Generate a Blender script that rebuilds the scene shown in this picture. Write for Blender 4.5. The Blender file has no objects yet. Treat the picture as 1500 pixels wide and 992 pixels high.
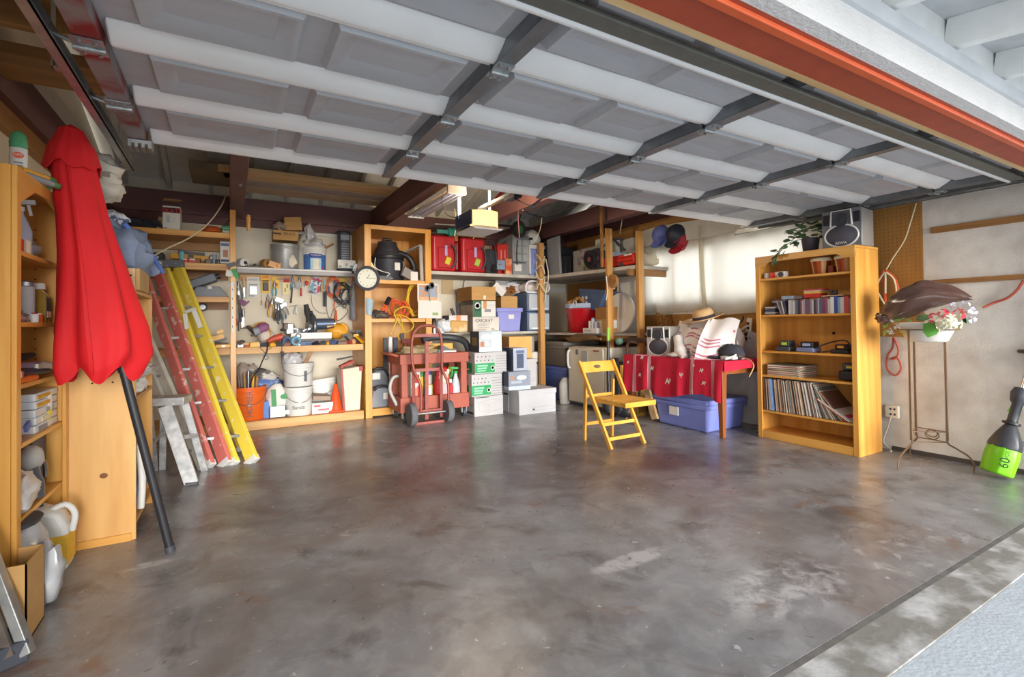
import bpy, bmesh, math, random
from mathutils import Vector, Matrix, Euler
C = bpy.context.scene
COL = C.collection
R = math.radians
random.seed(7)
# ------------------------------------------------------------------ camera
cd = bpy.data.cameras.new('camera')
cam = bpy.data.objects.new('camera', cd); COL.objects.link(cam)
cd.sensor_width = 36; cd.lens = 720/1500*36; cd.shift_y = -0.02153; cd.clip_start = .02
cam.matrix_world = Matrix(((.86758832, .00400703, -.49726697, 0), (-.49712603, -.01814405, -.86748862, 0),
                           (-.01249849, .99982735, -.01374957, 1.15), (0, 0, 0, 1)))
C.camera = cam
# ------------------------------------------------------------------ light
W = bpy.data.worlds.new('sky'); C.world = W; W.use_nodes = True
_n = W.node_tree.nodes; _l = W.node_tree.links
bg = _n['Background']
tc = _n.new('ShaderNodeTexCoord'); sx = _n.new('ShaderNodeSeparateXYZ'); rmp = _n.new('ShaderNodeValToRGB')
_l.new(tc.outputs['Generated'], sx.inputs[0]); _l.new(sx.outputs['Z'], rmp.inputs[0]); _l.new(rmp.outputs[0], bg.inputs[0])
rmp.color_ramp.elements[0].color = (1, .985, .955, 1); rmp.color_ramp.elements[0].position = 0
rmp.color_ramp.elements[1].color = (.91, .95, 1, 1); rmp.color_ramp.elements[1].position = .8
bg.inputs[1].default_value = 1.7
sun = bpy.data.objects.new('sun', bpy.data.lights.new('sun', 'SUN')); COL.objects.link(sun)
sun.data.energy = 5.5; sun.data.angle = R(30); sun.data.color = (1, .975, .94)
sun.rotation_euler = Vector((.06, 1, -.11)).to_track_quat('-Z', 'Y').to_euler(); sun.location = (0, -6, 5)
C.view_settings.view_transform = 'Standard'; C.view_settings.look = 'None'
C.view_settings.exposure = 0.5; C.view_settings.gamma = 1
C.view_settings.use_curve_mapping = False

# ------------------------------------------------------------------ materials
def lin(h):
    if not isinstance(h, str): return tuple(h)
    h = h.lstrip('#'); o = []
    for i in (0, 2, 4):
        c = int(h[i:i+2], 16)/255
        o.append(c/12.92 if c < .04045 else ((c+.055)/1.055)**2.4)
    return tuple(o)
MATS = {}
def mat(name, col='#888888', rough=.55, metal=0, var=.1, sc=6, bump=0, bsc=80, trans=0, emit=0, stretch=None, col2=None, detail=4, thr=None, spec=None):
    """principled material; noise-mixed between two tones of the colour"""
    if name in MATS: return MATS[name]
    m = bpy.data.materials.new(name); MATS[name] = m; m.use_nodes = True
    N = m.node_tree.nodes; L = m.node_tree.links; b = N['Principled BSDF']
    c = lin(col)
    b.inputs['Roughness'].default_value = rough; b.inputs['Metallic'].default_value = metal
    if spec is not None: b.inputs['Specular IOR Level'].default_value = spec
    if trans: b.inputs['Transmission Weight'].default_value = trans; b.inputs['IOR'].default_value = 1.2
    if emit: b.inputs['Emission Color'].default_value = (*c, 1); b.inputs['Emission Strength'].default_value = emit
    if var or col2:
        t = N.new('ShaderNodeTexCoord'); mp = N.new('ShaderNodeMapping'); nz = N.new('ShaderNodeTexNoise'); rp = N.new('ShaderNodeValToRGB')
        L.new(t.outputs['Object'], mp.inputs[0]); L.new(mp.outputs[0], nz.inputs[0]); L.new(nz.outputs[0], rp.inputs[0]); L.new(rp.outputs[0], b.inputs['Base Color'])
        if stretch: mp.inputs['Scale'].default_value = stretch
        nz.inputs['Scale'].default_value = sc; nz.inputs['Detail'].default_value = detail
        a = thr or (.3, .7); e = rp.color_ramp.elements; e[0].position, e[1].position = a
        e[0].color = (*[x*(1-var) for x in c], 1)
        e[1].color = (*lin(col2), 1) if col2 else (*[min(1, x*(1+var)) for x in c], 1)
    else: b.inputs['Base Color'].default_value = (*c, 1)
    if bump:
        t = N.new('ShaderNodeTexCoord'); n2 = N.new('ShaderNodeTexNoise'); bp = N.new('ShaderNodeBump')
        n2.inputs['Scale'].default_value = bsc; n2.inputs['Detail'].default_value = 3; bp.inputs['Strength'].default_value = bump; bp.inputs['Distance'].default_value = .01
        L.new(t.outputs['Object'], n2.inputs[0]); L.new(n2.outputs[0], bp.inputs['Height']); L.new(bp.outputs[0], b.inputs['Normal'])
    return m
def wood(name, col, col2, ax='Z', sc=14, rough=.5, bump=.08):
    st = {'X': (.06, 1, 1), 'Y': (1, .06, 1), 'Z': (1, 1, .06)}[ax]
    return mat(name, col, rough=rough, var=.02, sc=sc, stretch=st, col2=col2, detail=6, thr=(.34, .68), bump=bump, bsc=40)
def flat(col, rough=.6): 
    h = col if isinstance(col, str) else '%.2f_%.2f_%.2f' % tuple(col)
    return mat('print_'+h.strip('#')+('' if rough == .6 else '_%d' % (rough*100)), col, rough=rough, var=.08, sc=25)

# ------------------------------------------------------------------ mesh builder
class MB:
    def __init__(s): s.v = []; s.f = []; s.m = []; s.cur = 0
    def mi(s, i): s.cur = i; return s
    def add(s, vs, fs):
        n = len(s.v); s.v += [tuple(v) for v in vs]; s.f += [tuple(n+i for i in f) for f in fs]; s.m += [s.cur]*len(fs); return s
    def box(s, x0, x1, y0, y1, z0, z1):
        if x0 > x1: x0, x1 = x1, x0
        if y0 > y1: y0, y1 = y1, y0
        if z0 > z1: z0, z1 = z1, z0
        return s.add([(x, y, z) for z in (z0, z1) for x, y in ((x0, y0), (x1, y0), (x1, y1), (x0, y1))],
                     [(3, 2, 1, 0), (4, 5, 6, 7), (0, 1, 5, 4), (1, 2, 6, 5), (2, 3, 7, 6), (3, 0, 4, 7)])
    def obox(s, c, d, rot=(0, 0, 0)):
        M = Euler([R(a) for a in rot]).to_matrix(); c = Vector(c); k = MB().box(-d[0]/2, d[0]/2, -d[1]/2, d[1]/2, -d[2]/2, d[2]/2)
        return s.add([c+M@Vector(v) for v in k.v], k.f)
    def bar(s, p, q, w, d, up=(0, 0, 1), w2=None, d2=None):
        """rectangular bar p->q, w across (perp to up), d along up"""
        p, q = Vector(p), Vector(q); a = (q-p).normalized(); u = Vector(up)
        x = a.cross(u)
        if x.length < 1e-4: x = a.cross(Vector((1, 0, 0)))
        x.normalize(); u = x.cross(a)
        vs = []
        for e, ww, dd in ((p, w, d), (q, w2 or w, d2 or d)):
            for i, j in ((-1, -1), (1, -1), (1, 1), (-1, 1)): vs.append(e+x*i*ww/2+u*j*dd/2)
        return s.add(vs, [(3, 2, 1, 0), (4, 5, 6, 7), (0, 1, 5, 4), (1, 2, 6, 5), (2, 3, 7, 6), (3, 0, 4, 7)])
    def tube(s, pts, r, n=8, closed=False, smooth=0):
        P = [Vector(p) for p in pts]
        if smooth: P = catmull(P, smooth, closed)
        rs = r if isinstance(r, (list, tuple)) else [r]*len(P)
        if len(rs) != len(P): rs = [rs[min(len(rs)-1, int(i*len(rs)/len(P)))] for i in range(len(P))]
        ref = None; vs = []; k = len(P)
        for i in range(k):
            a = (P[(i+1) % k]-P[i-1]) if closed else (P[min(i+1, k-1)]-P[max(i-1, 0)])
            a = a.normalized() if a.length > 1e-9 else Vector((0, 0, 1))
            if ref is None: ref = a.orthogonal().normalized()
            else:
                ref = ref-a*ref.dot(a); ref = ref.normalized() if ref.length > 1e-6 else a.orthogonal().normalized()
            b = a.cross(ref)
            vs += [P[i]+(ref*math.cos(t)+b*math.sin(t))*rs[i] for t in [2*math.pi*j/n for j in range(n)]]
        fs = []
        for i in range(k if closed else k-1):
            for j in range(n):
                A, B = i*n, ((i+1) % k)*n; fs.append((A+j, A+(j+1) % n, B+(j+1) % n, B+j))
        if not closed: fs += [tuple(range(n))[::-1], tuple((k-1)*n+j for j in range(n))]
        return s.add(vs, fs)
    def cyl(s, p, q, r0, r1=None, n=14): return s.tube([p, q], [r0, r0 if r1 is None else r1], n)
    def lathe(s, prof, c=(0, 0, 0), n=20, rot=None, sx=1, sy=1):
        M = Euler([R(a) for a in rot]).to_matrix() if rot else Matrix.Identity(3); c = Vector(c); vs = []; fs = []
        for r, z in prof: vs += [c+M@Vector((r*sx*math.cos(2*math.pi*j/n), r*sy*math.sin(2*math.pi*j/n), z)) for j in range(n)]
        for i in range(len(prof)-1):
            for j in range(n): fs.append((i*n+j, i*n+(j+1) % n, (i+1)*n+(j+1) % n, (i+1)*n+j))
        if prof[0][0] > 1e-6: fs.append(tuple(range(n))[::-1])
        if prof[-1][0] > 1e-6: fs.append(tuple((len(prof)-1)*n+j for j in range(n)))
        return s.add(vs, fs)
    def prism(s, poly, a0, a1, ax='Y'):
        """2-D polygon extruded: ax Y -> poly is (x,z), X -> (y,z), Z -> (x,y)"""
        f = {'Y': lambda p, a: (p[0], a, p[1]), 'X': lambda p, a: (a, p[0], p[1]), 'Z': lambda p, a: (p[0], p[1], a)}[ax]
        n = len(poly)
        return s.add([f(p, a0) for p in poly]+[f(p, a1) for p in poly], [tuple(range(n))[::-1], tuple(range(n, 2*n))]+[(i, (i+1) % n, n+(i+1) % n, n+i) for i in range(n)])
    def sheet(s, fn, nu, nv, th=0, closed=False):
        """surface fn(u,v); th>0 gives it thickness along its normals"""
        g = [[Vector(fn(i/nu, j/nv)) for j in range(nv+1)] for i in range(nu+1)]
        def q(o): return [(o+i*(nv+1)+j, o+(i+1)*(nv+1)+j, o+(i+1)*(nv+1)+j+1, o+i*(nv+1)+j+1) for i in range(nu) for j in range(nv)]
        vs = [p for r in g for p in r]; fs = q(0)
        if th:
            o = len(vs); nn = []
            for i in range(nu+1):
                for j in range(nv+1):
                    a = g[min(i+1, nu)][j]-g[max(i-1, 0)][j]; b = g[i][min(j+1, nv)]-g[i][max(j-1, 0)]; k = a.cross(b)
                    nn.append(k.normalized() if k.length > 1e-9 else Vector((0, 0, 1)))
            vs = vs+[p-n*th for p, n in zip(vs, nn)]
            fs = fs+[f[::-1] for f in q(o)]
            e = [i*(nv+1) for i in range(nu+1)]+[nu*(nv+1)+j for j in range(1, nv+1)]+[i*(nv+1)+nv for i in range(nu-1, -1, -1)]+[j for j in range(nv-1, 0, -1)]
            fs += [(e[i], o+e[i], o+e[(i+1) % len(e)], e[(i+1) % len(e)]) for i in range(len(e))]
        return s.add(vs, fs)
    def blob(s, c, d, seed=0, amp=.15, n=22, m=14, fr=2.2, rot=(0, 0, 0), flat=None):
        """lumpy ellipsoid (bags, cloth bundles)"""
        from mathutils import noise
        M = Euler([R(a) for a in rot]).to_matrix(); c = Vector(c); vs = []; fs = []
        for i in range(m+1):
            th = math.pi*i/m
            for j in range(n):
                p = Vector((math.sin(th)*math.cos(2*math.pi*j/n), math.sin(th)*math.sin(2*math.pi*j/n), -math.cos(th)))
                k = 1+amp*noise.noise(p*fr+Vector((seed*3.1, seed*1.7, 0)))*2+amp*.6*noise.noise(p*fr*2.7+Vector((0, seed*2.3, 5)))
                p = Vector((p.x*d[0]/2, p.y*d[1]/2, p.z*d[2]/2))*k
                if flat is not None and p.z < -d[2]/2*flat: p.z = -d[2]/2*flat
                vs.append(c+M@p)
        for i in range(m):
            for j in range(n): fs.append((i*n+j, i*n+(j+1) % n, (i+1)*n+(j+1) % n, (i+1)*n+j))
        return s.add(vs, fs)
    def put(s, o, M=None):
        n = len(s.v); s.v += [tuple(M@Vector(v)) for v in o.v] if M else o.v; s.f += [tuple(n+i for i in f) for f in o.f]; s.m += [i+s.cur for i in o.m]; return s
    def text(s, t, pos, size, face='back', ex=.0008, rot=0, sxy=1):
        vs, fs = TXT[t]
        F = {'back': Euler((R(90), 0, 0)), 'right': Euler((R(90), 0, R(-90))), 'left': Euler((R(90), 0, R(90))), 'top': Euler((0, 0, 0)), 'front': Euler((R(90), 0, R(180)))}[face].to_matrix().to_4x4() if isinstance(face, str) else face
        M = Matrix.Translation(pos)@F@Matrix.Rotation(R(rot), 4, 'Z')@Matrix.Diagonal((size*sxy, size, ex, 1))
        return s.add([M@Vector(v) for v in vs], fs)
    def xf(s, M): s.v = [tuple(M@Vector(v)) for v in s.v]; return s
    def about(s, c, rot):
        return s.xf(Matrix.Translation(c)@Euler([R(a) for a in rot]).to_matrix().to_4x4()@Matrix.Translation(-Vector(c)))
def catmull(P, k, closed=False):
    o = []; n = len(P)
    for i in range(n if closed else n-1):
        a, b, c, d = (P[i-1], P[i], P[(i+1) % n], P[(i+2) % n]) if closed else (P[max(i-1, 0)], P[i], P[i+1], P[min(i+2, n-1)])
        for j in range(k):
            t = j/k; o.append(.5*((2*b)+(c-a)*t+(2*a-5*b+4*c-d)*t*t+(3*b-a-3*c+d)*t**3))
    if not closed: o.append(P[-1])
    return o
def B(*a): return MB().box(*a)
TXT = {}
def texts(*ts):
    for t in ts:
        cu = bpy.data.curves.new('t', 'FONT'); cu.body = t; cu.align_x = 'CENTER'; cu.align_y = 'CENTER'; cu.extrude = .5; cu.resolution_u = 2
        o = bpy.data.objects.new('t', cu); COL.objects.link(o)
        me = bpy.data.meshes.new_from_object(o.evaluated_get(bpy.context.evaluated_depsgraph_get()))
        TXT[t] = ([tuple(v.co) for v in me.vertices], [tuple(p.vertices) for p in me.polygons])
        bpy.data.objects.remove(o); bpy.data.curves.remove(cu); bpy.data.meshes.remove(me)
def mkobj(name, mb, mats, loc=(0, 0, 0), rz=0, bevel=0, sub=0, ang=52):
    me = bpy.data.meshes.new(name)
    if any(loc) or rz:
        M = (Matrix.Translation(loc)@Matrix.Rotation(rz, 4, 'Z')).inverted(); vs = [tuple(M@Vector(v)) for v in mb.v]
    else: vs = mb.v
    me.from_pydata(vs, [], mb.f)
    for m in (mats if isinstance(mats, (list, tuple)) else [mats]): me.materials.append(m)
    me.polygons.foreach_set('material_index', mb.m); me.polygons.foreach_set('use_smooth', [True]*len(mb.f))
    bm = bmesh.new(); bm.from_mesh(me); bmesh.ops.recalc_face_normals(bm, faces=bm.faces); bm.to_mesh(me); bm.free()
    me.set_sharp_from_angle(angle=R(ang))
    o = bpy.data.objects.new(name, me); COL.objects.link(o)
    if bevel:
        md = o.modifiers.new('bevel', 'BEVEL'); md.width = bevel; md.segments = 2; md.limit_method = 'ANGLE'; md.angle_limit = R(40)
    if sub:
        md = o.modifiers.new('sub', 'SUBSURF'); md.levels = sub; md.render_levels = sub
    return o
def tag(o, label, cat, group=None):
    o['label'] = label; o['category'] = cat
    if group: o['group'] = group
    return o
class T:
    """a thing: an Empty at its base; part() adds child meshes given in world coordinates"""
    def __init__(s, name, label, cat, loc, rz=0, group=None):
        s.o = bpy.data.objects.new(name, None); COL.objects.link(s.o); s.loc = tuple(loc); s.rz = R(rz)
        s.o.location = loc; s.o.rotation_euler = (0, 0, s.rz); s.o.empty_display_size = .05; tag(s.o, label, cat, group)
    def part(s, name, mb, mats, parent=None, label=None, bevel=0, sub=0, stuff=False, local=False):
        o = mkobj(name, mb, mats, (0, 0, 0) if local else s.loc, 0 if local else s.rz, bevel, sub); o.parent = parent or s.o
        if label: o['label'] = label
        if stuff: o['kind'] = 'stuff'
        return o
def dup(t, loc, rz, label, group=None):
    r = t.o.copy(); COL.objects.link(r); r.location = loc; r.rotation_euler = (0, 0, R(rz)); r['label'] = label
    if group: r['group'] = group
    for ch in list(t.o.children):
        c = ch.copy(); COL.objects.link(c); c.parent = r
        for g in list(ch.children):
            d = g.copy(); COL.objects.link(d); d.parent = c
    return r
def solo(name, mb, mats, label, cat, group=None, bevel=0, sub=0, stuff=False):
    xs = [v[0] for v in mb.v]; ys = [v[1] for v in mb.v]; zs = [v[2] for v in mb.v]
    l = ((min(xs)+max(xs))/2, (min(ys)+max(ys))/2, min(zs))
    o = mkobj(name, mb, mats, l, 0, bevel, sub); o.location = l; tag(o, label, cat, group)
    if stuff: o['kind'] = 'stuff'
    return o
def struct(name, mb, mats, parent=None, bevel=0):
    o = mkobj(name, mb, mats, bevel=bevel)
    if parent: o.parent = parent
    else: o['kind'] = 'structure'
    return o
texts('1', '10', '11', '12', '2', '20', '3', '4', '5', '6', '60', '7', '8', '9', 'AIWA', 'BRASS', 'CRICKET', 'HOMER', 'INTERIOR', 'OFF!', 'SKATE', 'SUPERIOR', 'Sands', 'VOLT')
# ------------------------------------------------------------------ setting materials
XL, XR, YB, YF = -1.15, 5.03, 6.9, 6.16
def floor_mat():
    m = bpy.data.materials.new('stained_concrete'); m.use_nodes = True; N = m.node_tree.nodes; L = m.node_tree.links; b = N['Principled BSDF']
    t = N.new('ShaderNodeTexCoord')
    def nz(sc, det=6, dist=0, off=0, st=None):
        mp = N.new('ShaderNodeMapping'); mp.inputs['Location'].default_value = (off, off*.7, 0); L.new(t.outputs['Object'], mp.inputs[0])
        if st: mp.inputs['Scale'].default_value = st
        n = N.new('ShaderNodeTexNoise'); n.inputs['Scale'].default_value = sc; n.inputs['Detail'].default_value = det; n.inputs['Distortion'].default_value = dist; n.inputs['Roughness'].default_value = .62
        L.new(mp.outputs[0], n.inputs[0]); return n.outputs[0]
    def ramp(s, a, b2, c0=0, c1=1):
        r = N.new('ShaderNodeValToRGB'); L.new(s, r.inputs[0]); e = r.color_ramp.elements; e[0].position, e[1].position = a, b2
        e[0].color = (c0, c0, c0, 1); e[1].color = (c1, c1, c1, 1); return r.outputs[0]
    def mix(f, A, Bc):
        x = N.new('ShaderNodeMix'); x.data_type = 'RGBA'; L.new(f, x.inputs[0])
        for i, v in ((6, A), (7, Bc)):
            if isinstance(v, str): x.inputs[i].default_value = (*lin(v), 1)
            else: L.new(v, x.inputs[i])
        return x.outputs[2]
    def mul(a, c):
        x = N.new('ShaderNodeMath'); x.operation = 'MULTIPLY'; L.new(a, x.inputs[0])
        if isinstance(c, float): x.inputs[1].default_value = c
        else: L.new(c, x.inputs[1])
        return x.outputs[0]
    def disc(x, y, rx, ry):
        mp = N.new('ShaderNodeMapping'); mp.inputs['Location'].default_value = (-x/rx, -y/ry, 0); mp.inputs['Scale'].default_value = (1/rx, 1/ry, 1); L.new(t.outputs['Object'], mp.inputs[0])
        g = N.new('ShaderNodeTexGradient'); g.gradient_type = 'SPHERICAL'; L.new(mp.outputs[0], g.inputs[0]); return ramp(g.outputs[0], .0, .35)
    c = mix(ramp(nz(1.0, 9, .5), .36, .66), '#757578', '#9a9b9f')
    c = mix(mul(ramp(nz(6, 9, .4, 5), .42, .72), .6), c, '#aeaeae')
    c = mix(mul(ramp(nz(1.3, 7, .7, 11), .48, .68), .6), c, '#6d5c50')
    c = mix(mul(ramp(nz(2.6, 9, 1.1, 23), .54, .68), .75), c, '#57524f')
    for x, y, rx, ry, k in ((1.033, 3.886, 2.4, 1.1, .75), (2.319, 3.295, 1.7, .9, .7), (3.095, 2.588, .8, .55, .6)):
        c = mix(mul(mul(disc(x, y, rx, ry), ramp(nz(1.7, 8, .8, x), .34, .6)), k), c, '#57494a')
    c = mix(mul(ramp(nz(3.3, 8, .9, 41), .6, .7), .55), c, '#80583e')
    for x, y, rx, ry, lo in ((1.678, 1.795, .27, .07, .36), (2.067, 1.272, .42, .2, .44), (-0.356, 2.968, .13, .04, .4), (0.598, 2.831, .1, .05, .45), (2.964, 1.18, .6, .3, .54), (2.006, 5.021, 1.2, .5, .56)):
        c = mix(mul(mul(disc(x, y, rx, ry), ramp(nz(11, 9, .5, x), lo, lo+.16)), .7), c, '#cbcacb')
    c = mix(mul(ramp(nz(20, 4, .3, 3), .66, .7), .6), c, '#d5d3d2')
    c = mix(mul(ramp(nz(9, 6, 1.5, 17), .67, .71), .7), c, '#45403e')
    L.new(c, b.inputs['Base Color'])
    L.new(ramp(nz(1.6, 6, .5, 7), .3, .7, .2, .42), b.inputs['Roughness']); b.inputs['Specular IOR Level'].default_value = .62
    bp = N.new('ShaderNodeBump'); bp.inputs['Strength'].default_value = .12; bp.inputs['Distance'].default_value = .01; L.new(nz(14, 6), bp.inputs['Height']); L.new(bp.outputs[0], b.inputs['Normal'])
    return m
M_floor = floor_mat()
M_apron = mat('worn_painted_concrete', '#8e8c86', rough=.75, col2='#c3c4c4', sc=7, detail=9, thr=(.44, .66), var=.12, bump=.25, bsc=30)
M_drive = mat('painted_driveway', '#b9c3cc', rough=.75, var=.06, sc=5, bump=.25, bsc=70)
M_wall = mat('cream_drywall', '#dcd2bd', rough=.85, var=.06, sc=2.5, bump=.06, bsc=120)
M_wallr = mat('textured_plaster', '#d3cdc4', rough=.85, col2='#e0dcd4', sc=9, thr=(.3, .62), var=.02, bump=.3, bsc=70)
M_brown = mat('brown_painted_timber', '#6e4a48', rough=.6, var=.12, sc=5, bump=.1, bsc=30, stretch=(.3, .3, 1))
M_deck = mat('grey_roof_board', '#e2e0d9', rough=.8, var=.08, sc=6, bump=.15, bsc=50)
M_batten = mat('whitewashed_rafter', '#cbc8bf', rough=.8, var=.1, sc=8, bump=.1)
M_stucco = mat('white_stucco', '#d2d0cd', rough=.9, var=.03, sc=10, bump=.55, bsc=90)
M_whitew = mat('white_painted_wood', '#e8e7e3', rough=.6, var=.05, sc=9, bump=.08)
M_redbeam = mat('rust_red_painted_wood', '#a8482f', rough=.55, var=.1, sc=9, bump=.08)
M_raw = wood('raw_pine', '#c09a68', '#dfc08d', 'X')
M_pineX = wood('pine_x', '#b9854a', '#d9aa66', 'X'); M_pineY = wood('pine_y', '#b9854a', '#d9aa66', 'Y'); M_pineZ = wood('pine_z', '#b07a3c', '#d3a05c', 'Z')
M_honX = wood('honey_x', '#d08f3a', '#e5ac58', 'X', rough=.35); M_honY = wood('honey_y', '#d08f3a', '#e5ac58', 'Y', rough=.35); M_honZ = wood('honey_z', '#d08f3a', '#e5ac58', 'Z', rough=.35)
M_oldY = wood('aged_timber_y', '#8a5f33', '#b08048', 'Y'); M_oldX = wood('aged_timber_x', '#8a5f33', '#b08048', 'X')
M_osb = mat('osb_board', '#b88a4e', rough=.8, col2='#d9b47b', sc=30, var=.2, bump=.3)
M_galv = mat('galvanised_steel', '#a9adad', rough=.38, metal=.75, var=.2, sc=14, bump=.05)
M_dgalv = mat('dull_galvanised_steel', '#82868a', rough=.45, metal=.6, var=.15, sc=10)
M_door = mat('door_white_shaded', '#b9bbbf', rough=.55, var=.05, sc=3, stretch=(1, 8, 1))  # door white darkened, the shade on the panels put into the colour
M_rib = mat('door_white_lit', '#f0f0ee', rough=.4, var=.04, sc=4)  # same door paint lightened, so the rails look lit by colour
M_dark = mat('dark_void', '#2a2422', rough=.9, var=.2)
M_peg = mat('pegboard_brown', '#a9783a', rough=.75, var=.1, sc=12, stretch=(1, 1, .3))
M_hole = mat('peg_hole', '#4a3014', rough=1, var=0)
M_black = mat('black_plastic', '#26262a', rough=.42, var=.15); M_dkgrey = mat('charcoal_plastic', '#3f4248', rough=.5, var=.12)
M_white = mat('white_plastic', '#dad9d4', rough=.45, var=.04); M_chrome = mat('chrome', '#c8c8c8', rough=.2, metal=1, var=.05)
M_rope = mat('cotton_cable', '#dccfae', rough=.9, var=.1, sc=60)
# ------------------------------------------------------------------ floor, apron, driveway
struct('floor', B(XL, XR, .985, YB, -.12, 0), M_floor)
struct('trim_1', B(XL, XR, .79, .965, -.12, -.001), M_apron, bevel=.004)
struct('trim_2', B(XL, XR, .96, .99, -.12, -.0008), mat('joint_grime', '#6b6966', rough=.9, var=.2, sc=20))
struct('ground_1', MB().box(-9, 14, -16, .789, -.2, -.004), M_drive)
# ------------------------------------------------------------------ walls
struct('wall_back', B(XL-.1, XR+.1, YB, YB+.1, 0, 2.95), M_wall)
struct('wall_left', MB().prism([(.8, 0), (YB, 0), (YB, 2.8), (3.9, 3.75), (.8, 2.7)], XL-.1, XL, 'X'), M_wall)
wy0, wy1, wz0, wz1 = 2.75, 5.0, 1.36, 2.08            # window opening in the right wall
w = MB()
w.box(XR, XR+.1, .8, wy0, 0, 2.56).box(XR, XR+.1, wy1, YB, 0, 2.56).box(XR, XR+.1, wy0, wy1, 0, wz0).box(XR, XR+.1, wy0, wy1, wz1, 2.56)
w.prism([(.8, 2.56), (YB, 2.56), (YB, 2.8), (3.9, 3.75), (.8, 2.7)], XR, XR+.1, 'X')
struct('wall_right', w, M_wallr)
fw = MB().box(-1.25, -.62, .8, 1.0, -.1, 2.0).box(4.95, 5.13, .8, 1.0, -.1, 2.0).box(-1.25, 5.13, .82, 1.0, 2.2, 2.9)
struct('wall_front', fw, M_stucco)
win = struct('window_1', MB().box(XR+.02, XR+.08, wy0, wy0+.05, wz0, wz1).box(XR+.02, XR+.08, wy1-.05, wy1, wz0, wz1).box(XR+.02, XR+.08, wy0, wy1, wz0, wz0+.05).box(XR+.02, XR+.08, wy0, wy1, wz1-.05, wz1).box(XR+.02, XR+.08, 3.76, 3.8, wz0, wz1).box(XR+.02, XR+.08, 4.48, 4.52, wz0, wz1), M_whitew)
gl = mat('window_glass', '#ffffff', rough=.02, var=0, trans=1)
struct('window_pane', B(XR+.045, XR+.05, wy0+.05, 3.76, wz0+.05, wz1-.05), gl, win); struct('window_pane', B(XR+.045, XR+.05, 3.8, wy1-.05, wz0+.05, wz1-.05), gl, win)
# wall plates and lower timbers
struct('trim_3', B(XL, XR, YB-.09, YB, 2.47, 2.72), M_brown); struct('trim_4', B(XL, XR, YB-.05, YB, 2.38, 2.47), M_brown)
struct('trim_5', B(XR-.08, XR, 1.0, YB-.09, 2.52, 2.72), M_brown); struct('trim_6', B(XR-.03, XR, 1.0, YB-.09, 2.36, 2.52), M_oldY)
struct('trim_7', B(XL, XL+.1, 1.0, YB-.09, 2.42, 2.66), M_brown); struct('trim_8', B(XL, XL+.05, 1.0, 4.9, 2.3, 2.42), M_oldY)
struct('baseboard_right', B(XR-.012, XR, 1.0, 2.1, 0, .035), mat('grimy_sill', '#4d4742', rough=.9))
struct('baseboard_back', B(2.4, 3.9, YB-.015, YB, 0, .05), mat('grimy_sill'))
# ------------------------------------------------------------------ roof: boards on rafters, ridge over the middle
RS = .32; zr = lambda y: 2.76+RS*(6.9-y) if y > 3.9 else 2.76+RS*3-RS*(3.9-y)
ceil = struct('ceiling', MB().prism([(7.3, zr(7.3)+.1), (3.9, zr(3.9)+.1), (-.6, zr(-.6)+.1), (-.6, zr(-.6)+.14), (3.9, zr(3.9)+.14), (7.3, zr(7.3)+.14)], XL-.3, XR+.3, 'X'), M_deck)
x = XL+.14
while x < XR:
    struct('rafter', MB().bar((x, 6.95, zr(6.95)+.05), (x, 3.92, zr(3.92)+.05), .045, .1), M_batten, ceil)
    struct('rafter', MB().bar((x, 3.88, zr(3.88)+.05), (x, 1.1, zr(1.1)+.05), .045, .1), M_brown, ceil)
    x += .41
for k, x0 in enumerate((0.0, 1.68, 2.95, 4.3)):
    struct('trim_%d' % (9+k), B(x0, x0+.14, 1.05, YB-.09, 2.48, 2.72), M_brown, bevel=.006)
# ------------------------------------------------------------------ front header and eave (seen from below, camera stands under it)
struct('trim_13', B(-1.2, 5.1, .961, .988, 1.995, 2.2), M_raw)
struct('trim_14', B(-1.2, 5.1, .845, .961, 1.997, 2.2), M_redbeam)
struct('trim_15', B(-1.2, 5.1, .815, .845, 1.972, 2.2), mat('sunlit_red_drip_strip', '#cc5a30', rough=.5, var=.08), bevel=.004)  # lip's red brightened to orange, outdoor light painted into its colour
struct('trim_16', B(-1.2, 5.1, .8, .815, 1.984, 2.2), M_redbeam)
struct('trim_17', B(-1.25, 5.13, .755, .8, 1.984, 2.085), M_stucco)
struct('trim_18', B(-1.25, 5.13, .74, .80, 2.085, 2.14), mat('grey_painted_trim', '#c4c6c8', rough=.7, var=.08))
fr = B(-1.25, 5.13, .77, .80, 2.14, 2.36)
struct('trim_19', fr, M_whitew)
ev = struct('ceiling_eave', MB().prism([(.8, 2.27), (-.75, 2.02), (-.75, 2.05), (.8, 2.3)], -1.25, 5.13, 'X'), mat('grey_eave_board', '#c6c7c8', rough=.8, var=.1, sc=9, bump=.1))
x = -1.02
while x < 5.1:
    struct('eave_rafter', MB().bar((x, .77, 2.21), (x, -.72, 1.972), .045, .11), M_whitew, ev, bevel=.003)
    x += .48
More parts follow.
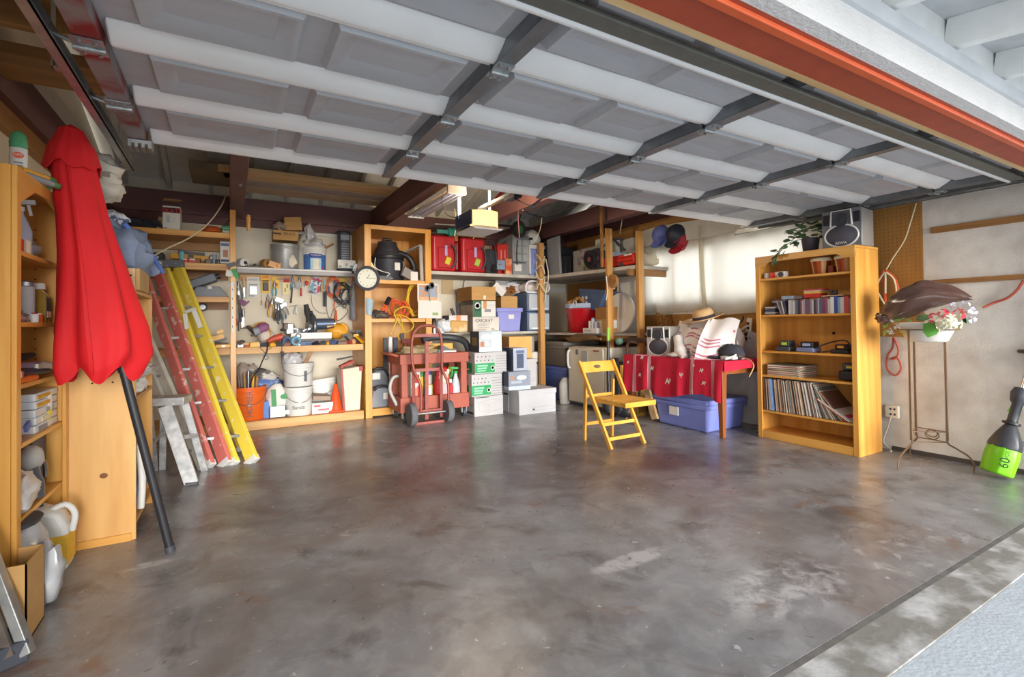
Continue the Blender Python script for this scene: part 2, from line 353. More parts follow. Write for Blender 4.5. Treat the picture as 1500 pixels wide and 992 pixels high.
# ------------------------------------------------------------------ overhead garage door, open under the roof
DX0, DX1, DYF, SEC = -.38, 4.70, 3.22, .525
DZ = 2.13
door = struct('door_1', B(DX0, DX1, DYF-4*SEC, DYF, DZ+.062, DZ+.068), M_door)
stiles = [DX0+.02, .90, 2.10, 3.30, DX1-.02]
def panel_mesh(w, d):
    m = MB(); r = [(0, 0), (.018, -.034), (.036, -.034), (.085, -.004), (.09, -.004)]
    vs = []
    for o, z in r: vs += [(-w/2+o, -d/2+o, z), (w/2-o, -d/2+o, z), (w/2-o, d/2-o, z), (-w/2+o, d/2-o, z)]
    fs = [(i*4+j, i*4+(j+1) % 4, i*4+4+(j+1) % 4, i*4+4+j) for i in range(len(r)-1) for j in range(4)]+[(16, 17, 18, 19)]
    return m.add(vs, fs)
pcache = {}
for k in range(4):
    ya, yb = DYF-SEC*(k+1), DYF-SEC*k
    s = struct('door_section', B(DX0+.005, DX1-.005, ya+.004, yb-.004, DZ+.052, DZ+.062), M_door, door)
    r = MB().prism([(yb-.115, DZ+.052), (yb-.09, DZ+.035), (yb-.035, DZ+.004), (yb-.004, DZ+.002), (yb-.004, DZ+.052)], DX0+.02, DX1-.02, 'X')
    if k < 3: r.box(DX0+.02, DX1-.02, ya+.004, ya+.03, DZ+.014, DZ+.052)
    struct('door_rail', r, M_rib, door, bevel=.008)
    for i in range(4):
        xa, xb = stiles[i]+.05, stiles[i+1]-.05; wd = (xb-xa)/2
        for j in range(2):
            key = round(wd, 3)
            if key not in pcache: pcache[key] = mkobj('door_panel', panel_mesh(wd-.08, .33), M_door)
            o = pcache[key] if not pcache[key].parent else pcache[key].copy()
            if o.name not in COL.objects: COL.objects.link(o)
            o.parent = s; o.location = (xa+wd*(j+.5), (ya+yb)/2-.05, DZ+.0515)
    for i, x in enumerate(stiles):
        if i in (0, 4): continue
        struct('door_stile', MB().box(x-.032, x-.027, ya+.01, yb-.01, DZ-.006, DZ+.052).box(x+.027, x+.032, ya+.01, yb-.01, DZ-.006, DZ+.052).box(x-.032, x+.032, ya+.01, yb-.01, DZ-.01, DZ-.004), M_dgalv, door)
    xm = mat('red_oxide_steel', '#8f2f2c', rough=.45, metal=.3, col2='#8e8d8b', sc=5, thr=(.44, .6)) if k < 3 else M_dgalv
    struct('end_stile', B(DX0-.07, DX0+.005, ya+.005, yb-.005, DZ-.008, DZ+.05), xm, door)
    struct('end_stile', B(DX1-.02, DX1+.07, ya+.005, yb-.005, DZ-.008, DZ+.05), M_dgalv, door)
    for i, x in enumerate(stiles):
        if k == 0: 
            continue
        h = MB()
        wd = .045 if i in (0, 4) else .035; cx = DX0-.035 if i == 0 else DX1+.03 if i == 4 else x
        h.box(cx-wd, cx+wd, yb-.06, yb+.05, DZ-.016, DZ-.01); h.cyl((cx-wd, yb, DZ-.02), (cx+wd, yb, DZ-.02), .012, n=8)
        for dx in (-.5, .5):
            for dy in (-.045, .035): h.cyl((cx+wd*dx, yb+dy, DZ-.016), (cx+wd*dx, yb+dy, DZ-.026), .008, n=6)
        if i in (0, 4):
            sg = -1 if i == 0 else 1
            h.cyl((cx, yb, DZ-.02), (cx+sg*.13, yb, DZ+.02), .007, n=6); h.cyl((cx+sg*.11, yb, DZ+.02), (cx+sg*.135, yb, DZ+.02), .024, n=12)
        struct('hinge', h, M_galv, door)
b = MB().box(DX0-.07, DX0+.03, DYF-.09, DYF, DZ-.03, DZ-.012)
for i in range(4): b.box(DX0-.07+i*.028, DX0-.056+i*.028, DYF-.09, DYF, DZ-.05, DZ-.03)
struct('corner_bracket', b, M_galv, door)
struct('bottom_rail', MB().box(DX0-.07, DX1+.07, 1.165, 1.235, DZ-.03, DZ-.012), mat('olive_grey_steel', '#6f716a', rough=.5, metal=.3, var=.1, sc=20), door, bevel=.006)
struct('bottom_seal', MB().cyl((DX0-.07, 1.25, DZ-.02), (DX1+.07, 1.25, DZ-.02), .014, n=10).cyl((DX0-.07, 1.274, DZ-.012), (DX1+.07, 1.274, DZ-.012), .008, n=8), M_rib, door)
struct('sticker', B(3.397-.09, 3.397+.03, 1.524, 1.524+.03, DZ+.0495, DZ+.0515), mat('orange_sticker', '#e0622a'), door)
# tracks
def track(name, x, y0, y1, z, sg, label):
    t = T(name, label, 'door track', (x, y1, z))
    m = MB().box(x-.003, x+.003, y0, y1, z-.03, z+.03).box(x, x+sg*.035, y0, y1, z-.033, z-.028).box(x, x+sg*.03, y0, y1, z+.028, z+.033).box(x+sg*.03, x+sg*.035, y0, y1, z-.033, z-.018)
    t.part('channel', m, M_galv)
    for y in (y1-.06, (y0+y1)/2):
        hb = MB().box(x-sg*.03, x-sg*.026, y-.02, y+.02, z-.02, 2.47).box(x-sg*.03, x+.002, y-.02, y+.02, z-.02, z-.016)
        for q in range(6): hb.cyl((x-sg*.031, y, z+.04+q*.045), (x-sg*.024, y, z+.04+q*.045), .006, n=6)
        t.part('hanger', hb, M_galv)
    return t
track('door_track', -.54, 1.1, 3.74, 2.14, 1, 'galvanised steel door track along the left edge of the open garage door')
track('door_track', 4.83, 1.1, 3.45, 2.12, -1, 'galvanised steel door track above the bookcase and curtained window')
# opener
op = T('garage_door_opener', 'lit garage door opener with glowing lens hanging from the rafters', 'door opener', (2.16, 4.4, 2.08))
body = MB().prism([(2.0, 2.12), (2.03, 2.09), (2.29, 2.09), (2.32, 2.12), (2.32, 2.25), (2.0, 2.25)], 4.3, 4.62)
op.part('motor_housing', body, mat('navy_grey_housing', '#39435e', rough=.4), bevel=.008)
op.part('base_rim', MB().prism([(1.99, 2.075), (2.33, 2.075), (2.3, 2.055), (2.02, 2.055)], 4.2, 4.62), M_white, bevel=.004)
op.part('lens', MB().sheet(lambda u, v: (2.01+.3*u, 4.3-.09*math.sin(math.pi*min(1, max(0, u)))**.4, 2.095+.15*v), 14, 4, .004), mat('lit_amber_lens', '#ffc878', rough=.4, var=.12, sc=9, emit=1.5))
op.part('side_panel', B(1.985, 2.0, 4.22, 4.6, 2.1, 2.24), mat('navy_panel', '#2c3a5c', rough=.3), bevel=.004)
rl = MB().box(2.13, 2.17, 1.05, 4.4, 2.27, 2.285).box(2.145, 2.155, 1.05, 4.4, 2.285, 2.31)
op.part('rail', rl, M_dkgrey); op.part('trolley', MB().box(2.11, 2.19, 3.62, 3.8, 2.235, 2.275), M_black)
op.part('door_arm', MB().bar((2.16, 3.7, 2.24), (2.16, 3.4, 2.1), .022, .006).bar((2.17, 3.47, 2.11), (2.165, 3.2, 2.16), .022, .006).cyl((2.15, 3.42, 2.11), (2.18, 3.42, 2.11), .018, n=8), M_dkgrey)
hg = MB()
for x in (1.99, 2.33): hg.box(x-.014, x+.014, 4.5, 4.504, 2.2, 2.72)
op.part('hanger', hg, M_galv)
op.part('power_cable', MB().tube([(2.0, 4.55, 2.22), (1.9, 4.6, 2.25), (1.86, 4.62, 2.36), (1.85, 4.6, 2.47)], .005, 6, smooth=5), M_black)
lb = bpy.data.objects.new('opener_bulb', bpy.data.lights.new('opener_bulb', 'POINT')); COL.objects.link(lb); lb.location = (2.16, 4.35, 2.38); lb.data.energy = 48; lb.data.color = (1, .84, .62); lb.data.shadow_soft_size = .1
tag(solo('release_rope', MB().tube([(2.2, 3.7, 2.24), (2.2, 3.71, 2.1), (2.2, 3.7, 1.99), (2.205, 3.7, 1.9)], .004, 6), mat('pink_cable', '#d98a80'), 'pink release cord hanging from the garage door opener rail', 'cord'), 'pink release cord hanging from the garage door opener rail', 'cord')
fl = T('fluorescent_fixture', 'white fluorescent strip light hung beside the brown tie beam', 'light fixture', (1.9, 5.0, 2.42))
fl.part('reflector', MB().prism([(1.86, 2.47), (1.93, 2.47), (1.99, 2.41), (1.98, 2.405), (1.925, 2.455), (1.865, 2.455), (1.81, 2.405), (1.80, 2.41)], 4.35, 5.55), M_white)
fl.part('tube', MB().cyl((1.87, 4.37, 2.425), (1.87, 5.53, 2.425), .017), mat('tube_glass', '#d9d4e6', rough=.25, var=.03)); fl.part('tube', MB().cyl((1.93, 4.37, 2.425), (1.93, 5.53, 2.425), .017), mat('tube_glass'))
fl.part('end_cap', B(1.8, 1.99, 4.33, 4.36, 2.4, 2.475), M_white); fl.part('end_cap', B(1.8, 1.99, 5.54, 5.57, 2.4, 2.475), M_white)
fl.part('hook', MB().tube([(1.9, 4.5, 2.475), (1.9, 4.5, 2.6), (1.84, 4.5, 2.64)], .004, 6), M_galv)
# stored lumber on the tie beams
def board(a, name, m, label, **k): return solo(name, B(*a), m, label, k.pop('cat', 'plank'), bevel=.003, **k)
board((-.1, 1.95, 5.62, 5.76, 2.72, 2.76), 'plank', M_raw, 'pale two by four lying across the brown tie beams, nearer of two')
board((-.05, 1.85, 5.78, 5.95, 2.72, 2.755), 'plank', M_raw, 'pale board lying across the brown tie beams, behind the nearer one')
board((.05, 1.75, 5.98, 6.2, 2.72, 2.735), 'panel', mat('grey_panel', '#a79d95', rough=.7), 'grey panel lying across the tie beams behind two pale boards', cat='panel')
board((.02, 1.78, 6.22, 6.5, 2.72, 2.74), 'panel', mat('beige_panel', '#c2ab8c', rough=.7), 'beige panel lying across the tie beams near the back wall', cat='panel')
board((.95, 2.92, 3.5, 4.95, 2.72, 2.733), 'osb_sheet', M_osb, 'strand board sheet laid over the tie beams above the fluorescent light', cat='sheet')
board((2.98, 4.3, 3.4, 4.7, 2.72, 2.733), 'osb_sheet', M_osb, 'strand board sheet laid over the tie beams right of the door opener', cat='sheet')
board((-.35, .05, 5.75, 6.35, 2.72, 2.8), 'crate_board', mat('drab_board', '#7c7058', rough=.8), 'drab olive board standing on the left tie beam', cat='board')
solo('red_stick', MB().bar((3.2, 6.5, 2.73), (3.15, 4.9, 3.15), .035, .02), flat('#a3282c'), 'long red stick laid up under the roof boards', 'stick')
for k, (y, h) in enumerate(((2.78, .16), (3.28, .14))):
    solo('timber', B(XL+.1, -.2, y, y+.05 if k == 0 else y+.36, 2.42 if k == 0 else 2.5, 2.42+h), M_oldX, ('short brown timber bridging the left wall plate and door track, nearer one', 'wide brown board bridging the left wall plate behind the nearer timber')[k], 'timber', bevel=.004)
# ------------------------------------------------------------------ small builders used all over
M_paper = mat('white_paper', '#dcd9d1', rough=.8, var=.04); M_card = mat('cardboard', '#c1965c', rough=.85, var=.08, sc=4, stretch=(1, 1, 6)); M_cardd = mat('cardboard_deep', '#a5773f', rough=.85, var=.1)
M_steel = mat('tool_steel', '#8d9094', rough=.35, metal=.8, var=.25, sc=12); M_rust = mat('worn_steel', '#6d635c', rough=.6, metal=.4, var=.3, sc=14)
M_clear = mat('clear_plastic', '#d5dbdf', rough=.25, var=.05, spec=.6)
def carton(name, b, y0, d, m, label, cat='box', prints=(), group=None, lid=None, tape=None, rz=0):
    """box whose near face (x0,x1,z0,z1) lies at y0; prints = (u0,u1,v0,v1,material) patches on the near face, 's' prefix = left side"""
    x0, x1, z0, z1 = b
    t = T(name, label, cat, ((x0+x1)/2, y0+d/2, z0), 0, group)
    t.part('carton', B(x0, x1, y0, y0+d, z0, z1), m, bevel=.003)
    def pr(p, g):
        if p[0] == 's':
            _, a, c, e, f, mm = p; return B(x0-.0015-g, x0+.001, y0+d*(1-a), y0+d*(1-c), z0+(z1-z0)*e, z0+(z1-z0)*f), mm
        a, c, e, f, mm = p; return B(x0+(x1-x0)*a, x0+(x1-x0)*c, y0-.0015-g, y0+.001, z0+(z1-z0)*e, z0+(z1-z0)*f), mm
    for g, p in enumerate(prints):
        q, mm = pr(p, g*.0003); t.part('print', q, mm)
    if lid:
        t.part('lid', MB().box(x0-.008, x1+.008, y0-.008, y0+d+.008, z1-lid[0], z1+.004), lid[1], bevel=.003)
    if tape: t.part('tape', MB().box(x0+(x1-x0)*.44, x0+(x1-x0)*.56, y0-.001, y0+d+.001, z1-.0, z1+.0015).box(x0+(x1-x0)*.44, x0+(x1-x0)*.56, y0-.0015, y0, z1-(z1-z0)*.28, z1+.0015), tape)
    if rz: t.o.rotation_euler.z = R(rz)
    return t
def bucket(name, c, r, h, m, label, group=None, handle=True, tilt=None, n=26, ribs=(.82, .9), lid=None):
    t = T(name, label, 'bucket', c, 0, group); x, y, z = c; rb = r*.88
    pf = [(rb, 0), (rb+.004, .006), (rb+(r-rb)*.78, h*.78)]
    for q in ribs: rr = rb+(r-rb)*q; pf += [(rr, h*q-.008), (rr+.007, h*q-.005), (rr+.007, h*q+.005), (rr, h*q+.008)]
    pf += [(r, h-.01), (r+.008, h-.008), (r+.008, h), (r-.004, h), (r-.006, h*.97), (rb*.97, .012), (0, .012)]
    w = t.part('shell', MB().lathe(pf, c, n), m)
    if handle:
        w = t.part('handle', MB().tube([(x-r-.006, y-.01, z+h*.86), (x-r*.72, y-r*.75, z+h*.6), (x, y-r-.03, z+h*.47), (x+r*.72, y-r*.75, z+h*.6), (x+r+.006, y-.01, z+h*.86)], .003, 6, smooth=4), M_steel)
    if tilt: t.o.rotation_euler = [R(a) for a in tilt]
    return t
def can(name, x, y, z, r, h, m, label, cat='can', cap=None, group=None, neck=None, band=None):
    t = T(name, label, cat, (x, y, z), 0, group)
    if neck:
        t.part('body', MB().lathe([(r*.92, 0), (r, .006), (r, h*.62), (r*.8, h*.72), (neck, h*.8), (neck, h*.88), (0, h*.88)], (x, y, z), 14), m)
        t.part('cap', MB().cyl((x, y, z+h*.86), (x, y, z+h), neck*1.25, neck*1.15, 12), cap or M_white)
    else:
        t.part('body', MB().lathe([(r*.95, 0), (r, .004), (r, h*.86 if cap else h), (r*.6, h*.9 if cap else h)], (x, y, z), 14), m)
        if cap: t.part('cap', MB().lathe([(r*.82, h*.86), (r*.82, h*.97), (r*.6, h), (0, h)], (x, y, z), 12), cap)
    if band: t.part('label_band', MB().lathe([(r+.0012, h*band[0]), (r+.0012, h*band[1])], (x, y, z), 14), band[2])
    return t
def spray(x, y, z, r, h, m, tm, label, group=None, face=1):
    t = T('spray_bottle', label, 'bottle', (x, y, z), 0, group)
    t.part('body', MB().lathe([(r*.9, 0), (r, .01), (r, h*.45), (r*.7, h*.6), (r*.34, h*.74), (r*.34, h*.8), (0, h*.8)], (x, y, z), 14, sy=.75), m)
    k = MB().cyl((x, y, z+h*.79), (x, y, z+h*.86), r*.42, n=10).bar((x-r*.5*face, y, z+h*.93), (x+r*1.2*face, y, z+h*.95), r*.5, r*.42).bar((x+r*.7*face, y, z+h*.9), (x+r*.9*face, y, z+h*.72), r*.3, r*.2, (1, 0, 0))
    t.part('trigger', k, tm); return t
def pliers(x, y, z, h, m, label, group=None, rot=0):
    t = T('pliers', label, 'pliers', (x, y, z), 0, group); w = h*.2
    for s in (-1, 1): t.part('handle', MB().tube([(x+s*.004, y, z+h*.62), (x+s*w*.5, y, z+h*.45), (x+s*w*.55, y, z+h*.2), (x+s*w*.3, y, z)], [h*.03, h*.045, h*.05, h*.035], 7, smooth=3), m)
    t.part('jaw', MB().lathe([(.0, 0), (h*.09, .02*h), (h*.1, h*.1), (h*.05, h*.3), (h*.02, h*.4), (0, h*.4)], (x, y, z+h*.6), 8, sy=.5), M_steel)
    if rot: t.o.rotation_euler.y = R(rot)
    return t
def driver(x, y, z, h, m, label, group=None, rot=0, name='screwdriver'):
    t = T(name, label, 'screwdriver', (x, y, z), 0, group)
    t.part('handle', MB().lathe([(h*.035, 0), (h*.055, h*.03), (h*.05, h*.3), (h*.06, h*.38), (h*.03, h*.44), (0, h*.44)], (x, y, z), 9), m)
    t.part('shaft', MB().cyl((x, y, z+h*.43), (x, y, z+h), h*.016, n=7), M_steel)
    if rot: t.o.rotation_euler.y = R(rot)
    return t
def coil(name, c, r, th, m, label, loops=5, wob=.15, ax='Y', cat='cord', group=None, tail=None, seed=1, flatz=1):
    rnd = random.Random(seed); P = []
    for i in range(loops*10):
        a = 2*math.pi*i/10; k = r*(1+rnd.uniform(-wob, wob)); d = rnd.uniform(-1, 1)*th*2.2
        u, v = k*math.cos(a), k*math.sin(a)*flatz
        P.append((c[0]+u, c[1]+d, c[2]+v) if ax == 'Y' else (c[0]+d, c[1]+u, c[2]+v) if ax == 'X' else (c[0]+u, c[1]+v, c[2]+d))
    if tail: P += list(tail)
    return solo(name, MB().tube(P, th, 5, smooth=2), m, label, cat, group)
def pack(b, y, card, label, blister=None, prints=(), rot=0, cat='packet', group=None, name='blister_pack'):
    x0, x1, z0, z1 = b; t = T(name, label, cat, ((x0+x1)/2, y, z0), 0, group)
    t.part('card', B(x0, x1, y-.004, y, z0, z1), card, bevel=.001)
    if blister: t.part('blister', B(x0+(x1-x0)*.15, x0+(x1-x0)*.85, y-.025, y-.004, z0+(z1-z0)*.12, z0+(z1-z0)*.58), blister, bevel=.008)
    for g, (a, c, e, f, mm) in enumerate(prints): t.part('print', B(x0+(x1-x0)*a, x0+(x1-x0)*c, y-.0055-.0004*g, y-.0035, z0+(z1-z0)*e, z0+(z1-z0)*f), mm)
    if rot: t.o.rotation_euler.y = R(rot)
    return t
# ------------------------------------------------------------------ back left shelving and workbench
su = T('shelving_unit', 'pine shelving on the back wall left of the tall post, with ledger boards', 'shelves', (-.5, 6.5, 0))
for z0, z1 in ((2.11, 2.17), (1.76, 1.83), (1.415, 1.475)):
    f = su.part('shelf', B(-1.1, 0, 6.2, 6.85, z1-.025, z1), M_honX if z1 > 2 else M_pineX)
    su.part('shelf_edge', B(-1.1, 0, 6.16, 6.2, z0, z1), M_honX if z1 > 2 else M_pineX, f, bevel=.004)
    su.part('ledger', B(-1.1, -.02, 6.84, 6.89, z1-.12, z1-.026), M_oldX, f)
wb = T('workbench', 'long pine workbench with lower deck along the back wall under the tool wall', 'workbench', (.35, 6.5, 0))
wb.part('bench_top', B(-1.1, 1.42, 6.2, 6.88, .89, .92), M_pineX); wb.part('front_edge', B(-1.1, 1.42, 6.16, 6.2, .845, .92), M_pineX, bevel=.004)
wb.part('lower_deck', B(-1.1, 1.42, 6.2, 6.88, .08, .1), M_pineX); wb.part('base_board', B(-1.1, 1.42, 6.16, 6.2, 0, .1), M_pineX, bevel=.004)
wb.part('post', B(.0, .055, 6.12, 6.16, 0, 2.42), M_honZ, bevel=.003); wb.part('post', B(-1.1, -1.05, 6.12, 6.16, 0, 2.3), M_honZ)
# left shelves: things on them
Y1 = 6.3
for k, (xx, zz) in enumerate(((-0.812, 2.17), (-0.69, 2.17))):
    solo('dark_bag', MB().blob((xx, 6.42, 2.225), (.3, .3, .13), k+3, .2, flat=.8), mat('charcoal_cloth', '#34333d', rough=.85, var=.2), ('charcoal cloth bag slumped on the top pine shelf, left one', 'charcoal cloth bag slumped on the top pine shelf, nearer the white box')[k], 'bag')
bx = carton('hardware_box', (-0.61,-0.456,2.176,2.428), 6.25, .2, M_paper, 'tall white box with a red on black title strip on the top pine shelf', prints=((0, 1, .72, .93, M_black), (.2, .42, .3, .62, flat('#bfc3bd')), (.54, .7, .34, .54, flat('#cdd0cc')), (.05, .25, .05, .09, flat('#c88'+'888'))))
bx.part('title', MB().text('SKATE', (-0.527, 6.2455, 2.377), .062, sxy=1.0), flat('#e0261c'))
bx.part('open_flap', MB().bar((-0.61, 6.3, bx.loc[2]+.325), (-0.456, 6.34, bx.loc[2]+.33), .12, .004), M_card)
solo('wood_block', MB().bar((-0.645,6.3,2.182), (-0.632,6.35,2.315), .04, .03, (0, 1, 0)), M_raw, 'little pine offcut leaning on the white box on the top shelf', 'wood')
solo('orange_bag', MB().blob((-0.169,6.35,2.223), (.2, .14, .09), 5, .2, flat=.7), mat('orange_foil', '#d9642a', rough=.4), 'crumpled orange bag lying on the top pine shelf', 'bag')
carton('green_box', (-0.076,0.002,2.174,2.257), 6.22, .15, flat('#3f8f63'), 'little green and white box at the right end of the top pine shelf', prints=((.1, .9, .1, .4, M_paper), (.1, .9, .6, .75, flat('#8cc9a0'))))
solo('metal_strip', MB().bar((-0.1,6.5,2.247), (0.031,6.7,2.463), .03, .004), M_galv, 'thin silver strip leaning behind the green box', 'strip')
# second shelf
Y2 = 1.83
t = T('tool_case', 'small black hard case on the second pine shelf behind the ladders', 'case', (-0.673, 6.45, Y2))
t.part('shell', B(-0.726, -0.614, 6.38, 6.55, Y2, Y2+.12), M_black, bevel=.012); t.part('latch', B(-0.679, -0.656, 6.37, 6.385, Y2+.05, Y2+.08), M_steel)
lv = T('spirit_level', 'long yellow spirit level on the second pine shelf', 'level', (-0.338, 6.45, Y2+.06))
lv.part('beam', MB().bar((-0.558, 6.45, Y2+.1), (-0.146, 6.42, Y2+.07), .03, .06), mat('yellow_tool', '#e0a51e', rough=.4), bevel=.003); lv.part('vial', MB().bar((-0.403, 6.43, Y2+.1), (-0.347, 6.43, Y2+.095), .03, .03), M_dkgrey)
lv2 = T('hand_saw', 'dark hand saw resting on top of the yellow level', 'saw', (-0.343, 6.5, Y2+.1)); lv2.part('blade', MB().bar((-0.438, 6.5, Y2+.14), (-0.246, 6.5, Y2+.13), .004, .05), M_rust); lv2.part('handle', MB().tube([(-0.488, 6.5, Y2+.1), (-0.482, 6.5, Y2+.17), (-0.438, 6.5, Y2+.16)], .014, 8), M_cardd)
can('aqua_can', -0.452, 6.34, Y2, .025, .15, flat('#6fb6c6'), 'slim aqua can standing on the second pine shelf', cap=flat('#4c7fa8'))
carton('red_white_box', (-0.433,-0.324,1.824,1.882), 6.25, .14, M_paper, 'flat red and white carton at the front of the second pine shelf', prints=((0, 1, .3, .75, flat('#c9473c')), (.6, .95, .1, .3, flat('#3f4248'))))
can('grey_can', -0.181, 6.27, Y2, .018, .1, M_steel, 'slim silver can beside the photo box, left one', cap=M_dkgrey); can('grey_can', -0.149, 6.27, Y2, .024, .13, flat('#8d99a2'), 'grey can beside the photo box, right one', cap=M_white)
carton('photo_box', (-0.096,0.001,1.836,2.091), 6.22, .28, mat('grey_box', '#8f8c87', rough=.8), 'tall grey box with a portrait panel on the second pine shelf', prints=((.05, .98, .05, .95, M_paper), (.3, .8, .3, .62, flat('#b07a62')), (.1, .9, .78, .9, flat('#596a9a')), (.1, .9, .1, .2, flat('#3c3f66'))))
# third shelf: two grey cases
for k, (p, q, dz, lb) in enumerate((((278,432), (315,408), .11, 'long slate grey tool case lying tilted on the lower case'), ((285,428), (337,428), .0, 'long grey tool case lying on the third pine shelf'))):
    t = T('long_case', lb, 'case', (-0.243, 6.42, 1.475+dz))
    if k: t.part('shell', MB().prism([(-0.389, 1.475), (-0.008, 1.475), (-0.101, 1.6), (-0.32, 1.6)], 6.35, 6.6), mat('slate_plastic', '#777a80', rough=.5), bevel=.012); t.part('clasp', B(-0.216, -0.177, 6.335, 6.36, 1.57, 1.6), M_white)
    else: t.part('shell', MB().bar((-0.42, 6.48, 1.6), (-0.139, 6.48, 1.715), .14, .1), mat('slate_blue_plastic', '#565e69', rough=.45), bevel=.014); t.part('nose', MB().cyl((-0.139, 6.48, 1.715), (-0.1, 6.48, 1.73), .03, n=10), M_black)
tag(solo('wall_dial', MB().lathe([(.045, 0), (.05, .01), (.036, .02), (.03, .012), (0, .012)], (-0.282, 6.85, 1.386), 18, (90, 0, 0)), M_steel, 'round metal dial on the wall behind the yellow ladder', 'dial'), 'round metal dial on the wall behind the yellow ladder', 'dial')
# bench left end: yellow bar clamp, level, blade
t = T('bar_clamp', 'yellow handled clamp standing on the left end of the workbench', 'clamp', (-0.129, 6.4, .92)); t.part('jaw', MB().bar((-0.207,6.4,1.007), (-0.063,6.4,1.049), .03, .05), mat('yellow_tool')); t.part('lever', MB().bar((-0.129,6.4,1.081), (-0.069,6.4,1.111), .025, .035), mat('yellow_tool')); t.part('bar', MB().bar((-0.181,6.4,0.984), (-0.036,6.4,1.018), .02, .03), M_black)
t = T('yellow_level', 'short yellow level at the front left edge of the workbench', 'level', (-0.081, 6.22, .92)); t.part('beam', B(-0.138, 0.003, 6.19, 6.22, .922, .96), mat('yellow_tool'), bevel=.003); t.part('vial', B(-0.081, -0.049, 6.185, 6.19, .93, .95), M_clear)
solo('scrap_metal', MB().obox((-0.242, 6.35, .94), (.25, .14, .04), (0, 0, 20)).obox((-0.127, 6.38, .96), (.2, .05, .04), (0, 8, -15)), M_rust, 'pile of dark metal scraps on the left end of the workbench', 'scrap')
# ------------------------------------------------------------------ white shelf above the tools
ws = T('wall_shelf', 'white edged grey shelf above the hanging tools', 'shelf', (.73, 6.75, 1.78))
ws.part('board', B(.07, 1.43, 6.6, 6.88, 1.815, 1.845), M_white); ws.part('front_lip', B(.07, 1.43, 6.585, 6.6, 1.785, 1.85), mat('grey_lip', '#a7a3a2', rough=.5)); ws.part('cap_strip', B(.06, 1.43, 6.58, 6.61, 1.832, 1.852), M_white, bevel=.003)
solo('tool_strip', B(.1, 1.42, 6.86, 6.89, 1.72, 1.79), M_pineX, 'pine rail under the white shelf from which the tools hang', 'rail', bevel=.003)
ZS = 1.852
t = bucket('metal_pail', (0.599, 6.74, ZS), .165, .31, mat('zinc_pail', '#b5b4b0', rough=.4, metal=.35, col2='#8d8f92', sc=4), 'zinc pail with a cardboard box set on top, on the white shelf', handle=False)
t.part('plaster_splash', MB().blob((0.666, 6.6, ZS+.1), (.1, .03, .14), 4, .2), M_wall)
carton('brown_box', (0.456,0.74,2.207,2.325), 6.62, .22, M_card, 'orange brown carton with a dark title resting on the zinc pail', prints=((.0, .32, .55, .75, flat('#5b3a2c')),)).part('title', MB().text('BRASS', (0.639, 6.617, 2.286), .05), flat('#6b2f22'))
carton('small_carton', (0.597,0.793,2.349,2.511), 6.66, .15, M_card, 'plain tilted carton on top of the brass titled box').o.rotation_euler.y = R(-6)
solo('crushed_paper', MB().blob((0.537,6.68,2.381), (.16, .14, .1), 8, .25), mat('grey_paper', '#a08d7c', rough=.9), 'crumpled grey brown paper on the brown carton', 'paper')
jb = T('plastic_jar', 'cloudy glass jar wedged between the zinc pail and the spackle bucket', 'jar', (0.841, 6.8, ZS)); jb.part('body', MB().lathe([(.09, 0), (.1, .02), (.1, .34), (.06, .42), (.05, .45), (0, .45)], (0.833, 6.8, ZS), 16), mat('cloudy_glass', '#c2bfae', rough=.3)); jb.part('lid', MB().cyl((0.833, 6.8, ZS+.45), (0.833, 6.8, ZS+.47), .056), M_galv)
sb = bucket('spackle_bucket', (0.938, 6.74, ZS), .15, .29, M_white, 'white bucket with a blue printed label on the white shelf', handle=False)
xx = 0.938
def wrap(cx, cy, r, a0, a1, z0, z1, n=10): return MB().sheet(lambda u, v: (cx+r*math.cos(R(a0+(a1-a0)*u)), cy+r*math.sin(R(a0+(a1-a0)*u)), z0+(z1-z0)*v), n, 1, .001)
sb.part('label', wrap(xx, 6.74, .146, 205, 335, ZS+.01, ZS+.2), flat('#4a6fae')); sb.part('label_strip', wrap(xx, 6.74, .1475, 240, 300, ZS+.165, ZS+.21, 6), flat('#37408a'))
sb.part('label_center', wrap(xx, 6.74, .1475, 245, 297, ZS+.01, ZS+.15, 6), flat('#a8d4e6')); sb.part('label_panel', wrap(xx, 6.74, .1485, 258, 284, ZS+.01, ZS+.14, 4), flat('#e4dac4')); sb.part('label_title', MB().text('INTERIOR', (xx, 6.5905, ZS+.187), .028), M_white); sb.part('red_spot', wrap(xx, 6.74, .1485, 303, 311, ZS+.01, ZS+.04, 3), flat('#c4303a'))
solo('plastic_bag', MB().blob((xx, 6.74, ZS+.33), (.27, .24, .18), 6, .2).blob((xx-.04, 6.74, ZS+.46), (.12, .1, .28), 9, .25, rot=(0, -12, 0)), mat('grey_film', '#c6c4c6', rough=.35, var=.15), 'crumpled translucent grey bag stuffed in the spackle bucket', 'bag')
solo('paint_paddle', MB().bar((xx+.1, 6.72, ZS+.28), (xx+.23, 6.68, ZS+.36), .03, .02, w2=.045), M_oldX, 'dark wooden handle poking from the spackle bucket', 'handle')
ht = T('tower_heater', 'slim dark grey tower heater on the white shelf by the honey cabinet', 'heater', (1.314, 6.75, ZS))
hx = 1.314; ht.part('body', MB().lathe([(.07, .07), (.082, .1), (.082, .5), (.075, .53), (0, .53)], (hx, 6.75, ZS), 20, sy=.8), mat('heater_grey', '#4f5358', rough=.4)); ht.part('top_cap', MB().lathe([(.085, .52), (.085, .54), (.06, .55), (0, .55)], (hx, 6.75, ZS), 20, sy=.8), M_black); ht.part('base', MB().lathe([(.1, 0), (.1, .03), (.07, .07)], (hx, 6.75, ZS), 20, sy=.8), M_dkgrey)
for i in range(9): ht.part('grille_bar', B(hx-.05, hx+.05, 6.676, 6.69, ZS+.12+i*.03, ZS+.133+i*.03), flat('#8b9094'))
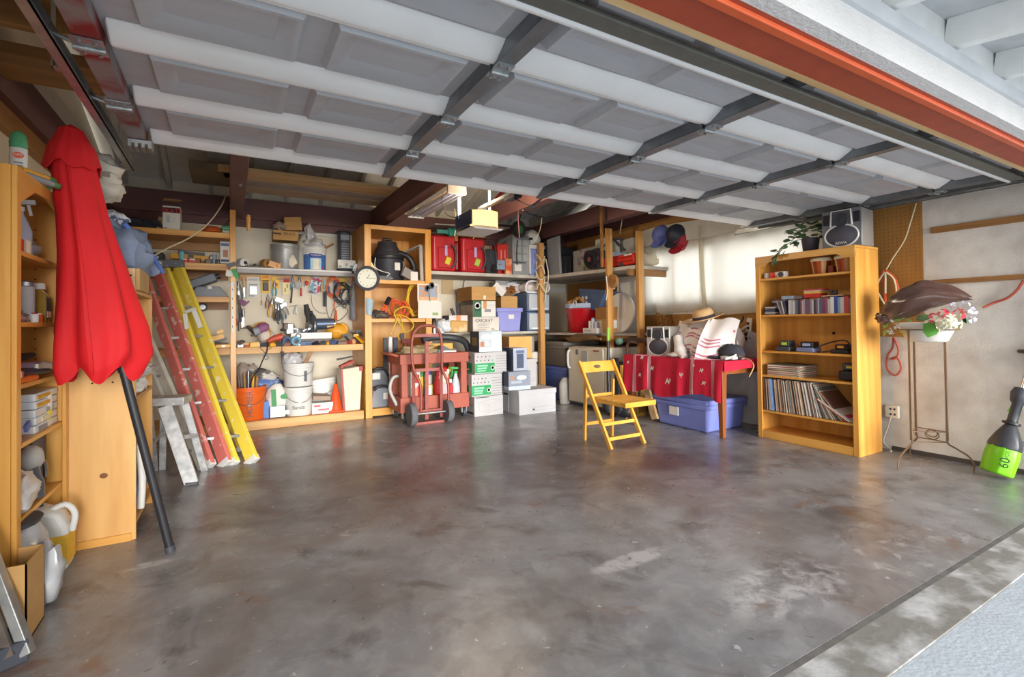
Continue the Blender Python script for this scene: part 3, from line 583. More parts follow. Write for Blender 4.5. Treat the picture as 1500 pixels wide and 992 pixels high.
ht.part('panel', B(hx-.055, hx+.055, 6.68, 6.69, ZS+.42, ZS+.49), flat('#9aa3ab')); ht.part('grille_frame', MB().box(hx-.06, hx-.05, 6.676, 6.7, ZS+.11, ZS+.4).box(hx+.05, hx+.06, 6.676, 6.7, ZS+.11, ZS+.4), M_black)
carton('trinket_box', (1.207,1.43,1.892,1.999), 6.6, .12, M_paper, 'small white box with grey print at the right end of the white shelf', prints=((.35, .62, .1, .9, flat('#d9d5cc')), (.42, .54, .3, .6, flat('#a89888')), (.68, .86, .1, .35, flat('#5f8f80')), (.05, .2, .1, .3, flat('#7f9088'))))
t = T('tape_gun', 'silver tape gun hanging over the end of the white shelf', 'tool', (1.412, 6.56, 1.85)); t.part('body', MB().obox((1.414,6.57,1.902), (.04, .03, .1), (0, 20, 0)), M_galv); t.part('grip', MB().obox((1.388,6.57,1.848), (.03, .02, .05)), M_black)
# loose things on the left half of the white shelf
for k, (px, w_) in enumerate(((356, .08), (392, .09))):
    xx = 0.134 if k == 0 else 0.382
    t = T('cord_roll', ('roll of pale cord on the left end of the white shelf', 'roll of brown twine on the white shelf left of the zinc pail')[k], 'roll', (xx, 6.7, ZS)); t.part('spool', MB().lathe([(.045, -.05), (.06, -.04), (.06, .04), (.045, .05)], (xx, 6.7, ZS+.06), 14, (90, 0, 30)), M_white if k == 0 else M_cardd); t.part('core', MB().lathe([(.022, -.055), (.022, .055)], (xx, 6.7, ZS+.06), 10, (90, 0, 30)), M_black)
solo('file_rasp', MB().bar((0.105, 6.66, ZS+.012), (0.366, 6.64, ZS+.012), .03, .012), M_rust, 'long dark metal rasp lying along the white shelf', 'file')
for k in range(5):
    xx = .17+k*.075; solo('metal_bracket', MB().obox((xx, 6.68+.02*(k % 2), ZS+.025), (.07, .05, .012), (12*k, 25-9*k, 31*k)).obox((xx+.015, 6.69, ZS+.03), (.012, .06, .05), (0, 0, 31*k)), M_steel if k % 2 else M_rust, 'small loose metal bracket among the scraps on the white shelf', 'bracket', 'loose brackets on the white shelf')
for k, (p, r_) in enumerate((((0.469), 20), ((0.545), -30), ((0.644), 15))):
    solo('wood_wedge', MB().obox((p, 6.62+.01*k, ZS+.045), (.13, .05, .07), (10, r_, 12*k)), M_honX, ('honey wood wedge on the white shelf, left of three', 'honey wood wedge on the white shelf, tilted middle of three', 'honey wood wedge on the white shelf, right of three')[k], 'wood')
# ------------------------------------------------------------------ tools hanging on the back wall
YW = 6.86
t = pack((0.181,0.316,1.507,1.761), YW, M_paper, 'large white blister card hanging at the left of the tool wall', M_clear, ((.1, .9, .82, .92, flat('#b9b6ae')), (.1, .6, .05, .1, flat('#8c8a85')), (.15, .85, .62, .66, flat('#6f6d6a'))))
pack((0.339,0.431,1.569,1.792), YW, mat('yellow_card', '#e7b41f', rough=.5), 'yellow tool card hanging right of the white blister card', M_dkgrey, ((.1, .9, .62, .72, flat('#6b4a18')), (.1, .9, .8, .95, flat('#d9821e'))))
pack((0.454,0.539,1.615,1.77), YW, mat('yellow_card'), 'small yellow card hanging above the teal pliers', None, ((.2, .8, .3, .5, flat('#b0552a')),))
pack((0.578,0.658,1.548,1.722), YW, mat('pale_yellow_card', '#e9d9a0'), 'cream packet with printed rings under the red card', None, ((.25, .5, .2, .5, flat('#b59b54')), (.55, .8, .5, .8, flat('#b59b54'))))
pack((0.587,0.658,1.705,1.766), YW-.01, flat('#b3272d'), 'short dark red card hanging over the cream packet')
pack((0.883,1.017,1.57,1.784), YW-.02, mat('patterned_pouch', '#7a6f9c', rough=.6, col2='#cfd3dc', sc=26, var=.6, thr=(.44, .56)), 'patterned purple red pouch hanging in the middle of the tool wall', None, ((.1, .9, .78, .92, flat('#b5344a')), (.7, .95, .1, .5, flat('#c23a48')), (.1, .35, .15, .6, flat('#5f9fb0'))), rot=10, cat='pouch', name='pouch')
solo('red_bulb', MB().blob((0.856,6.82,1.7), (.05, .05, .06), 2, .05), flat('#d23a2c'), 'little red knob left of the patterned pouch', 'knob')
HT = 'pliers and snips hanging on the tool wall'
for k, (px, z, h, col, lb, rot) in enumerate((
    (0.482, 1.527, .2, '#5fa3b5', 'teal handled pliers hanging under the small yellow card', 0),
    (0.435, 1.261, .26, '#d59a2a', 'orange and teal handled snips hanging left of the snips bundle', 6),
    (0.497, 1.218, .24, '#4f4a44', 'black handled pliers at the left of the centre bundle', 0),
    (0.549, 1.174, .27, '#6a6f78', 'grey handled pliers at the front of the centre bundle', -5),
    (0.597, 1.234, .22, '#3e5d78', 'dark blue handled pliers at the right of the centre bundle', -14),
    (0.752, 1.619, .17, '#b9c3cc', 'pale blue handled pliers hanging left of the red screwdriver', 8),
    (0.71, 1.635, .16, '#8fa4b8', 'light grey pliers hanging beside the long black scriber', -8))):
    pliers(px, 6.83-.01*(k % 3), z, h, mat('grip%d' % k, col, rough=.45), lb, rot=rot)
solo('clamp_head', MB().obox((0.535,6.82,1.475), (.09, .05, .05), (0, 20, 0)).obox((0.582,6.82,1.415), (.07, .04, .04), (0, -35, 0)), mat('pale_blue_metal', '#aebccb', rough=.35, metal=.5), 'pale blue clamp head above the centre bundle of pliers', 'clamp')
driver(0.793, 6.84, 1.532, .24, mat('red_grip', '#c63a25', rough=.4), 'red handled screwdriver hanging left of the patterned pouch')
solo('scriber', MB().tube([(0.689,6.84,1.784), (0.688,6.84,1.609), (0.671,6.84,1.443)], [.006, .009, .012], 7), M_black, 'long thin black scriber hanging beside light grey pliers', 'tool')
solo('hook_rack', MB().tube([(0.507,6.84,1.743), (0.705,6.84,1.758)], .005, 6).tube([(0.655,6.84,1.399), (0.751,6.84,1.418)], .004, 6).tube([(0.719,6.84,1.4), (0.702,6.84,1.304), (0.742,6.84,1.295), (0.735,6.84,1.4)], .004, 6), M_steel, 'wire hooks with a small steel hanger in the middle of the tool wall', 'hook')
can('caulk_tube', 1.082, 6.83, 1.402, .022, .2, M_dkgrey, 'dark tube hanging left of the orange cord', 'tube', cap=flat('#3c4a44'))
solo('green_file', MB().bar((1.077,6.84,1.762), (1.084,6.84,1.627), .03, .02, (0, 1, 0)), flat('#7fa79b'), 'grey green handle hanging above the dark tube', 'handle')
coil('extension_cable', (1.184,6.82,1.664), .075, .007, mat('orange_cable', '#d85a26', rough=.5), 'bundle of orange cord hanging on the tool wall', 5, .3, flatz=1.6, tail=[(1.191,6.82,1.42), (1.216,6.82,1.348)])
solo('orange_plug', MB().cyl((1.216,6.82,1.348), (1.215,6.82,1.212), .012, .022, 10), mat('orange_cable'), 'orange plug hanging below the orange cord bundle', 'plug')
pack((1.189,1.249,1.51,1.773), 6.82, mat('slate_card', '#5b6478'), 'narrow slate packet between the orange cord and the black cables', None, ((.1, .9, .75, .95, flat('#3f4660')),))
pack((1.262,1.341,1.631,1.777), 6.83, flat('#c9a83a'), 'yellow printed packet behind the black cable coils', None, ((.1, .6, .3, .7, flat('#4a4a48')),))
for k, (px, r_) in enumerate(((1.289, .1), (1.368, .09))):
    coil('cable_coil', (px, 6.79, 1.575-.03*k), r_, .006, M_black, ('black cable coil hanging right of the slate packet', 'black cable coil hanging beside the grey gloves')[k], 5, .25, flatz=1.3, seed=k+4)
gl_ = mat('grey_glove', '#8a8b92', rough=.6, var=.2)
for k, (a, b_, w_) in enumerate((((516, 412), (518, 470), .07), ((523, 412), (524, 460), .06))):
    p = (1.427,6.76,1.74) if k == 0 else (1.498,6.76,1.742); q = (1.441,6.76,1.209) if k == 0 else (1.513,6.76,1.347)
    P = Vector(p); Q = Vector(q); m = MB().tube([P, P.lerp(Q, .25), P.lerp(Q, .55), P.lerp(Q, .85), Q], [.02, .035, .055, .06, .03], 10, smooth=2)
    for j in range(3): m.tube([P.lerp(Q, .4)+Vector((-.03+.03*j, -.03, 0)), P.lerp(Q, .9)+Vector((-.03+.03*j, -.045, 0))], [.008, .016], 6)
    solo('caulk_gun_bag' if k == 0 else 'work_glove', m, gl_, ('large grey glove hanging by the honey cabinet', 'slim grey glove hanging beside the wall clock')[k], 'glove')
solo('chain', MB().tube([(1.501,6.5,1.65), (1.508,6.5,1.384), (1.496,6.5,1.073)], .009, 6).tube([(1.475,6.5,1.605), (1.48,6.5,1.206)], .006, 6), M_steel, 'steel chain hanging along the side of the honey cabinet', 'chain')
solo('hacksaw', MB().tube([(1.461,6.72,1.482), (1.467,6.72,1.136)], [.018, .008], 6).tube([(1.502,6.7,1.619), (1.491,6.7,1.299)], .012, 6), M_rust, 'rusty pry bars hanging beside the grey gloves', 'tool')
solo('hang_wire', MB().tube([(0.918,6.86,1.553), (0.934,6.86,1.411), (1.017,6.86,1.322), (1.102,6.86,1.313)], .003, 5, smooth=4), M_dkgrey, 'thin loose wire hanging below the patterned pouch', 'wire')
solo('dark_loop', MB().tube([(1.1,6.84,1.411), (1.116,6.84,1.303), (1.167,6.84,1.212), (1.289,6.84,1.23), (1.378,6.84,1.349), (1.273,6.84,1.412), (1.185,6.84,1.348), (1.15,6.84,1.231)], .004, 5, smooth=4), M_black, 'black cable looping down to the yellow saw', 'cable')
# tools hanging at the tall post
wr = T('wall_standard', 'white slotted shelf standard on the tall pine post with tools hanging from it', 'bracket', (0.023, 6.11, 1.082))
wr.part('rail', B(0.008, 0.034, 6.1, 6.118, 1.082, 1.635), M_white)
for j in range(5): wr.part('slot', B(0.018, 0.025, 6.098, 6.101, 1.141+j*.1, 1.141+.02+j*.1), M_black)
wr.part('arm', MB().bar((-0.033,6.1,1.567), (0.025,6.1,1.635), .006, .03, (0, 1, 0)).bar((0.031,6.1,1.635), (0.076,6.1,1.569), .006, .03, (0, 1, 0)), M_white)
t = T('caulking_gun', 'green and black trigger gun hanging at the top of the tall post', 'tool', (0.051,6.05,1.727)); t.part('grip', MB().bar((0.025,6.05,1.77), (0.07,6.05,1.676), .03, .035, (1, 0, 0)), flat('#2f9a48')); t.part('barrel', MB().bar((-0.025,6.05,1.797), (0.051,6.05,1.83), .04, .04), M_black); t.part('card', MB().bar((0,6.06,1.755), (-0.007,6.06,1.689), .005, .07, (1, 0, 0)), M_paper)
HG = (('long pale file hanging beside the white shelf standard', 349, 415, 440, M_steel), ('dark chisel hanging low beside the white shelf standard', 351, 445, 478, M_rust), ('second chisel hanging low on the tall post', 355, 450, 482, M_steel), ('tan handled scraper hanging left of the white blister card', 357, 408, 432, M_raw))
for lb, a, y0, y1, mm in HG:
    pass
for k, (p, q, mm, lb) in enumerate((((0.085,6.75,1.696), (0.091,6.75,1.467), M_steel, HG[0][0]), ((0.098,6.75,1.401), (0.126,6.75,1.138), M_rust, HG[1][0]), ((0.134,6.75,1.368), (0.14,6.75,1.154), M_steel, HG[2][0]), ((0.143,6.75,1.739), (0.149,6.75,1.508), M_raw, HG[3][0]))):
    P, Q = Vector(p), Vector(q); t = T('hand_tool', lb, 'tool', tuple(Q)); t.part('blade', MB().bar(P.lerp(Q, .45), Q, .022, .006, (0, 1, 0), w2=.012), M_steel); t.part('handle', MB().tube([P, P.lerp(Q, .2), P.lerp(Q, .5)], [.012, .016, .012], 8), mm)
for k, (p, q) in enumerate((((0.058,6.3,1.292), (0.064,6.3,1.155)),)): driver(p[0], 6.3, q[2], .2, mat('red_brown_grip', '#a34a34'), 'red brown handled screwdriver hanging on the tall post')
solo('purple_snips', MB().obox((0.126,6.7,1.44), (.07, .03, .06), (0, 30, 0)).bar((0.14,6.7,1.399), (0.198,6.7,1.457), .008, .02), flat('#7d4a6e'), 'small purple snips hanging beside the tall post', 'snips')
solo('square_bar', MB().bar((0.105,6.8,1.13), (0.281,6.8,1.136), .01, .02), M_rust, 'dark steel bar fixed low across the tool wall', 'bar')
for k in range(3):
    solo('key_ring', MB().tube([(.075+.012*k, 6.25+.06*k, 1.5-.1*k), (.08+.01*k, 6.24+.06*k, 1.4-.1*k)], .014, 6).tube([(.078, 6.25+.06*k, 1.42-.1*k), (.08, 6.25+.06*k, 1.3-.1*k)], .008, 6), (M_rust, M_steel, M_dkgrey)[k], ('rusty hanging chuck key highest on the post side', 'steel chuck key hanging in the middle of the post side', 'dark chuck key hanging lowest on the post side')[k], 'key')
# ------------------------------------------------------------------ on the workbench
ZB = .92
t = T('respirator', 'grey and purple respirator mask with straps on the workbench', 'mask', (0.365,6.45,0.998)); t.part('shell', MB().blob((0.366,6.45,1.022), (.2, .16, .17), 3, .08, rot=(0, 25, 0)), mat('cream_shell', '#cbbfb0', rough=.5)); t.part('cover', MB().blob((0.322,6.42,1.128), (.16, .12, .12), 5, .1, rot=(0, -25, 0)), flat('#8d5a80')); t.part('filter', MB().cyl((0.236,6.4,1.082), (0.292,6.4,1.104), .05, .045, 14), flat('#8f949c')); t.part('strap', MB().tube([(0.231,6.45,1.137), (0.281,6.45,1.184), (0.366,6.45,1.183), (0.406,6.4,1.054), (0.374,6.36,0.961)], .011, 6, smooth=4), mat('amber_strap', '#bb8428'))
solo('heat_gun', MB().tube([(0.363,6.28,0.971), (0.44,6.28,1.008), (0.526,6.28,1.03)], [.022, .036, .045], 10), mat('faded_red_plastic', '#c05038', rough=.45), 'faded red tapered tool lying at the front of the workbench', 'tool')
t = T('chop_saw', 'silver abrasive chop saw with a lifted black handle on the workbench', 'saw', (0.859, 6.5, ZB))
t.part('disc_guard', MB().lathe([(.0, -.02), (.15, -.02), (.155, -.015), (.155, .015), (.15, .02), (0, .02)], (0.868,6.5,1.144), 26, (0, 90, 12)), mat('guard_grey', '#74797f', rough=.35, metal=.7)); t.part('motor', MB().cyl((0.907,6.5,1.169), (1.125,6.5,1.175), .07, .065, 16), mat('motor_blue_grey', '#5f6b82', rough=.35, metal=.5)); t.part('motor_cap', MB().cyl((1.109,6.5,1.175), (1.141,6.5,1.175), .06, n=16), M_chrome)
t.part('handle', MB().tube([(0.836,6.5,1.195), (0.829,6.5,1.296), (0.807,6.5,1.413)], [.03, .04, .03], 10, smooth=3), mat('black_foam', '#33332f', rough=.8)); t.part('knob', MB().cyl((0.84,6.46,1.303), (0.879,6.46,1.312), .016, .024, 10), M_black); t.part('base', B(0.702, 1.097, 6.35, 6.6, ZB, ZB+.05), M_dkgrey, bevel=.005)
t.part('bolt', MB().cyl((0.862,6.46,1.144), (0.849,6.42,1.144), .025, n=10), M_chrome)
t = T('box_level', 'white aluminium box beam with a round vial on the workbench', 'level', (0.832, 6.3, ZB+.09)); t.part('beam', B(0.616, 1.073, 6.29, 6.32, 0.993, 1.067), M_white, bevel=.003); t.part('vial', MB().lathe([(.034, 0), (.034, .006), (.02, .008), (0, .008)], (0.696,6.29,1.029), 16, (90, 0, 0)), M_dkgrey); t.part('vial_glass', MB().lathe([(.018, .0), (.018, .009), (0, .009)], (0.696,6.29,1.029), 12, (90, 0, 0)), M_steel)
solo('support_block', B(0.647, 1.061, 6.3, 6.34, ZB, ZB+.09), M_rust, 'dark steel block under the white box beam', 'block')
t = T('yellow_sander', 'yellow power tool body at the right of the workbench', 'tool', (1.208,6.55,1.035)); t.part('body', MB().blob((1.183,6.55,1.079), (.27, .2, .2), 7, .1), mat('amber_plastic', '#d8992a', rough=.45)); t.part('grip', MB().tube([(1.224,6.5,1.174), (1.291,6.5,1.121), (1.273,6.5,1.016)], .022, 8, smooth=3), mat('amber_plastic')); t.part('base_plate', MB().bar((1.043,6.5,1.133), (1.141,6.5,1.157), .12, .02), mat('amber_plastic'))
t = T('bench_vise', 'small grey vise with spindle on the workbench behind the white beam', 'vise', (0.63,6.6,1.072)); t.part('body', MB().obox((0.63,6.6,1.114), (.09, .12, .13)), M_steel, bevel=.01); t.part('jaw', MB().obox((0.584,6.6,1.148), (.05, .14, .08)), M_rust, bevel=.008); t.part('spindle', MB().cyl((0.554,6.6,1.115), (0.707,6.6,1.112), .014), M_chrome)
for k, px in enumerate((0.723, 0.801)): can('glass_jar', px, 6.62, ZB, .045, .2, mat('jar_grey', '#a9aeb0', rough=.25), ('grey glass jar behind the white beam, left one', 'grey glass jar behind the white beam, next to the saw disc')[k], 'jar', cap=M_galv)
for k, (p, col) in enumerate((((0.566,6.24,0.958), '#4a5a78'), ((0.66,6.24,0.947), '#6fa0b4'))):
    t = T('tape_roll', ('navy tape roll at the front of the workbench', 'pale blue tape roll at the front of the workbench')[k], 'tape', (p[0], p[1], ZB)); t.part('tape', MB().lathe([(.03, -.022), (.055, -.022), (.055, .022), (.03, .022), (.03, -.022)], (p[0], p[1], ZB+.055), 18, (90, 0, 15)), flat(col))
YT = mat('yellow_tool')
sc_ = [('yellow handled tape measure at the front left of the workbench', 372, YT, (.09, .05, .05)), ('tan knife handle at the front left of the workbench', 361, M_raw, (.06, .04, .05)), ('dark drill chuck in the front left corner of the workbench', 353, M_rust, (.07, .06, .07)), ('red and white marker box at the front of the workbench', 366, flat('#b3543c'), (.12, .03, .025)), ('blue grey socket tray at the front of the workbench', 449, flat('#5d6f8e'), (.14, .06, .045)), ('red handled wrench at the front of the workbench under the saw', 478, flat('#b5452e'), (.12, .04, .03)), ('navy can lid at the front of the workbench right of the saw', 487, flat('#39436a'), (.08, .05, .05)), ('grey jaw spanner at the right front of the workbench', 500, M_steel, (.12, .05, .03)), ('copper fitting at the right end of the workbench', 518, flat('#c98a5c'), (.05, .05, .05)), ('small white tag box near the tape measure', 375, M_paper, (.06, .03, .05)), ('dark pile of sockets left of the navy tape roll', 408, M_dkgrey, (.1, .06, .04)), ('silver clamp foot under the white beam', 464, M_steel, (.1, .05, .04))]
XB = [0.23, 0.155, 0.102, 0.188, 0.779, 0.997, 1.074, 1.185, 1.322, 0.259, 0.492, 0.891]
for k, ((lb, _, mm, d), xx) in enumerate(zip(sc_, XB)): solo('bench_oddment', MB().obox((xx, 6.22+.03*(k % 3), ZB+d[2]/2), d, (0, 0, (-20+37*k) % 50-25)).obox((xx+.01, 6.23+.03*(k % 3), ZB+d[2]*.9), (d[0]*.45, d[1]*.5, d[2]*.5), (0, 0, 20*k)), mm, lb, 'tool', bevel=.004)
for k, (p, q, mm, lb) in enumerate((((1.226,6.3,1.021), (1.289,6.25,0.919), M_dkgrey, 'dark flat chisel leaning at the right end of the workbench'), ((1.358,6.3,1.018), (1.431,6.22,0.932), mat('yellow_tool'), 'yellow and white ruler leaning at the right end of the workbench'), ((1.402,6.35,1.067), (1.466,6.3,0.989), M_dkgrey, 'dark grey pry bar leaning on the cabinet side above the ruler'), ((1.338,6.4,1.068), (1.382,6.3,0.949), M_rust, 'brown hammer leaning at the right end of the workbench'))):
    solo('leaning_tool', MB().bar(p, q, .035, .02).bar(Vector(p)+Vector((-.03, 0, 0)), Vector(p)+Vector((.03, 0, .01)), .03, .03), mm, lb, 'tool')
solo('power_cable', MB().tube([(0.363,6.16,0.982), (0.353,6.13,0.869), (0.326,6.13,0.809), (0.305,6.13,0.757), (0.272,6.14,0.675), (0.213,6.2,0.582), (0.187,6.25,0.488)], .007, 6, smooth=4), M_black, 'black cord trailing from the workbench down to the orange bucket', 'cord')
solo('cord_loop', MB().tube([(0.286,6.14,0.916), (0.333,6.13,0.854), (0.367,6.13,0.799), (0.346,6.13,0.778), (0.319,6.13,0.809), (0.347,6.13,0.869), (0.409,6.14,0.92)], .003, 5, smooth=4), M_dkgrey, 'thin dark loop of cord over the workbench edge', 'cord')
solo('hanging_plug', MB().tube([(0.507,6.14,0.94), (0.506,6.13,0.855)], .004, 5).cyl((0.506,6.13,0.863), (0.513,6.13,0.808), .018, .012, 8), M_dkgrey, 'black plug hanging over the front of the workbench', 'plug')
# pull handle hanging from the beam, and the long pale cord
t = T('wooden_pull', 'yellow wooden pull handle on a string near the tall post', 'handle', (0.174,6,2.177)); t.part('grip', MB().lathe([(.012, 0), (.022, .03), (.018, .08), (.024, .13), (.015, .17), (0, .17)], (0.174,6,2.185), 10), M_honZ); t.part('string', MB().tube([(0.175,6,2.303), (0.179,6,2.54)], .003, 5), M_dkgrey)
solo('ceiling_cable', MB().tube([(-0.043,6.3,2.598), (-0.075,6.25,2.492), (-0.15,6.15,2.33), (-0.24,6.05,2.187), (-0.375,6,2.055), (-0.543,5.95,1.939), (-0.664,5.9,1.838)], .007, 6, smooth=4), M_rope, 'long pale cord hanging from the beam down to the ladders', 'cord')
# ------------------------------------------------------------------ under the workbench
ZD = .1
ob = bucket('orange_bucket', (0.176, 6.37, ZD), .185, .37, mat('orange_plastic', '#e2651c', rough=.42, var=.05), 'bright orange bucket full of tool handles under the workbench')
xo = 0.176
ob.part('bucket_print', MB().text('HOMER', (xo+.01, 6.18, ZD+.19), .085, rot=90), M_black)
for k, (dx, h, mm, lb) in enumerate(((-.1, .5, M_rust, 'rusty bar'), (-.04, .52, M_oldX, 'dark wooden handle'), (.0, .54, M_steel, 'steel rod'), (.05, .5, mat('yellow_tool'), 'yellow handle'), (.09, .48, M_oldX, 'short brown handle'))):
    solo('long_handled_tool', MB().tube([(xo+dx*.6, 6.37, ZD+.02), (xo+dx, 6.42-.02*k, ZD+h)], [.012, .016], 7), mm, lb+' standing in the bright orange bucket', 'tool')
solo('crumpled_bag', MB().blob((0.17,6.6,0.533), (.26, .2, .34), 3, .22), mat('taupe_cloth', '#9c8d80', rough=.85), 'crumpled taupe cloth bag behind the orange bucket', 'bag')
solo('blue_sack', MB().blob((0.32, 6.6, .45), (.45, .28, .26), 5, .15), mat('blue_film', '#5b78b4', rough=.45, col2='#c6ccd6', sc=3, thr=(.5, .6)), 'blue and white plastic sack under the workbench behind the orange bucket', 'sack')
solo('printed_sack', MB().blob((0.326,6.55,0.584), (.36, .2, .12), 6, .15, rot=(0, 14, 0)), mat('dark_print', '#6f6a66', rough=.5, col2='#d6cfc6', sc=9, thr=(.48, .56)), 'dark printed sack folded on top of the blue and white sack', 'sack')
solo('clear_sack', MB().blob((0.336, 6.5, .26), (.3, .2, .32), 7, .16), mat('blue_grey_film', '#b9bfc6', rough=.35, var=.15), 'pale translucent sack under the workbench beside the orange bucket', 'sack')
solo('blue_packet', MB().obox((0.353, 6.34, .19), (.07, .1, .2), (0, -6, 0)), flat('#5a7cbc'), 'narrow blue packet beside the orange bucket', 'packet')
t = T('quick_mix_bag', 'white bag with green print standing in a clear bin under the workbench', 'bag', (0.468, 6.36, ZD)); bx0 = 0.382; bx1 = 0.554
t.part('bag', MB().blob(((bx0+bx1)/2, 6.38, .3), (.23, .16, .36), 9, .08), M_paper); t.part('print', MB().bar((bx0+.045, 6.3, .42), (bx0+.055, 6.29, .22), .005, .05, (1, 0, 0)), flat('#3f8f55')); t.part('print', MB().lathe([(.042, 0), (.042, .004), (0, .004)], (bx0+.16, 6.298, .33), 14, (90, 0, 0), sy=.7), flat('#3f8f55'))
t = T('clear_bin', 'shallow clear bin holding the white and green bag', 'bin', (0.464, 6.36, ZD)); t.part('tub', MB().box(bx0, bx1, 6.24, 6.25, ZD, .23).box(bx0, bx1, 6.48, 6.49, ZD, .23).box(bx0, bx0+.008, 6.24, 6.49, ZD, .23).box(bx1-.008, bx1, 6.24, 6.49, ZD, .23).box(bx0, bx1, 6.24, 6.49, ZD, ZD+.008), M_clear); t.part('label', B(bx0+.05, bx0+.14, 6.2375, 6.24, ZD+.03, ZD+.08), M_paper); t.part('label', B(bx0+.16, bx0+.21, 6.2375, 6.24, ZD+.03, ZD+.08), M_paper)
xb = 0.704
b1 = bucket('white_bucket', (xb, 6.36, ZD), .155, .33, M_white, 'white bucket with a handwritten name, lower of two nested buckets under the workbench'); b1.part('handwriting', MB().text('Sands', (xb-.02, 6.206, ZD+.1), .06), M_dkgrey)
b2 = bucket('white_bucket', (xb, 6.38, ZD+.34), .17, .27, M_white, 'white bucket nested on the handwritten one, holding a grey bag and brush'); b2.part('grey_patch', B(xb+.045, xb+.075, 6.212, 6.225, ZD+.4, ZD+.52), M_dkgrey)
solo('grey_bag', MB().blob((xb-.07, 6.38, ZD+.66), (.22, .2, .2), 5, .2), mat('grey_film'), 'translucent grey bag sticking out of the upper white bucket', 'bag')
t = T('paint_brush', 'wooden handled brush sticking up out of the upper white bucket', 'brush', (xb+.05, 6.38, ZD+.55)); t.part('handle', MB().bar((xb+.03, 6.38, ZD+.5), (xb+.15, 6.36, ZD+.76), .045, .02, (0, 1, 0)), M_oldX)
b3 = bucket('white_bucket', (1.02, 6.58, ZD+.03), .19, .34, M_white, 'white bucket tilted back behind the pink printed carton under the workbench', tilt=(-8, -7, 0))
carton('grout_box', (0.834,1.073,0.05,0.229), 6.24, .2, M_paper, 'white and pink printed carton open at the top under the workbench', prints=((.04, .96, .06, .3, flat('#c86a86')), (.1, .4, .74, .86, flat('#c4606a')), (.3, .8, .5, .6, flat('#c46a78')), ('s', .1, .9, .1, .5, flat('#c86a86')))).part('title', MB().text('SUPERIOR', (0.956, 6.2375, 0.139), .033), flat('#a83a58'))
solo('folded_sheets', MB().obox((0.943, 6.33, .29), (.2, .14, .05), (8, 6, 5)), mat('grey_paper'), 'folded grey sheets in the top of the pink printed carton', 'paper')
t = T('traffic_cone', 'small orange traffic cone under the workbench beside the beige bin', 'cone', (1.111, 6.28, ZD)); xc = 1.111
t.part('cone', MB().lathe([(.08, .02), (.075, .03), (.022, .33), (.012, .34), (0, .34)], (xc, 6.29, ZD), 18), mat('cone_orange', '#e8501e', rough=.45)); t.part('base', B(xc-.09, xc+.09, 6.2, 6.38, ZD, ZD+.025), mat('cone_orange'), bevel=.01)
t = T('waste_bin', 'tall beige waste bin with a red inner rim beside the honey cabinet', 'bin', (1.286, 6.35, ZD))
x0 = 1.161; x1 = 1.423; z1 = 0.642
t.part('body', MB().prism([(x0+.03, ZD), (x1-.03, ZD), (x1, z1), (x0, z1-.03)], 6.24, 6.5), mat('beige_plastic', '#cfc6ae', rough=.5), bevel=.012); t.part('rim', MB().box(x1-.04, x1+.004, 6.23, 6.51, z1-.06, z1).bar((x0, 6.24, z1+.0), (x1-.1, 6.26, z1+.06), .02, .03).bar((x0, 6.3, z1+.0), (x1-.1, 6.4, z1+.06), .02, .03), mat('dull_red_plastic', '#a5443c')); t.part('lid_handle', MB().bar((x0-.03, 6.3, z1+.09), (x1-.1, 6.3, z1+.12), .05, .02, w2=.02), M_black)
t.part('side_strip', MB().prism([(x0+.03, ZD), (x0+.055, ZD), (x0+.025, z1-.03), (x0, z1-.03)], 6.232, 6.24), mat('dull_red_plastic'))
# ------------------------------------------------------------------ honey cabinet
cb = T('open_cabinet', 'tall honey wood open cabinet between the workbench and the suitcases', 'cabinet', (1.87, 6.53, 0))
for x in (1.44, 2.235): cb.part('side_panel', B(x, x+.065, 6.17, 6.88, 0, 2.4), M_honZ)
for x in (1.44, 2.225): cb.part('stile', B(x-.002, x+.08, 6.145, 6.17, .0, 2.4), M_honZ, bevel=.003)
cb.part('back_panel', B(1.5, 2.24, 6.86, 6.88, .1, 2.38), M_honZ); cb.part('top_panel', B(1.5, 2.24, 6.15, 6.88, 2.345, 2.4), M_honX)
for z in (1.67, 1.18): cb.part('shelf', B(1.505, 2.235, 6.17, 6.86, z, z+.05), M_honX, bevel=.003)
cb.part('base', B(1.505, 2.235, 6.15, 6.86, .02, .11), M_honX, bevel=.003)
M_vac = mat('vacuum_charcoal', '#34343c', rough=.5, var=.12)
sv = T('shop_vacuum', 'black shop vacuum on the top shelf of the honey cabinet', 'vacuum', (1.84, 6.5, 1.72))
sv.part('tank', MB().lathe([(.2, 0), (.215, .02), (.2, .3), (.205, .31), (.205, .33), (.15, .42)], (1.82, 6.5, 1.72), 24), M_vac); sv.part('motor_head', MB().lathe([(.17, .37), (.165, .42), (.13, .48), (.12, .53), (.06, .545), (0, .55)], (1.82, 6.5, 1.72), 20), M_vac)
sv.part('rim', MB().lathe([(.212, .29), (.22, .3), (.22, .33), (.2, .34)], (1.82, 6.5, 1.72), 24), M_black); sv.part('hose', MB().tube([(1.95, 6.4, 2.1), (2.06, 6.36, 2.05), (2.13, 6.34, 1.92), (2.1, 6.32, 1.79)], .04, 10, smooth=5), M_black); sv.part('sticker', B(1.86, 1.93, 6.294, 6.302, 1.86, 1.96), M_paper); sv.part('top_handle', MB().tube([(1.75, 6.5, 2.24), (1.77, 6.5, 2.29), (1.87, 6.5, 2.29), (1.89, 6.5, 2.24)], .016, 8), M_black)
t = T('empty_frame', 'empty silver frame leaning at the right inside the honey cabinet', 'frame', (2.15, 6.4, 1.72)); P = [(2.05, 6.55, 1.73), (2.2, 6.22, 1.73), (2.2, 6.26, 2.2), (2.05, 6.58, 2.12)]
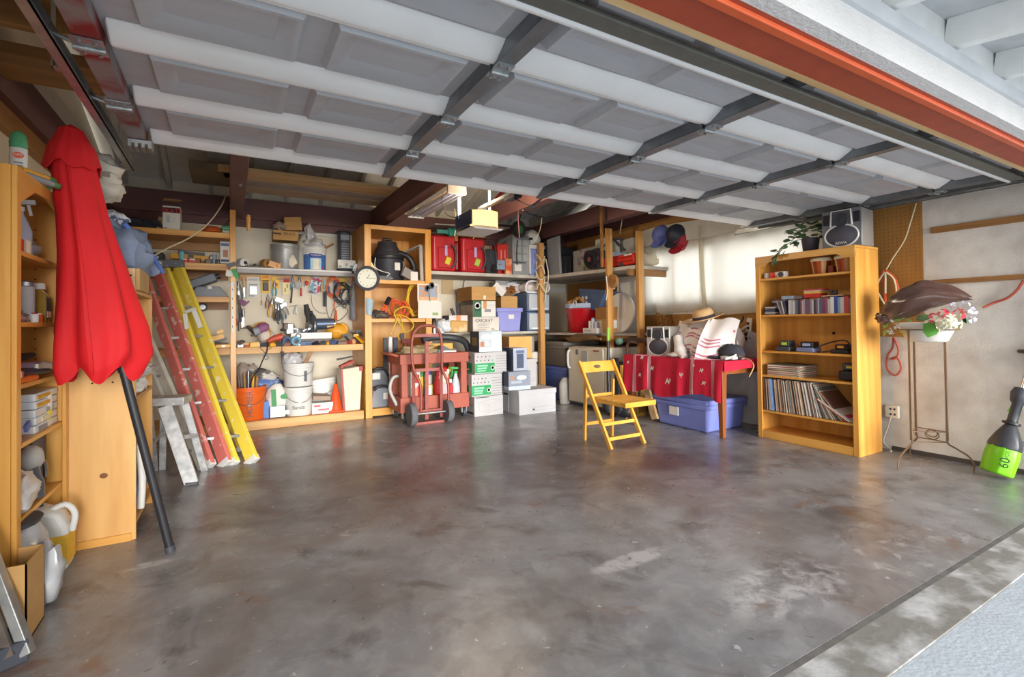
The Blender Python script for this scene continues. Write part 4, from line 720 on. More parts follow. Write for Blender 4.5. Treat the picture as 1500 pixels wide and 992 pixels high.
for i in range(4): t.part('frame_side', MB().bar(P[i], P[(i+1) % 4], .02, .05, (.9, .4, 0)), mat('pale_silver', '#b9b6b0', rough=.5))
carton('white_carton', (2.04, 2.14, 1.72, 1.84), 6.2, .1, M_paper, 'little white carton at the front right of the top cabinet shelf'); solo('grey_carton', MB().obox((2.0, 6.24, 1.82), (.13, .05, .12), (0, 25, 10)), mat('grey_box'), 'tilted grey carton leaning on the white one in the cabinet', 'box')
solo('vacuum_cable', MB().tube([(1.6, 6.25, 2.0), (1.58, 6.2, 1.88), (1.66, 6.2, 1.83), (1.76, 6.18, 1.8), (1.72, 6.17, 1.76), (1.8, 6.2, 1.74)], .006, 6, smooth=4), M_white, 'white cord looping over the shop vacuum', 'cord')
solo('label_card', MB().obox((1.565, 6.2, 1.86), (.03, .02, .16), (0, -32, 0)), mat('pale_yellow_card'), 'cream card leaning against the shop vacuum', 'card'); solo('vac_nozzle', MB().bar((1.58, 6.22, 1.745), (1.78, 6.18, 1.74), .07, .05, w2=.04), M_black, 'black vacuum nozzle at the front of the top cabinet shelf', 'nozzle')
# lower cabinet shelf: cords
coil('extension_cable', (1.86, 6.36, 1.36), .13, .009, mat('orange_cable'), 'heap of coiled orange extension cord on the middle cabinet shelf', 8, .3, flatz=.85, seed=9)
coil('extension_cable', (1.93, 6.3, 1.35), .11, .009, mat('orange_cable'), 'smaller orange cord loop at the front of the orange heap', 4, .12, flatz=1, seed=5)
coil('extension_cable', (2.12, 6.3, 1.48), .09, .007, mat('yellow_rope', '#e0bb28', rough=.5), 'yellow cord hanging in loops at the right inside the cabinet', 6, .2, flatz=2.2, seed=3)
solo('yellow_rope', MB().tube([(1.8, 6.2, 1.26), (1.85, 6.14, 1.25), (1.78, 6.12, 1.1), (1.74, 6.13, 1.0)], .008, 6, smooth=4).tube([(1.82, 6.2, 1.27), (1.88, 6.13, 1.25), (1.9, 6.12, 1.08), (1.84, 6.13, 1.02), (1.87, 6.14, .96)], .008, 6, smooth=4).tube([(1.84, 6.2, 1.28), (1.95, 6.13, 1.25), (2.05, 6.12, 1.14), (1.95, 6.12, 1.05), (1.88, 6.13, 1.15), (1.8, 6.14, 1.3), (1.95, 6.18, 1.38), (2.06, 6.17, 1.32)], .008, 6, smooth=4), mat('yellow_rope'), 'bright yellow rope spilling over the middle cabinet shelf', 'rope')
solo('chain_heap', MB().blob((1.66, 6.34, 1.27), (.24, .22, .12), 4, .35, 18, 12, 4, flat=.7), M_rust, 'heap of rusty chain on the middle cabinet shelf', 'chain'); solo('black_plug', MB().cyl((1.76, 6.35, 1.42), (1.79, 6.3, 1.5), .03), M_black, 'black plug on top of the orange cord heap', 'plug')
t = T('face_mask', 'pale blue face mask hanging on the left cabinet stile', 'mask', (1.485,6.12,1.286)); t.part('cloth', MB().sheet(lambda u, v: (1.452+.085*u*(1-.3*v), 6.13-.03*math.sin(math.pi*u), 1.488-.2*v-.03*u), 6, 5, .003), mat('mask_blue', '#a9c6d2', rough=.8)); t.part('ear_loop', MB().tube([(1.464,6.13,1.48), (1.491,6.135,1.556), (1.522,6.13,1.472)], .002, 5), M_white)
ck = T('wall_clock', 'round grey rimmed wall clock on the left stile of the honey cabinet', 'clock', (1.466,6.12,1.58)); cx, cz = 1.463, 1.725
ck.part('rim', MB().lathe([(.1, 0), (.15, .0), (.152, .03), (.135, .04), (.118, .03), (.118, .012)], (cx, 6.14, cz), 32, (90, 0, 0)), mat('clock_rim', '#4b4c52', rough=.4)); ck.part('face', MB().lathe([(.119, .0), (.119, .014), (0, .014)], (cx, 6.14, cz), 28, (90, 0, 0)), mat('clock_face', '#dcdccb', rough=.5, var=.03))
nm = MB()
for i in range(12): nm.text(str(i+1), (cx+.095*math.sin(R(30*(i+1))), 6.1252, cz+.095*math.cos(R(30*(i+1)))), .026)
ck.part('numerals', nm, M_dkgrey, stuff=True); ck.part('hour_hand', MB().bar((cx, 6.123, cz), (cx+.03, 6.123, cz+.05), .006, .002, (0, 1, 0)), M_black); ck.part('minute_hand', MB().bar((cx-.01, 6.122, cz), (cx+.085, 6.122, cz+.004), .005, .002, (0, 1, 0)), M_black)
cl = T('wall_calendar', 'wall calendar with a beach photo hanging on the right cabinet stile', 'calendar', (2.252,6.12,1.231)); kx0, kx1 = 2.106, 2.397
cl.part('picture_page', B(kx0, kx1, 6.13, 6.135, 1.446, 1.679), M_paper); cl.part('date_page', MB().obox(((kx0+kx1)/2+.02, 6.128, 1.339), (kx1-kx0+.03, .005, .22), (0, 1, 0)), M_paper)
cl.part('photo', B(kx0+.02, kx1-.015, 6.1275, 6.131, 1.464, 1.661), mat('beach_photo', '#8fa9c0', rough=.5, col2='#c98b58', sc=7, stretch=(1, 1, 2.5), thr=(.46, .56))); cl.part('photo_sand', B(kx0+.02, kx1-.015, 6.126, 6.128, 1.464, 1.509), flat('#d8a878'))
cl.part('grass_print', B(kx1-.09, kx1-.01, 6.124, 6.1265, 1.267, 1.303), flat('#8fae5e'))
t = T('scissors', 'dark scissors hanging over the wall calendar', 'scissors', (2.265,6.1,1.418)); sx_, sz_ = 2.267, 1.57
for s in (-1, 1): t.part('handle', MB().lathe([(.022, -.005), (.034, -.005), (.034, .005), (.022, .005), (.022, -.005)], (sx_+.03*s, 6.11, sz_+.07+.02*s), 14, (90, 0, 0), sy=1.3), M_dkgrey); t.part('blade', MB().bar((sx_+.012*s, 6.11, sz_+.04), (sx_-.006*s, 6.11, sz_-.12), .02, .004, (0, 1, 0), w2=.004), M_steel)
# lower cabinet: vacuums, level bars
for k, (b, z1) in enumerate((((1.5, 1.79, 6.2, 6.5, .11, .36), 'grey boxy vacuum with white label on the cabinet floor'), ((1.5, 1.77, 6.26, 6.55, .36, .58), 'dark grey vacuum stacked on the grey boxy vacuum'))):
    t = T('hand_vacuum', z1, 'vacuum', ((b[0]+b[1])/2, 6.35, b[4])); mm = mat('grey_vac%d' % k, ('#7b8088', '#5d6066')[k], rough=.4)
    t.part('body', MB().prism([(b[0], b[4]), (b[1], b[4]), (b[1]-.03, b[5]), (b[0]+.05, b[5])], b[2], b[3]), mm, bevel=.02); t.part('handle', MB().tube([(b[0]+.06, b[2]-.01, b[5]-.03), (b[0]+.1, b[2]-.02, b[5]+.02), (b[1]-.08, b[2]-.02, b[5]+.01), (b[1]-.02, b[2]-.01, b[5]-.08)], .016, 8, smooth=4), M_black)
    t.part('label', B(b[0]+(.17 if k == 0 else .05), b[0]+(.25 if k == 0 else .15), b[2]-.003, b[2]+.002, b[4]+.1, b[4]+.18), M_paper)
for k, (px, w_, h, mm) in enumerate(((565, .05, .98, 0), (571, .05, 1.0, 1), (578, .06, .98, 2))):
    xx = 1.735+.065*k; solo('level_bar', B(xx, xx+w_, 6.4, 6.43, .11, h), (M_black, M_galv, mat('ink_blue_metal', '#2c3350', rough=.4))[mm], ('black metal bar standing in the lower cabinet', 'silver bar standing between two dark bars in the cabinet', 'ink blue bar standing in the lower cabinet')[k], 'bar', bevel=.003)
solo('cabinet_plug', MB().obox((1.9, 6.15, 1.0), (.05, .04, .08)), M_black, 'black plug end of the yellow rope cord', 'plug'); solo('red_stand', MB().cyl((2.0, 6.4, .11), (2.0, 6.4, .95), .012).cyl((2.06, 6.4, .11), (2.06, 6.4, .95), .012).box(1.97, 2.1, 6.37, 6.43, .9, .96), flat('#7d2a26'), 'dark red twin rod stand in the lower cabinet', 'stand')
# ------------------------------------------------------------------ corner shelves
cs = T('corner_shelves', 'grey board corner shelves with pine posts along the back and right walls', 'shelves', (3.7, 6.4, 0)); M_shelf = mat('worn_grey_shelf', '#b9b2a8', rough=.8, var=.15, sc=7)
cs.part('upper_shelf', B(2.31, 4.13, 6.18, 6.88, 1.815, 1.86), M_shelf, bevel=.002); cs.part('upper_shelf', MB().prism([(4.13, 6.88), (4.13, 6.1), (4.4, 4.56), (5.02, 4.56), (5.02, 6.88)], 1.815, 1.86, 'Z'), M_shelf, bevel=.002)
cs.part('lower_shelf', B(2.31, 4.13, 6.18, 6.88, .995, 1.03), M_shelf, bevel=.002); cs.part('lower_shelf', MB().prism([(4.15, 6.88), (4.15, 6.1), (4.4, 4.56), (5.02, 4.56), (5.02, 6.88)], .97, 1.0, 'Z'), M_shelf, bevel=.002)
cs.part('shelf_support', B(4.3, 4.34, 4.6, 6.1, .9, .965), M_oldY)
cs.part('post', B(3.98, 4.06, 6.1, 6.17, 0, 2.34), M_pineZ, bevel=.003); cs.part('post', B(4.21, 4.3, 4.86, 4.9, 0, 2.36), M_pineZ, bevel=.003); cs.part('post', B(4.4, 4.49, 4.5, 4.55, .0, 2.28), M_pineZ, bevel=.003); cs.part('post', B(4.18, 4.21, 4.93, 4.96, 1.86, 2.7), M_oldY)
cs.part('ledge_strip', B(4.32, 4.98, 4.58, 4.62, 1.73, 1.813), M_oldX)
cs.part('bracket_board', B(3.9, 5.0, 6.86, 6.885, 1.66, 1.74), M_white); cs.part('wall_batten', B(4.5, 4.6, 6.86, 6.885, 1.03, 1.66), M_white)
solo('wall_plate', B(2.745, 2.933, 6.885, 6.9, 1.599, 1.836), mat('tan_plate', '#cdb285', rough=.7), 'plain tan cover plate on the back wall under the suitcase shelf', 'plate', bevel=.003)
solo('wall_wire', MB().tube([(3.084,6.88,1.666), (3.104,6.87,1.802), (3.181,6.86,1.898)], .005, 5, smooth=4), M_black, 'short black wire sticking out of the back wall above the brown carton', 'wire')
ZU = 1.86
# suitcases
M_red = mat('red_suitcase', '#b4121f', rough=.6, var=.1, sc=5); M_pink = mat('pink_piping', '#d97c80', rough=.5)
def suitcase(name, x0, xf, x1, ztop, y0, label, tagc):
    t = T(name, label, 'suitcase', ((x0+x1)/2, y0+.2, ZU)); w = x1-x0
    t.part('shell', B(x0, x1, y0, y0+.5, ZU+.01, ztop), M_red, bevel=.03)
    for dx in (-.045, .0): t.part('piping', MB().tube([(x0-.004+.0, y0+.12+dx+.06, ZU+.06), (x0-.006, y0+.12+dx+.06, ztop-.06)], .006, 6), M_pink)
    t.part('piping', MB().tube([(x0+.035, y0-.005, ZU+.04), (x0+.03, y0-.008, ztop-.1), (x0+.04, y0-.006, ztop-.03)], .008, 6, smooth=3), M_pink)
    t.part('front_pocket', B(x0+.08, x1-.05, y0-.02, y0+.01, ZU+.05, ztop-.16), M_red, bevel=.012)
    t.part('luggage_tag', B(x0+w*.5, x0+w*.6, y0-.03, y0-.022, ZU+.22, ZU+.36), flat('#b9a9d8')); t.part('luggage_tag', MB().obox((x0+w*.62, y0-.03, ZU+.15), (.07, .008, .1), (0, 20, 0)), flat(tagc))
    t.part('handle', MB().tube([(x1-.08, y0-.02, ztop-.12), (x1-.03, y0-.05, ztop-.2), (x1-.03, y0-.05, ztop-.36), (x1-.08, y0-.02, ztop-.44)], .014, 8, smooth=3), M_dkgrey); return t
suitcase('suitcase', 2.358, 0, 2.705, 2.357, 6.25, 'red suitcase nearest the honey cabinet on the upper shelf', '#c9c22a')
suitcase('suitcase', 2.787, 0, 3.158, 2.355, 6.25, 'red suitcase with pale piping, second from the honey cabinet', '#9fc04a')
hs = T('hand_saw', 'teal handled saw lying on top of the red suitcase', 'saw', (2.597,6.3,2.371)); hs.part('blade', MB().bar((2.448,6.3,2.415), (2.618,6.3,2.42), .02, .05, (0, 0, 1)), flat('#3f8f83')); hs.part('handle', MB().blob((2.669,6.3,2.414), (.16, .06, .12), 3, .15), flat('#1f7f72')); hs.part('battery', MB().obox((2.702,6.26,2.325), (.05, .06, .07)), flat('#a3602c'))
M_blk = mat('black_nylon', '#30343a', rough=.8, var=.15)
t = T('black_bag', 'black nylon bag with straps beside the red suitcases', 'bag', (3.28,6.3,1.929)); t.part('body', B(3.169, 3.356, 6.25, 6.5, ZU, ZU+.36), M_blk, bevel=.03); t.part('strap', MB().tube([(3.234,6.23,2.067), (3.231,6.24,2.244), (3.287,6.26,2.349), (3.308,6.22,2.207), (3.317,6.2,2.019), (3.261,6.18,1.897)], .006, 6, smooth=4), M_dkgrey); t.part('flap', MB().tube([(3.284,6.2,1.988), (3.245,6.17,1.895)], .03, 8), M_black)
t = T('red_tote_bag', 'red printed tote bag behind a small blue grey box on the upper shelf', 'bag', (3.538,6.4,1.951)); t.part('body', B(3.437, 3.694, 6.4, 6.6, ZU, 2.34), mat('bright_red_cloth', '#c62a20', rough=.6), bevel=.02)
for k in range(4): t.part('print', B(3.437+.05+k*.06, 3.437+.07+k*.06, 6.394, 6.401, ZU+.2, ZU+.38), flat('#e08a78'))
carton('blue_grey_box', (3.36,3.496,1.934,2.073), 6.28, .1, flat('#8797ab'), 'small blue grey box in front of the red tote bag', prints=((.2, .5, .5, .56, M_dkgrey),))
t = T('orange_packet', 'orange and white packet standing at the right of the blue grey box', 'packet', (3.535,6.25,1.935)); t.part('packet', B(3.497, 3.601, 6.26, 6.34, ZU, ZU+.24), mat('orange_pack', '#d85a2c', rough=.4, col2='#efb48a', sc=6, thr=(.45, .6)), bevel=.01)
t = T('grey_crate', 'grey plastic crate with a white label on the upper shelf', 'crate', (3.733,6.25,1.944)); t.part('shell', B(3.608, 3.916, 6.25, 6.7, ZU, 2.453), mat('mid_grey_plastic', '#8b8e90', rough=.5), bevel=.01)
for k in range(3):
    for j in range(2): t.part('panel_rib', B(3.608+.03+j*.14, 3.608+.14+j*.14, 6.24, 6.252, ZU+.22+k*.11, ZU+.31+k*.11), flat('#a3a6a6'))
t.part('label', B(3.634, 3.751, 6.24, 6.252, ZU+.06, ZU+.16), M_paper); t.part('buckle', MB().tube([(3.674,6.22,2.372), (3.659,6.22,2.139), (3.669,6.22,2.009)], .01, 6), M_dkgrey); t.part('strap', B(3.607, 3.819, 6.235, 6.25, ZU+.18, ZU+.195), M_dkgrey)
cx0, cx1 = 3.871, 4.139
t = T('cooler', 'blue cooler lid side standing on end with a white rim on the upper shelf', 'cooler', ((cx0+cx1)/2, 6.3, ZU)); t.part('body', B(cx0, cx1, 6.2, 6.6, ZU, ZU+.4), mat('periwinkle_plastic', '#8294cf', rough=.45), bevel=.02); t.part('rim', B(cx0-.01, cx1, 6.19, 6.6, ZU+.4, ZU+.46), M_white, bevel=.01); t.part('side_rim', B(cx0-.012, cx0+.012, 6.19, 6.6, ZU+.02, ZU+.42), M_white)
t.part('embossed_panel', MB().box(cx0+.05, cx1-.05, 6.19, 6.2, ZU+.16, ZU+.36), mat('periwinkle_plastic'), bevel=.006); t.part('embossed_panel', B(cx0+.09, cx1-.09, 6.182, 6.19, ZU+.18, ZU+.34), mat('periwinkle_plastic'), bevel=.006); t.part('embossed_panel', B(cx0+.03, cx1-.03, 6.19, 6.2, ZU+.03, ZU+.13), mat('periwinkle_plastic'), bevel=.006)
t = T('white_jug', 'white plastic jug lying on the blue cooler', 'jug', ((cx0+cx1)/2, 6.35, ZU+.46)); t.part('body', MB().blob(((cx0+cx1)/2-.01, 6.36, ZU+.58), (.3, .28, .26), 11, .06), M_white); t.part('spout', MB().cyl((cx0+.02, 6.24, ZU+.55), (cx0+.05, 6.2, ZU+.55), .02, n=8), M_black)
t = T('hose_reel', 'dark coil with a green center hung above the grey crate', 'hose', (3.598,6.05,2.409)); c = (3.599,6.05,2.497)
for k, rr in enumerate((.08, .1, .12)): t.part('hose_loop', MB().lathe([(rr-.02, -.03), (rr, -.03), (rr, .03), (rr-.02, .03), (rr-.02, -.03)], c, 22, (90, 0, 20)), (M_black, M_dkgrey, M_black)[k])
t.part('hub', MB().lathe([(.06, -.05), (.062, .03), (0, .04)], c, 18, (90, 0, 20)), flat('#3f7a4c')); t.part('hanger', MB().tube([(c[0], c[1], c[2]+.11), (c[0]+.05, c[1], c[2]+.25), (c[0]+.1, c[1], c[2]+.4)], .008, 6), M_black)
solo('mailer_tube', MB().cyl((3.424,6.35,2.323), (3.768,6.5,2.516), .02), M_galv, 'grey tube resting over the red tote bag', 'tube')
solo('top_panel_board', MB().bar((2.405,6.5,2.503), (3.566,6.5,2.551), .5, .015, (0, 0, 1)), mat('grey_panel'), 'grey sheet lying across the tops of the red suitcases', 'sheet')
solo('top_box', B(2.827, 3.299, 6.52, 6.8, 2.419, 2.489), M_cardd, 'flat brown carton on top of the second suitcase', 'box')
for k, (px, yt, yb, mm, lb) in enumerate(((0, (2.412,5.6,2.573), (2.408,5.6,2.234), M_rope, 'white cord hanging down in front of the teal saw'), (0, (3.571,5.4,2.545), (3.598,5.6,2.271), M_rope, 'pale cord hanging above the blue cooler'))):
    solo('hanging_string', MB().tube([yt, Vector(yt).lerp(Vector(yb), .5)+Vector((.02, 0, 0)), yb], .006, 6, smooth=4), mm, lb, 'cord')
solo('yellow_hook', MB().tube([(2.765,5.8,2.375), (2.784,5.8,2.323), (2.754,5.8,2.258)], .005, 6, smooth=3), mat('yellow_rope'), 'short yellow cord below the garage door opener', 'cord')
# right return of the upper shelf
XP = 4.25
t = T('grey_board', 'tall grey plastic board standing on end behind the roped post', 'board', (4.3, 6.2, ZU)); t.part('board', MB().bar((4.2, 6.02, ZU), (4.2, 6.05, ZU+.56), .3, .04, (1, 0, 0)), mat('grey_board', '#8f9296', rough=.5), bevel=.006)
t = T('dark_case', 'dark slate case standing in the corner of the upper shelf', 'case', (4.72, 6.6, ZU)); t.part('shell', B(4.4, 5.0, 6.55, 6.85, ZU, ZU+.52), mat('slate_case', '#4d545c', rough=.6), bevel=.03); t.part('latch', B(4.6, 4.66, 6.54, 6.552, ZU+.4, ZU+.44), M_dkgrey)
for k in range(4):
    b = (4.2+.09*k, 4.2+.085+.09*k); t = T('black_binder', 'tall black case in the row on the upper shelf, %s' % ('nearest the grey board', 'second from the grey board', 'third from the grey board', 'nearest the printed boxes')[k], 'case', ((b[0]+b[1])/2, 6.1, ZU)); t.part('spine', B(b[0], b[1], 6.0, 6.25, ZU, ZU+.3), M_black, bevel=.006); t.part('ridge', B(b[1]-.006, b[1]+.002, 5.995, 6.0, ZU+.02, ZU+.29), M_dkgrey)
carton('toy_box', (4.5, 4.72, ZU, ZU+.36), 5.72, .25, mat('pale_print', '#c9c2bc', rough=.5, col2='#8f7f86', sc=8, thr=(.5, .62)), 'white toy box with yellow and red print on the upper corner shelf', prints=((.1, .9, .72, .95, flat('#b7583e')), (.05, .5, .28, .5, flat('#d7c229')), (.1, .9, .52, .6, flat('#5f6fae'))))
carton('picture_box', (4.66, 4.94, ZU+.0, ZU+.5), 5.42, .22, mat('leafy_print', '#a9b39f', rough=.5, col2='#e0ded6', sc=7, thr=(.45, .6)), 'tall box with leafy print on the upper corner shelf', prints=((.45, .95, .4, .55, flat('#b3527a')), (.3, .6, .6, .95, flat('#7f9a82'))))
carton('clear_blue_box', (4.56, 4.84, ZU, ZU+.26), 5.18, .2, mat('pale_blue_clear', '#aebfd2', rough=.3), 'pale blue translucent box in front of the leafy printed box', prints=((.1, .9, .1, .3, flat('#8f9fb8')),))
t = T('bicycle_wheel', 'tangle of small black wheels and frame on the upper right shelf', 'wheels', (4.45, 4.98, ZU)); 
for k, (y, z, r_) in enumerate(((5.36, .16, .13), (5.26, .17, .14), (5.2, .12, .1))): t.part('wheel', MB().lathe([(r_-.03, -.02), (r_, -.02), (r_, .02), (r_-.03, .02), (r_-.03, -.02)], (4.34+.05*k, y, ZU+z), 20, (0, 78, 20*k)), mat('tyre_purple_black', '#2f2a30', rough=.7)); t.part('hub', MB().cyl((4.31+.05*k, y, ZU+z), (4.38+.05*k, y, ZU+z), .035, n=10), flat('#8a4a46'))
t.part('fork', MB().tube([(4.38, 5.2, ZU+.2), (4.4, 5.1, ZU+.36), (4.42, 4.95, ZU+.38), (4.44, 4.8, ZU+.36)], .012, 6, smooth=3).tube([(4.42, 4.98, ZU+.4), (4.43, 4.88, ZU+.3), (4.44, 4.78, ZU+.22)], .016, 6), M_dkgrey)
t = T('red_car_ramp', 'long red plastic car shaped case on the upper right shelf', 'case', (4.47, 4.85, ZU)); t.part('body', B(4.4, 4.55, 4.58, 5.15, ZU+.02, ZU+.16), mat('toy_red', '#d3301c', rough=.4), bevel=.02)
for j in range(2): t.part('slat', B(4.39, 4.405, 4.6, 4.9, ZU+.06+.05*j, ZU+.075+.05*j), flat('#a3200f'))
t.part('wheel', MB().cyl((4.385, 4.8, ZU+.03), (4.41, 4.8, ZU+.03), .03, n=12), M_dkgrey); t.part('window', B(4.392, 4.402, 4.62, 4.75, ZU+.135, ZU+.155), M_white); t.part('grille', B(4.392, 4.404, 5.03, 5.14, ZU+.03, ZU+.14), flat('#c4261a'))
solo('cream_fabric', MB().blob((4.8, 4.8, ZU+.1), (.3, .4, .2), 4, .12, flat=.9), mat('cream_fabric', '#e6dcc0', rough=.9), 'cream folded fabric behind the long red case', 'fabric')
for k in range(4):
    P0 = Vector((3.97, 6.09, 1.6+.12*k)); coil
solo('post_rope', MB().tube([(3.98+.06*math.cos(a*.9)+.02, 6.13+.07*math.sin(a*.9)-.02, 2.2-.62*a/30+.06*math.sin(a*2.3)) for a in range(31)], .009, 6, smooth=2).tube([(4.07, 6.07, 2.1), (4.1, 6.05, 1.85), (4.06, 6.06, 1.6), (4.04, 6.07, 1.45)], .009, 6, smooth=4), M_rope, 'cream rope wound around the middle pine post', 'rope')
# ------------------------------------------------------------------ lower shelf
ZL = 1.03
t = T('steel_bottle', 'silver bottle with a black pump at the left end of the lower shelf', 'bottle', (2.384, 6.28, ZL)); xx = 2.384; t.part('body', MB().lathe([(.045, 0), (.045, .14), (.03, .17), (.02, .19), (0, .19)], (xx, 6.28, ZL), 16), M_chrome); t.part('cap', MB().lathe([(.035, .19), (.035, .26), (0, .26)], (xx, 6.28, ZL), 12), M_black); t.part('collar', MB().lathe([(.048, .08), (.048, .1)], (xx, 6.28, ZL), 16), flat('#5f86b0'))
can('white_tub', xx+.11, 6.3, ZL, .04, .17, M_white, 'white tub beside the silver bottle on the lower shelf', 'tub'); can('white_jar', xx+.08, 6.5, ZL, .05, .22, M_white, 'white jar behind the silver bottle', 'jar', cap=M_paper)
solo('clear_wrap', MB().blob((2.552, 6.3, ZL+.09), (.22, .16, .18), 3, .2, flat=.9), M_clear, 'crumpled clear wrap on the lower shelf left of the tan envelope', 'wrap')
solo('tan_envelope', MB().obox((2.733, 6.3, ZL+.085), (.26, .16, .165), (0, 2, 0)), mat('tan_gold', '#d4a558', rough=.4, col2='#e9d6ad', sc=5, thr=(.5, .66)), 'tan padded packet under the orange taped box', 'packet', bevel=.02)
carton('taped_box', (2.593,2.869,1.146,1.268), 6.25, .25, mat('printed_white', '#d3ccc8', rough=.6), 'flat white box wrapped with orange tape on the lower shelf', prints=((.38, .62, 0, 1, flat('#d98a54')), (0, .36, .05, .15, flat('#8a5a5a')), (.64, 1, .05, .15, flat('#8a5a5a')), ('s', 0, 1, .0, 1, flat('#6a6472'))))
for k, (a, b_) in enumerate((((2.771,6.5,1.273), (2.73,6.5,1.371)), ((2.835,6.5,1.273), (2.816,6.5,1.469)))): solo('black_knife', MB().bar(a, b_, .035, .03, (0, 1, 0)), M_black, ('short black handle standing behind the orange taped box', 'tall black handle standing behind the orange taped box')[k], 'handle')
solo('side_box', B(2.822, 2.992, 6.42, 6.6, ZL, ZL+.2), mat('mauve_grey', '#a3928c', rough=.7), 'mauve grey box in the gap between the tan packet and white carton', 'box')
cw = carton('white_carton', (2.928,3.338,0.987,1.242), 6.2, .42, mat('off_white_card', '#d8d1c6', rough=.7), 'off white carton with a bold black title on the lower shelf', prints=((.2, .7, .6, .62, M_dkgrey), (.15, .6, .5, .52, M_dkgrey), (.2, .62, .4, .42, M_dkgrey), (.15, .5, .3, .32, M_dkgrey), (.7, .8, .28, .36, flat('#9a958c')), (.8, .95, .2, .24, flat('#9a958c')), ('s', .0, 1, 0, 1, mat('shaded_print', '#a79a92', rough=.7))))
cw.part('title', MB().text('CRICKET', (3.099, 6.194, 1.19), .07), M_black)
gb = carton('green_white_box', (2.941,3.297,1.247,1.47), 6.22, .42, M_paper, 'green and white printed box stacked on the off white carton', prints=((0, .37, 0, 1, flat('#35684a')), (.08, .3, .35, .5, flat('#274d38')), (.45, .6, .5, 1, flat('#c9925e')), (.5, .78, .3, .48, flat('#8b8f94')), (.62, .95, .72, .76, flat('#c0c4c6')), (.66, .95, .6, .63, flat('#c0c4c6')), ('s', 0, 1, .75, 1, flat('#58544f')), ('s', 0, 1, 0, .74, mat('rust_print', '#8d7b70', rough=.7, col2='#b5a392', sc=9))))
gb.part('emblem', MB().lathe([(.045, 0), (.045, .002), (.03, .002), (.03, .0)], (3.005, 6.212, 1.401), 18, (90, 0, 0)), M_paper)
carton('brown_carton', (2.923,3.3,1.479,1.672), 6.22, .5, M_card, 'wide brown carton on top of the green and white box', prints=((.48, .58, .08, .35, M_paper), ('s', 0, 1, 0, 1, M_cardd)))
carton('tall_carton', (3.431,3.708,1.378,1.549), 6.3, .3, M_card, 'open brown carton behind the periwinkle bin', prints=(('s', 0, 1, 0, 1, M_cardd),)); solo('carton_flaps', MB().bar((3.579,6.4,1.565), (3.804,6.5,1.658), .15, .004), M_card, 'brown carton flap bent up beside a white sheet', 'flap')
solo('white_folder', MB().bar((3.295,6.25,1.709), (3.45,6.25,1.574), .02, .11, (1, 0, .8)), M_paper, 'white folder tilted between the brown cartons', 'folder'); solo('brown_straps', MB().blob((3.679,6.45,1.662), (.16, .12, .1), 6, .35), mat('brown_leather', '#8d5a2a', rough=.5), 'brown straps in the open carton', 'straps')
px0, px1 = 3.317, 3.717; M_peri = mat('periwinkle_bin', '#8f93d2', rough=.4, var=.05)
t = T('storage_bin', 'periwinkle plastic bin with a white sticker on the lower shelf', 'bin', ((px0+px1)/2, 6.35, ZL)); zt = 1.374
t.part('tub', MB().prism([(px0+.03, ZL), (px1-.03, ZL), (px1, zt-.05), (px0, zt-.05)], 6.2, 6.55), M_peri, bevel=.015); t.part('rim', B(px0-.015, px1+.015, 6.185, 6.565, zt-.06, zt), M_peri, bevel=.008); t.part('sticker', B(3.491, 3.583, 6.19, 6.203, 1.215, 1.275), M_paper)
# drawer units
dx0, dx1 = 3.823, 4.213; M_slate = mat('slate_blue_side', '#5d7294', rough=.5); M_drw = mat('frosted_drawer', '#b3bcc3', rough=.35, var=.04)
for k in range(2):
    z0 = (ZL+.0, ZL+.29)[k]; z1 = (ZL+.285, ZL+.57)[k]
    t = T('drawer_unit', ('lower frosted drawer with pale stickers in the slate blue stack', 'upper frosted drawer of the slate blue stack')[k], 'drawer', ((dx0+dx1)/2, 6.45, z0)); t.part('housing', B(dx0, dx1, 6.21, 6.85, z0, z1), M_slate, bevel=.015); t.part('drawer_front', B(dx0+.015, dx1-.015, 6.18, 6.215, z0+.02, z1-.02), M_drw, bevel=.01); t.part('pull', B(dx0+.05, dx1-.05, 6.165, 6.185, z0+.03, z0+.05), flat('#dfe5e8'))
    if k == 0: t.part('sticker', MB().text('20', ((dx0+dx1)/2+.04, 6.178, z0+.1), .13), M_paper); t.part('sticker', MB().lathe([(.03, 0), (.03, .003), (0, .003)], ((dx0+dx1)/2+.03, 6.18, z0+.17), 9, (90, 0, 0)), flat('#cfe0b0'))
t = T('wrapped_bundle', 'round bundle in clear plastic on top of the drawer stack', 'bundle', ((dx0+dx1)/2, 6.4, ZL+.57)); t.part('bundle', MB().blob(((dx0+dx1)/2, 6.4, ZL+.655), (.46, .34, .19), 8, .06), mat('pale_pink_bundle', '#d9d0ca', rough=.5)); t.part('wrap', MB().tube([(dx0+.0, 6.24, ZL+.6), (dx0+.1, 6.22, ZL+.58), (dx1-.1, 6.22, ZL+.58), (dx1+.02, 6.24, ZL+.62), (dx1-.02, 6.24, ZL+.73), (dx0+.05, 6.24, ZL+.74)], .015, 8, True, 4), mat('white_film', '#e6e6e8', rough=.3))
solo('grey_sack', MB().blob((dx0-.1, 6.6, ZL+.66), (.6, .4, .22), 4, .2), mat('grey_film'), 'grey plastic sack stuffed above the drawer stack', 'sack'); solo('dark_sack', MB().blob((dx0+.1, 6.55, ZL+.74), (.5, .3, .08), 5, .2), mat('dim_grey_cloth', '#77756f', rough=.8), 'dark grey cloth folded under the upper shelf', 'cloth')
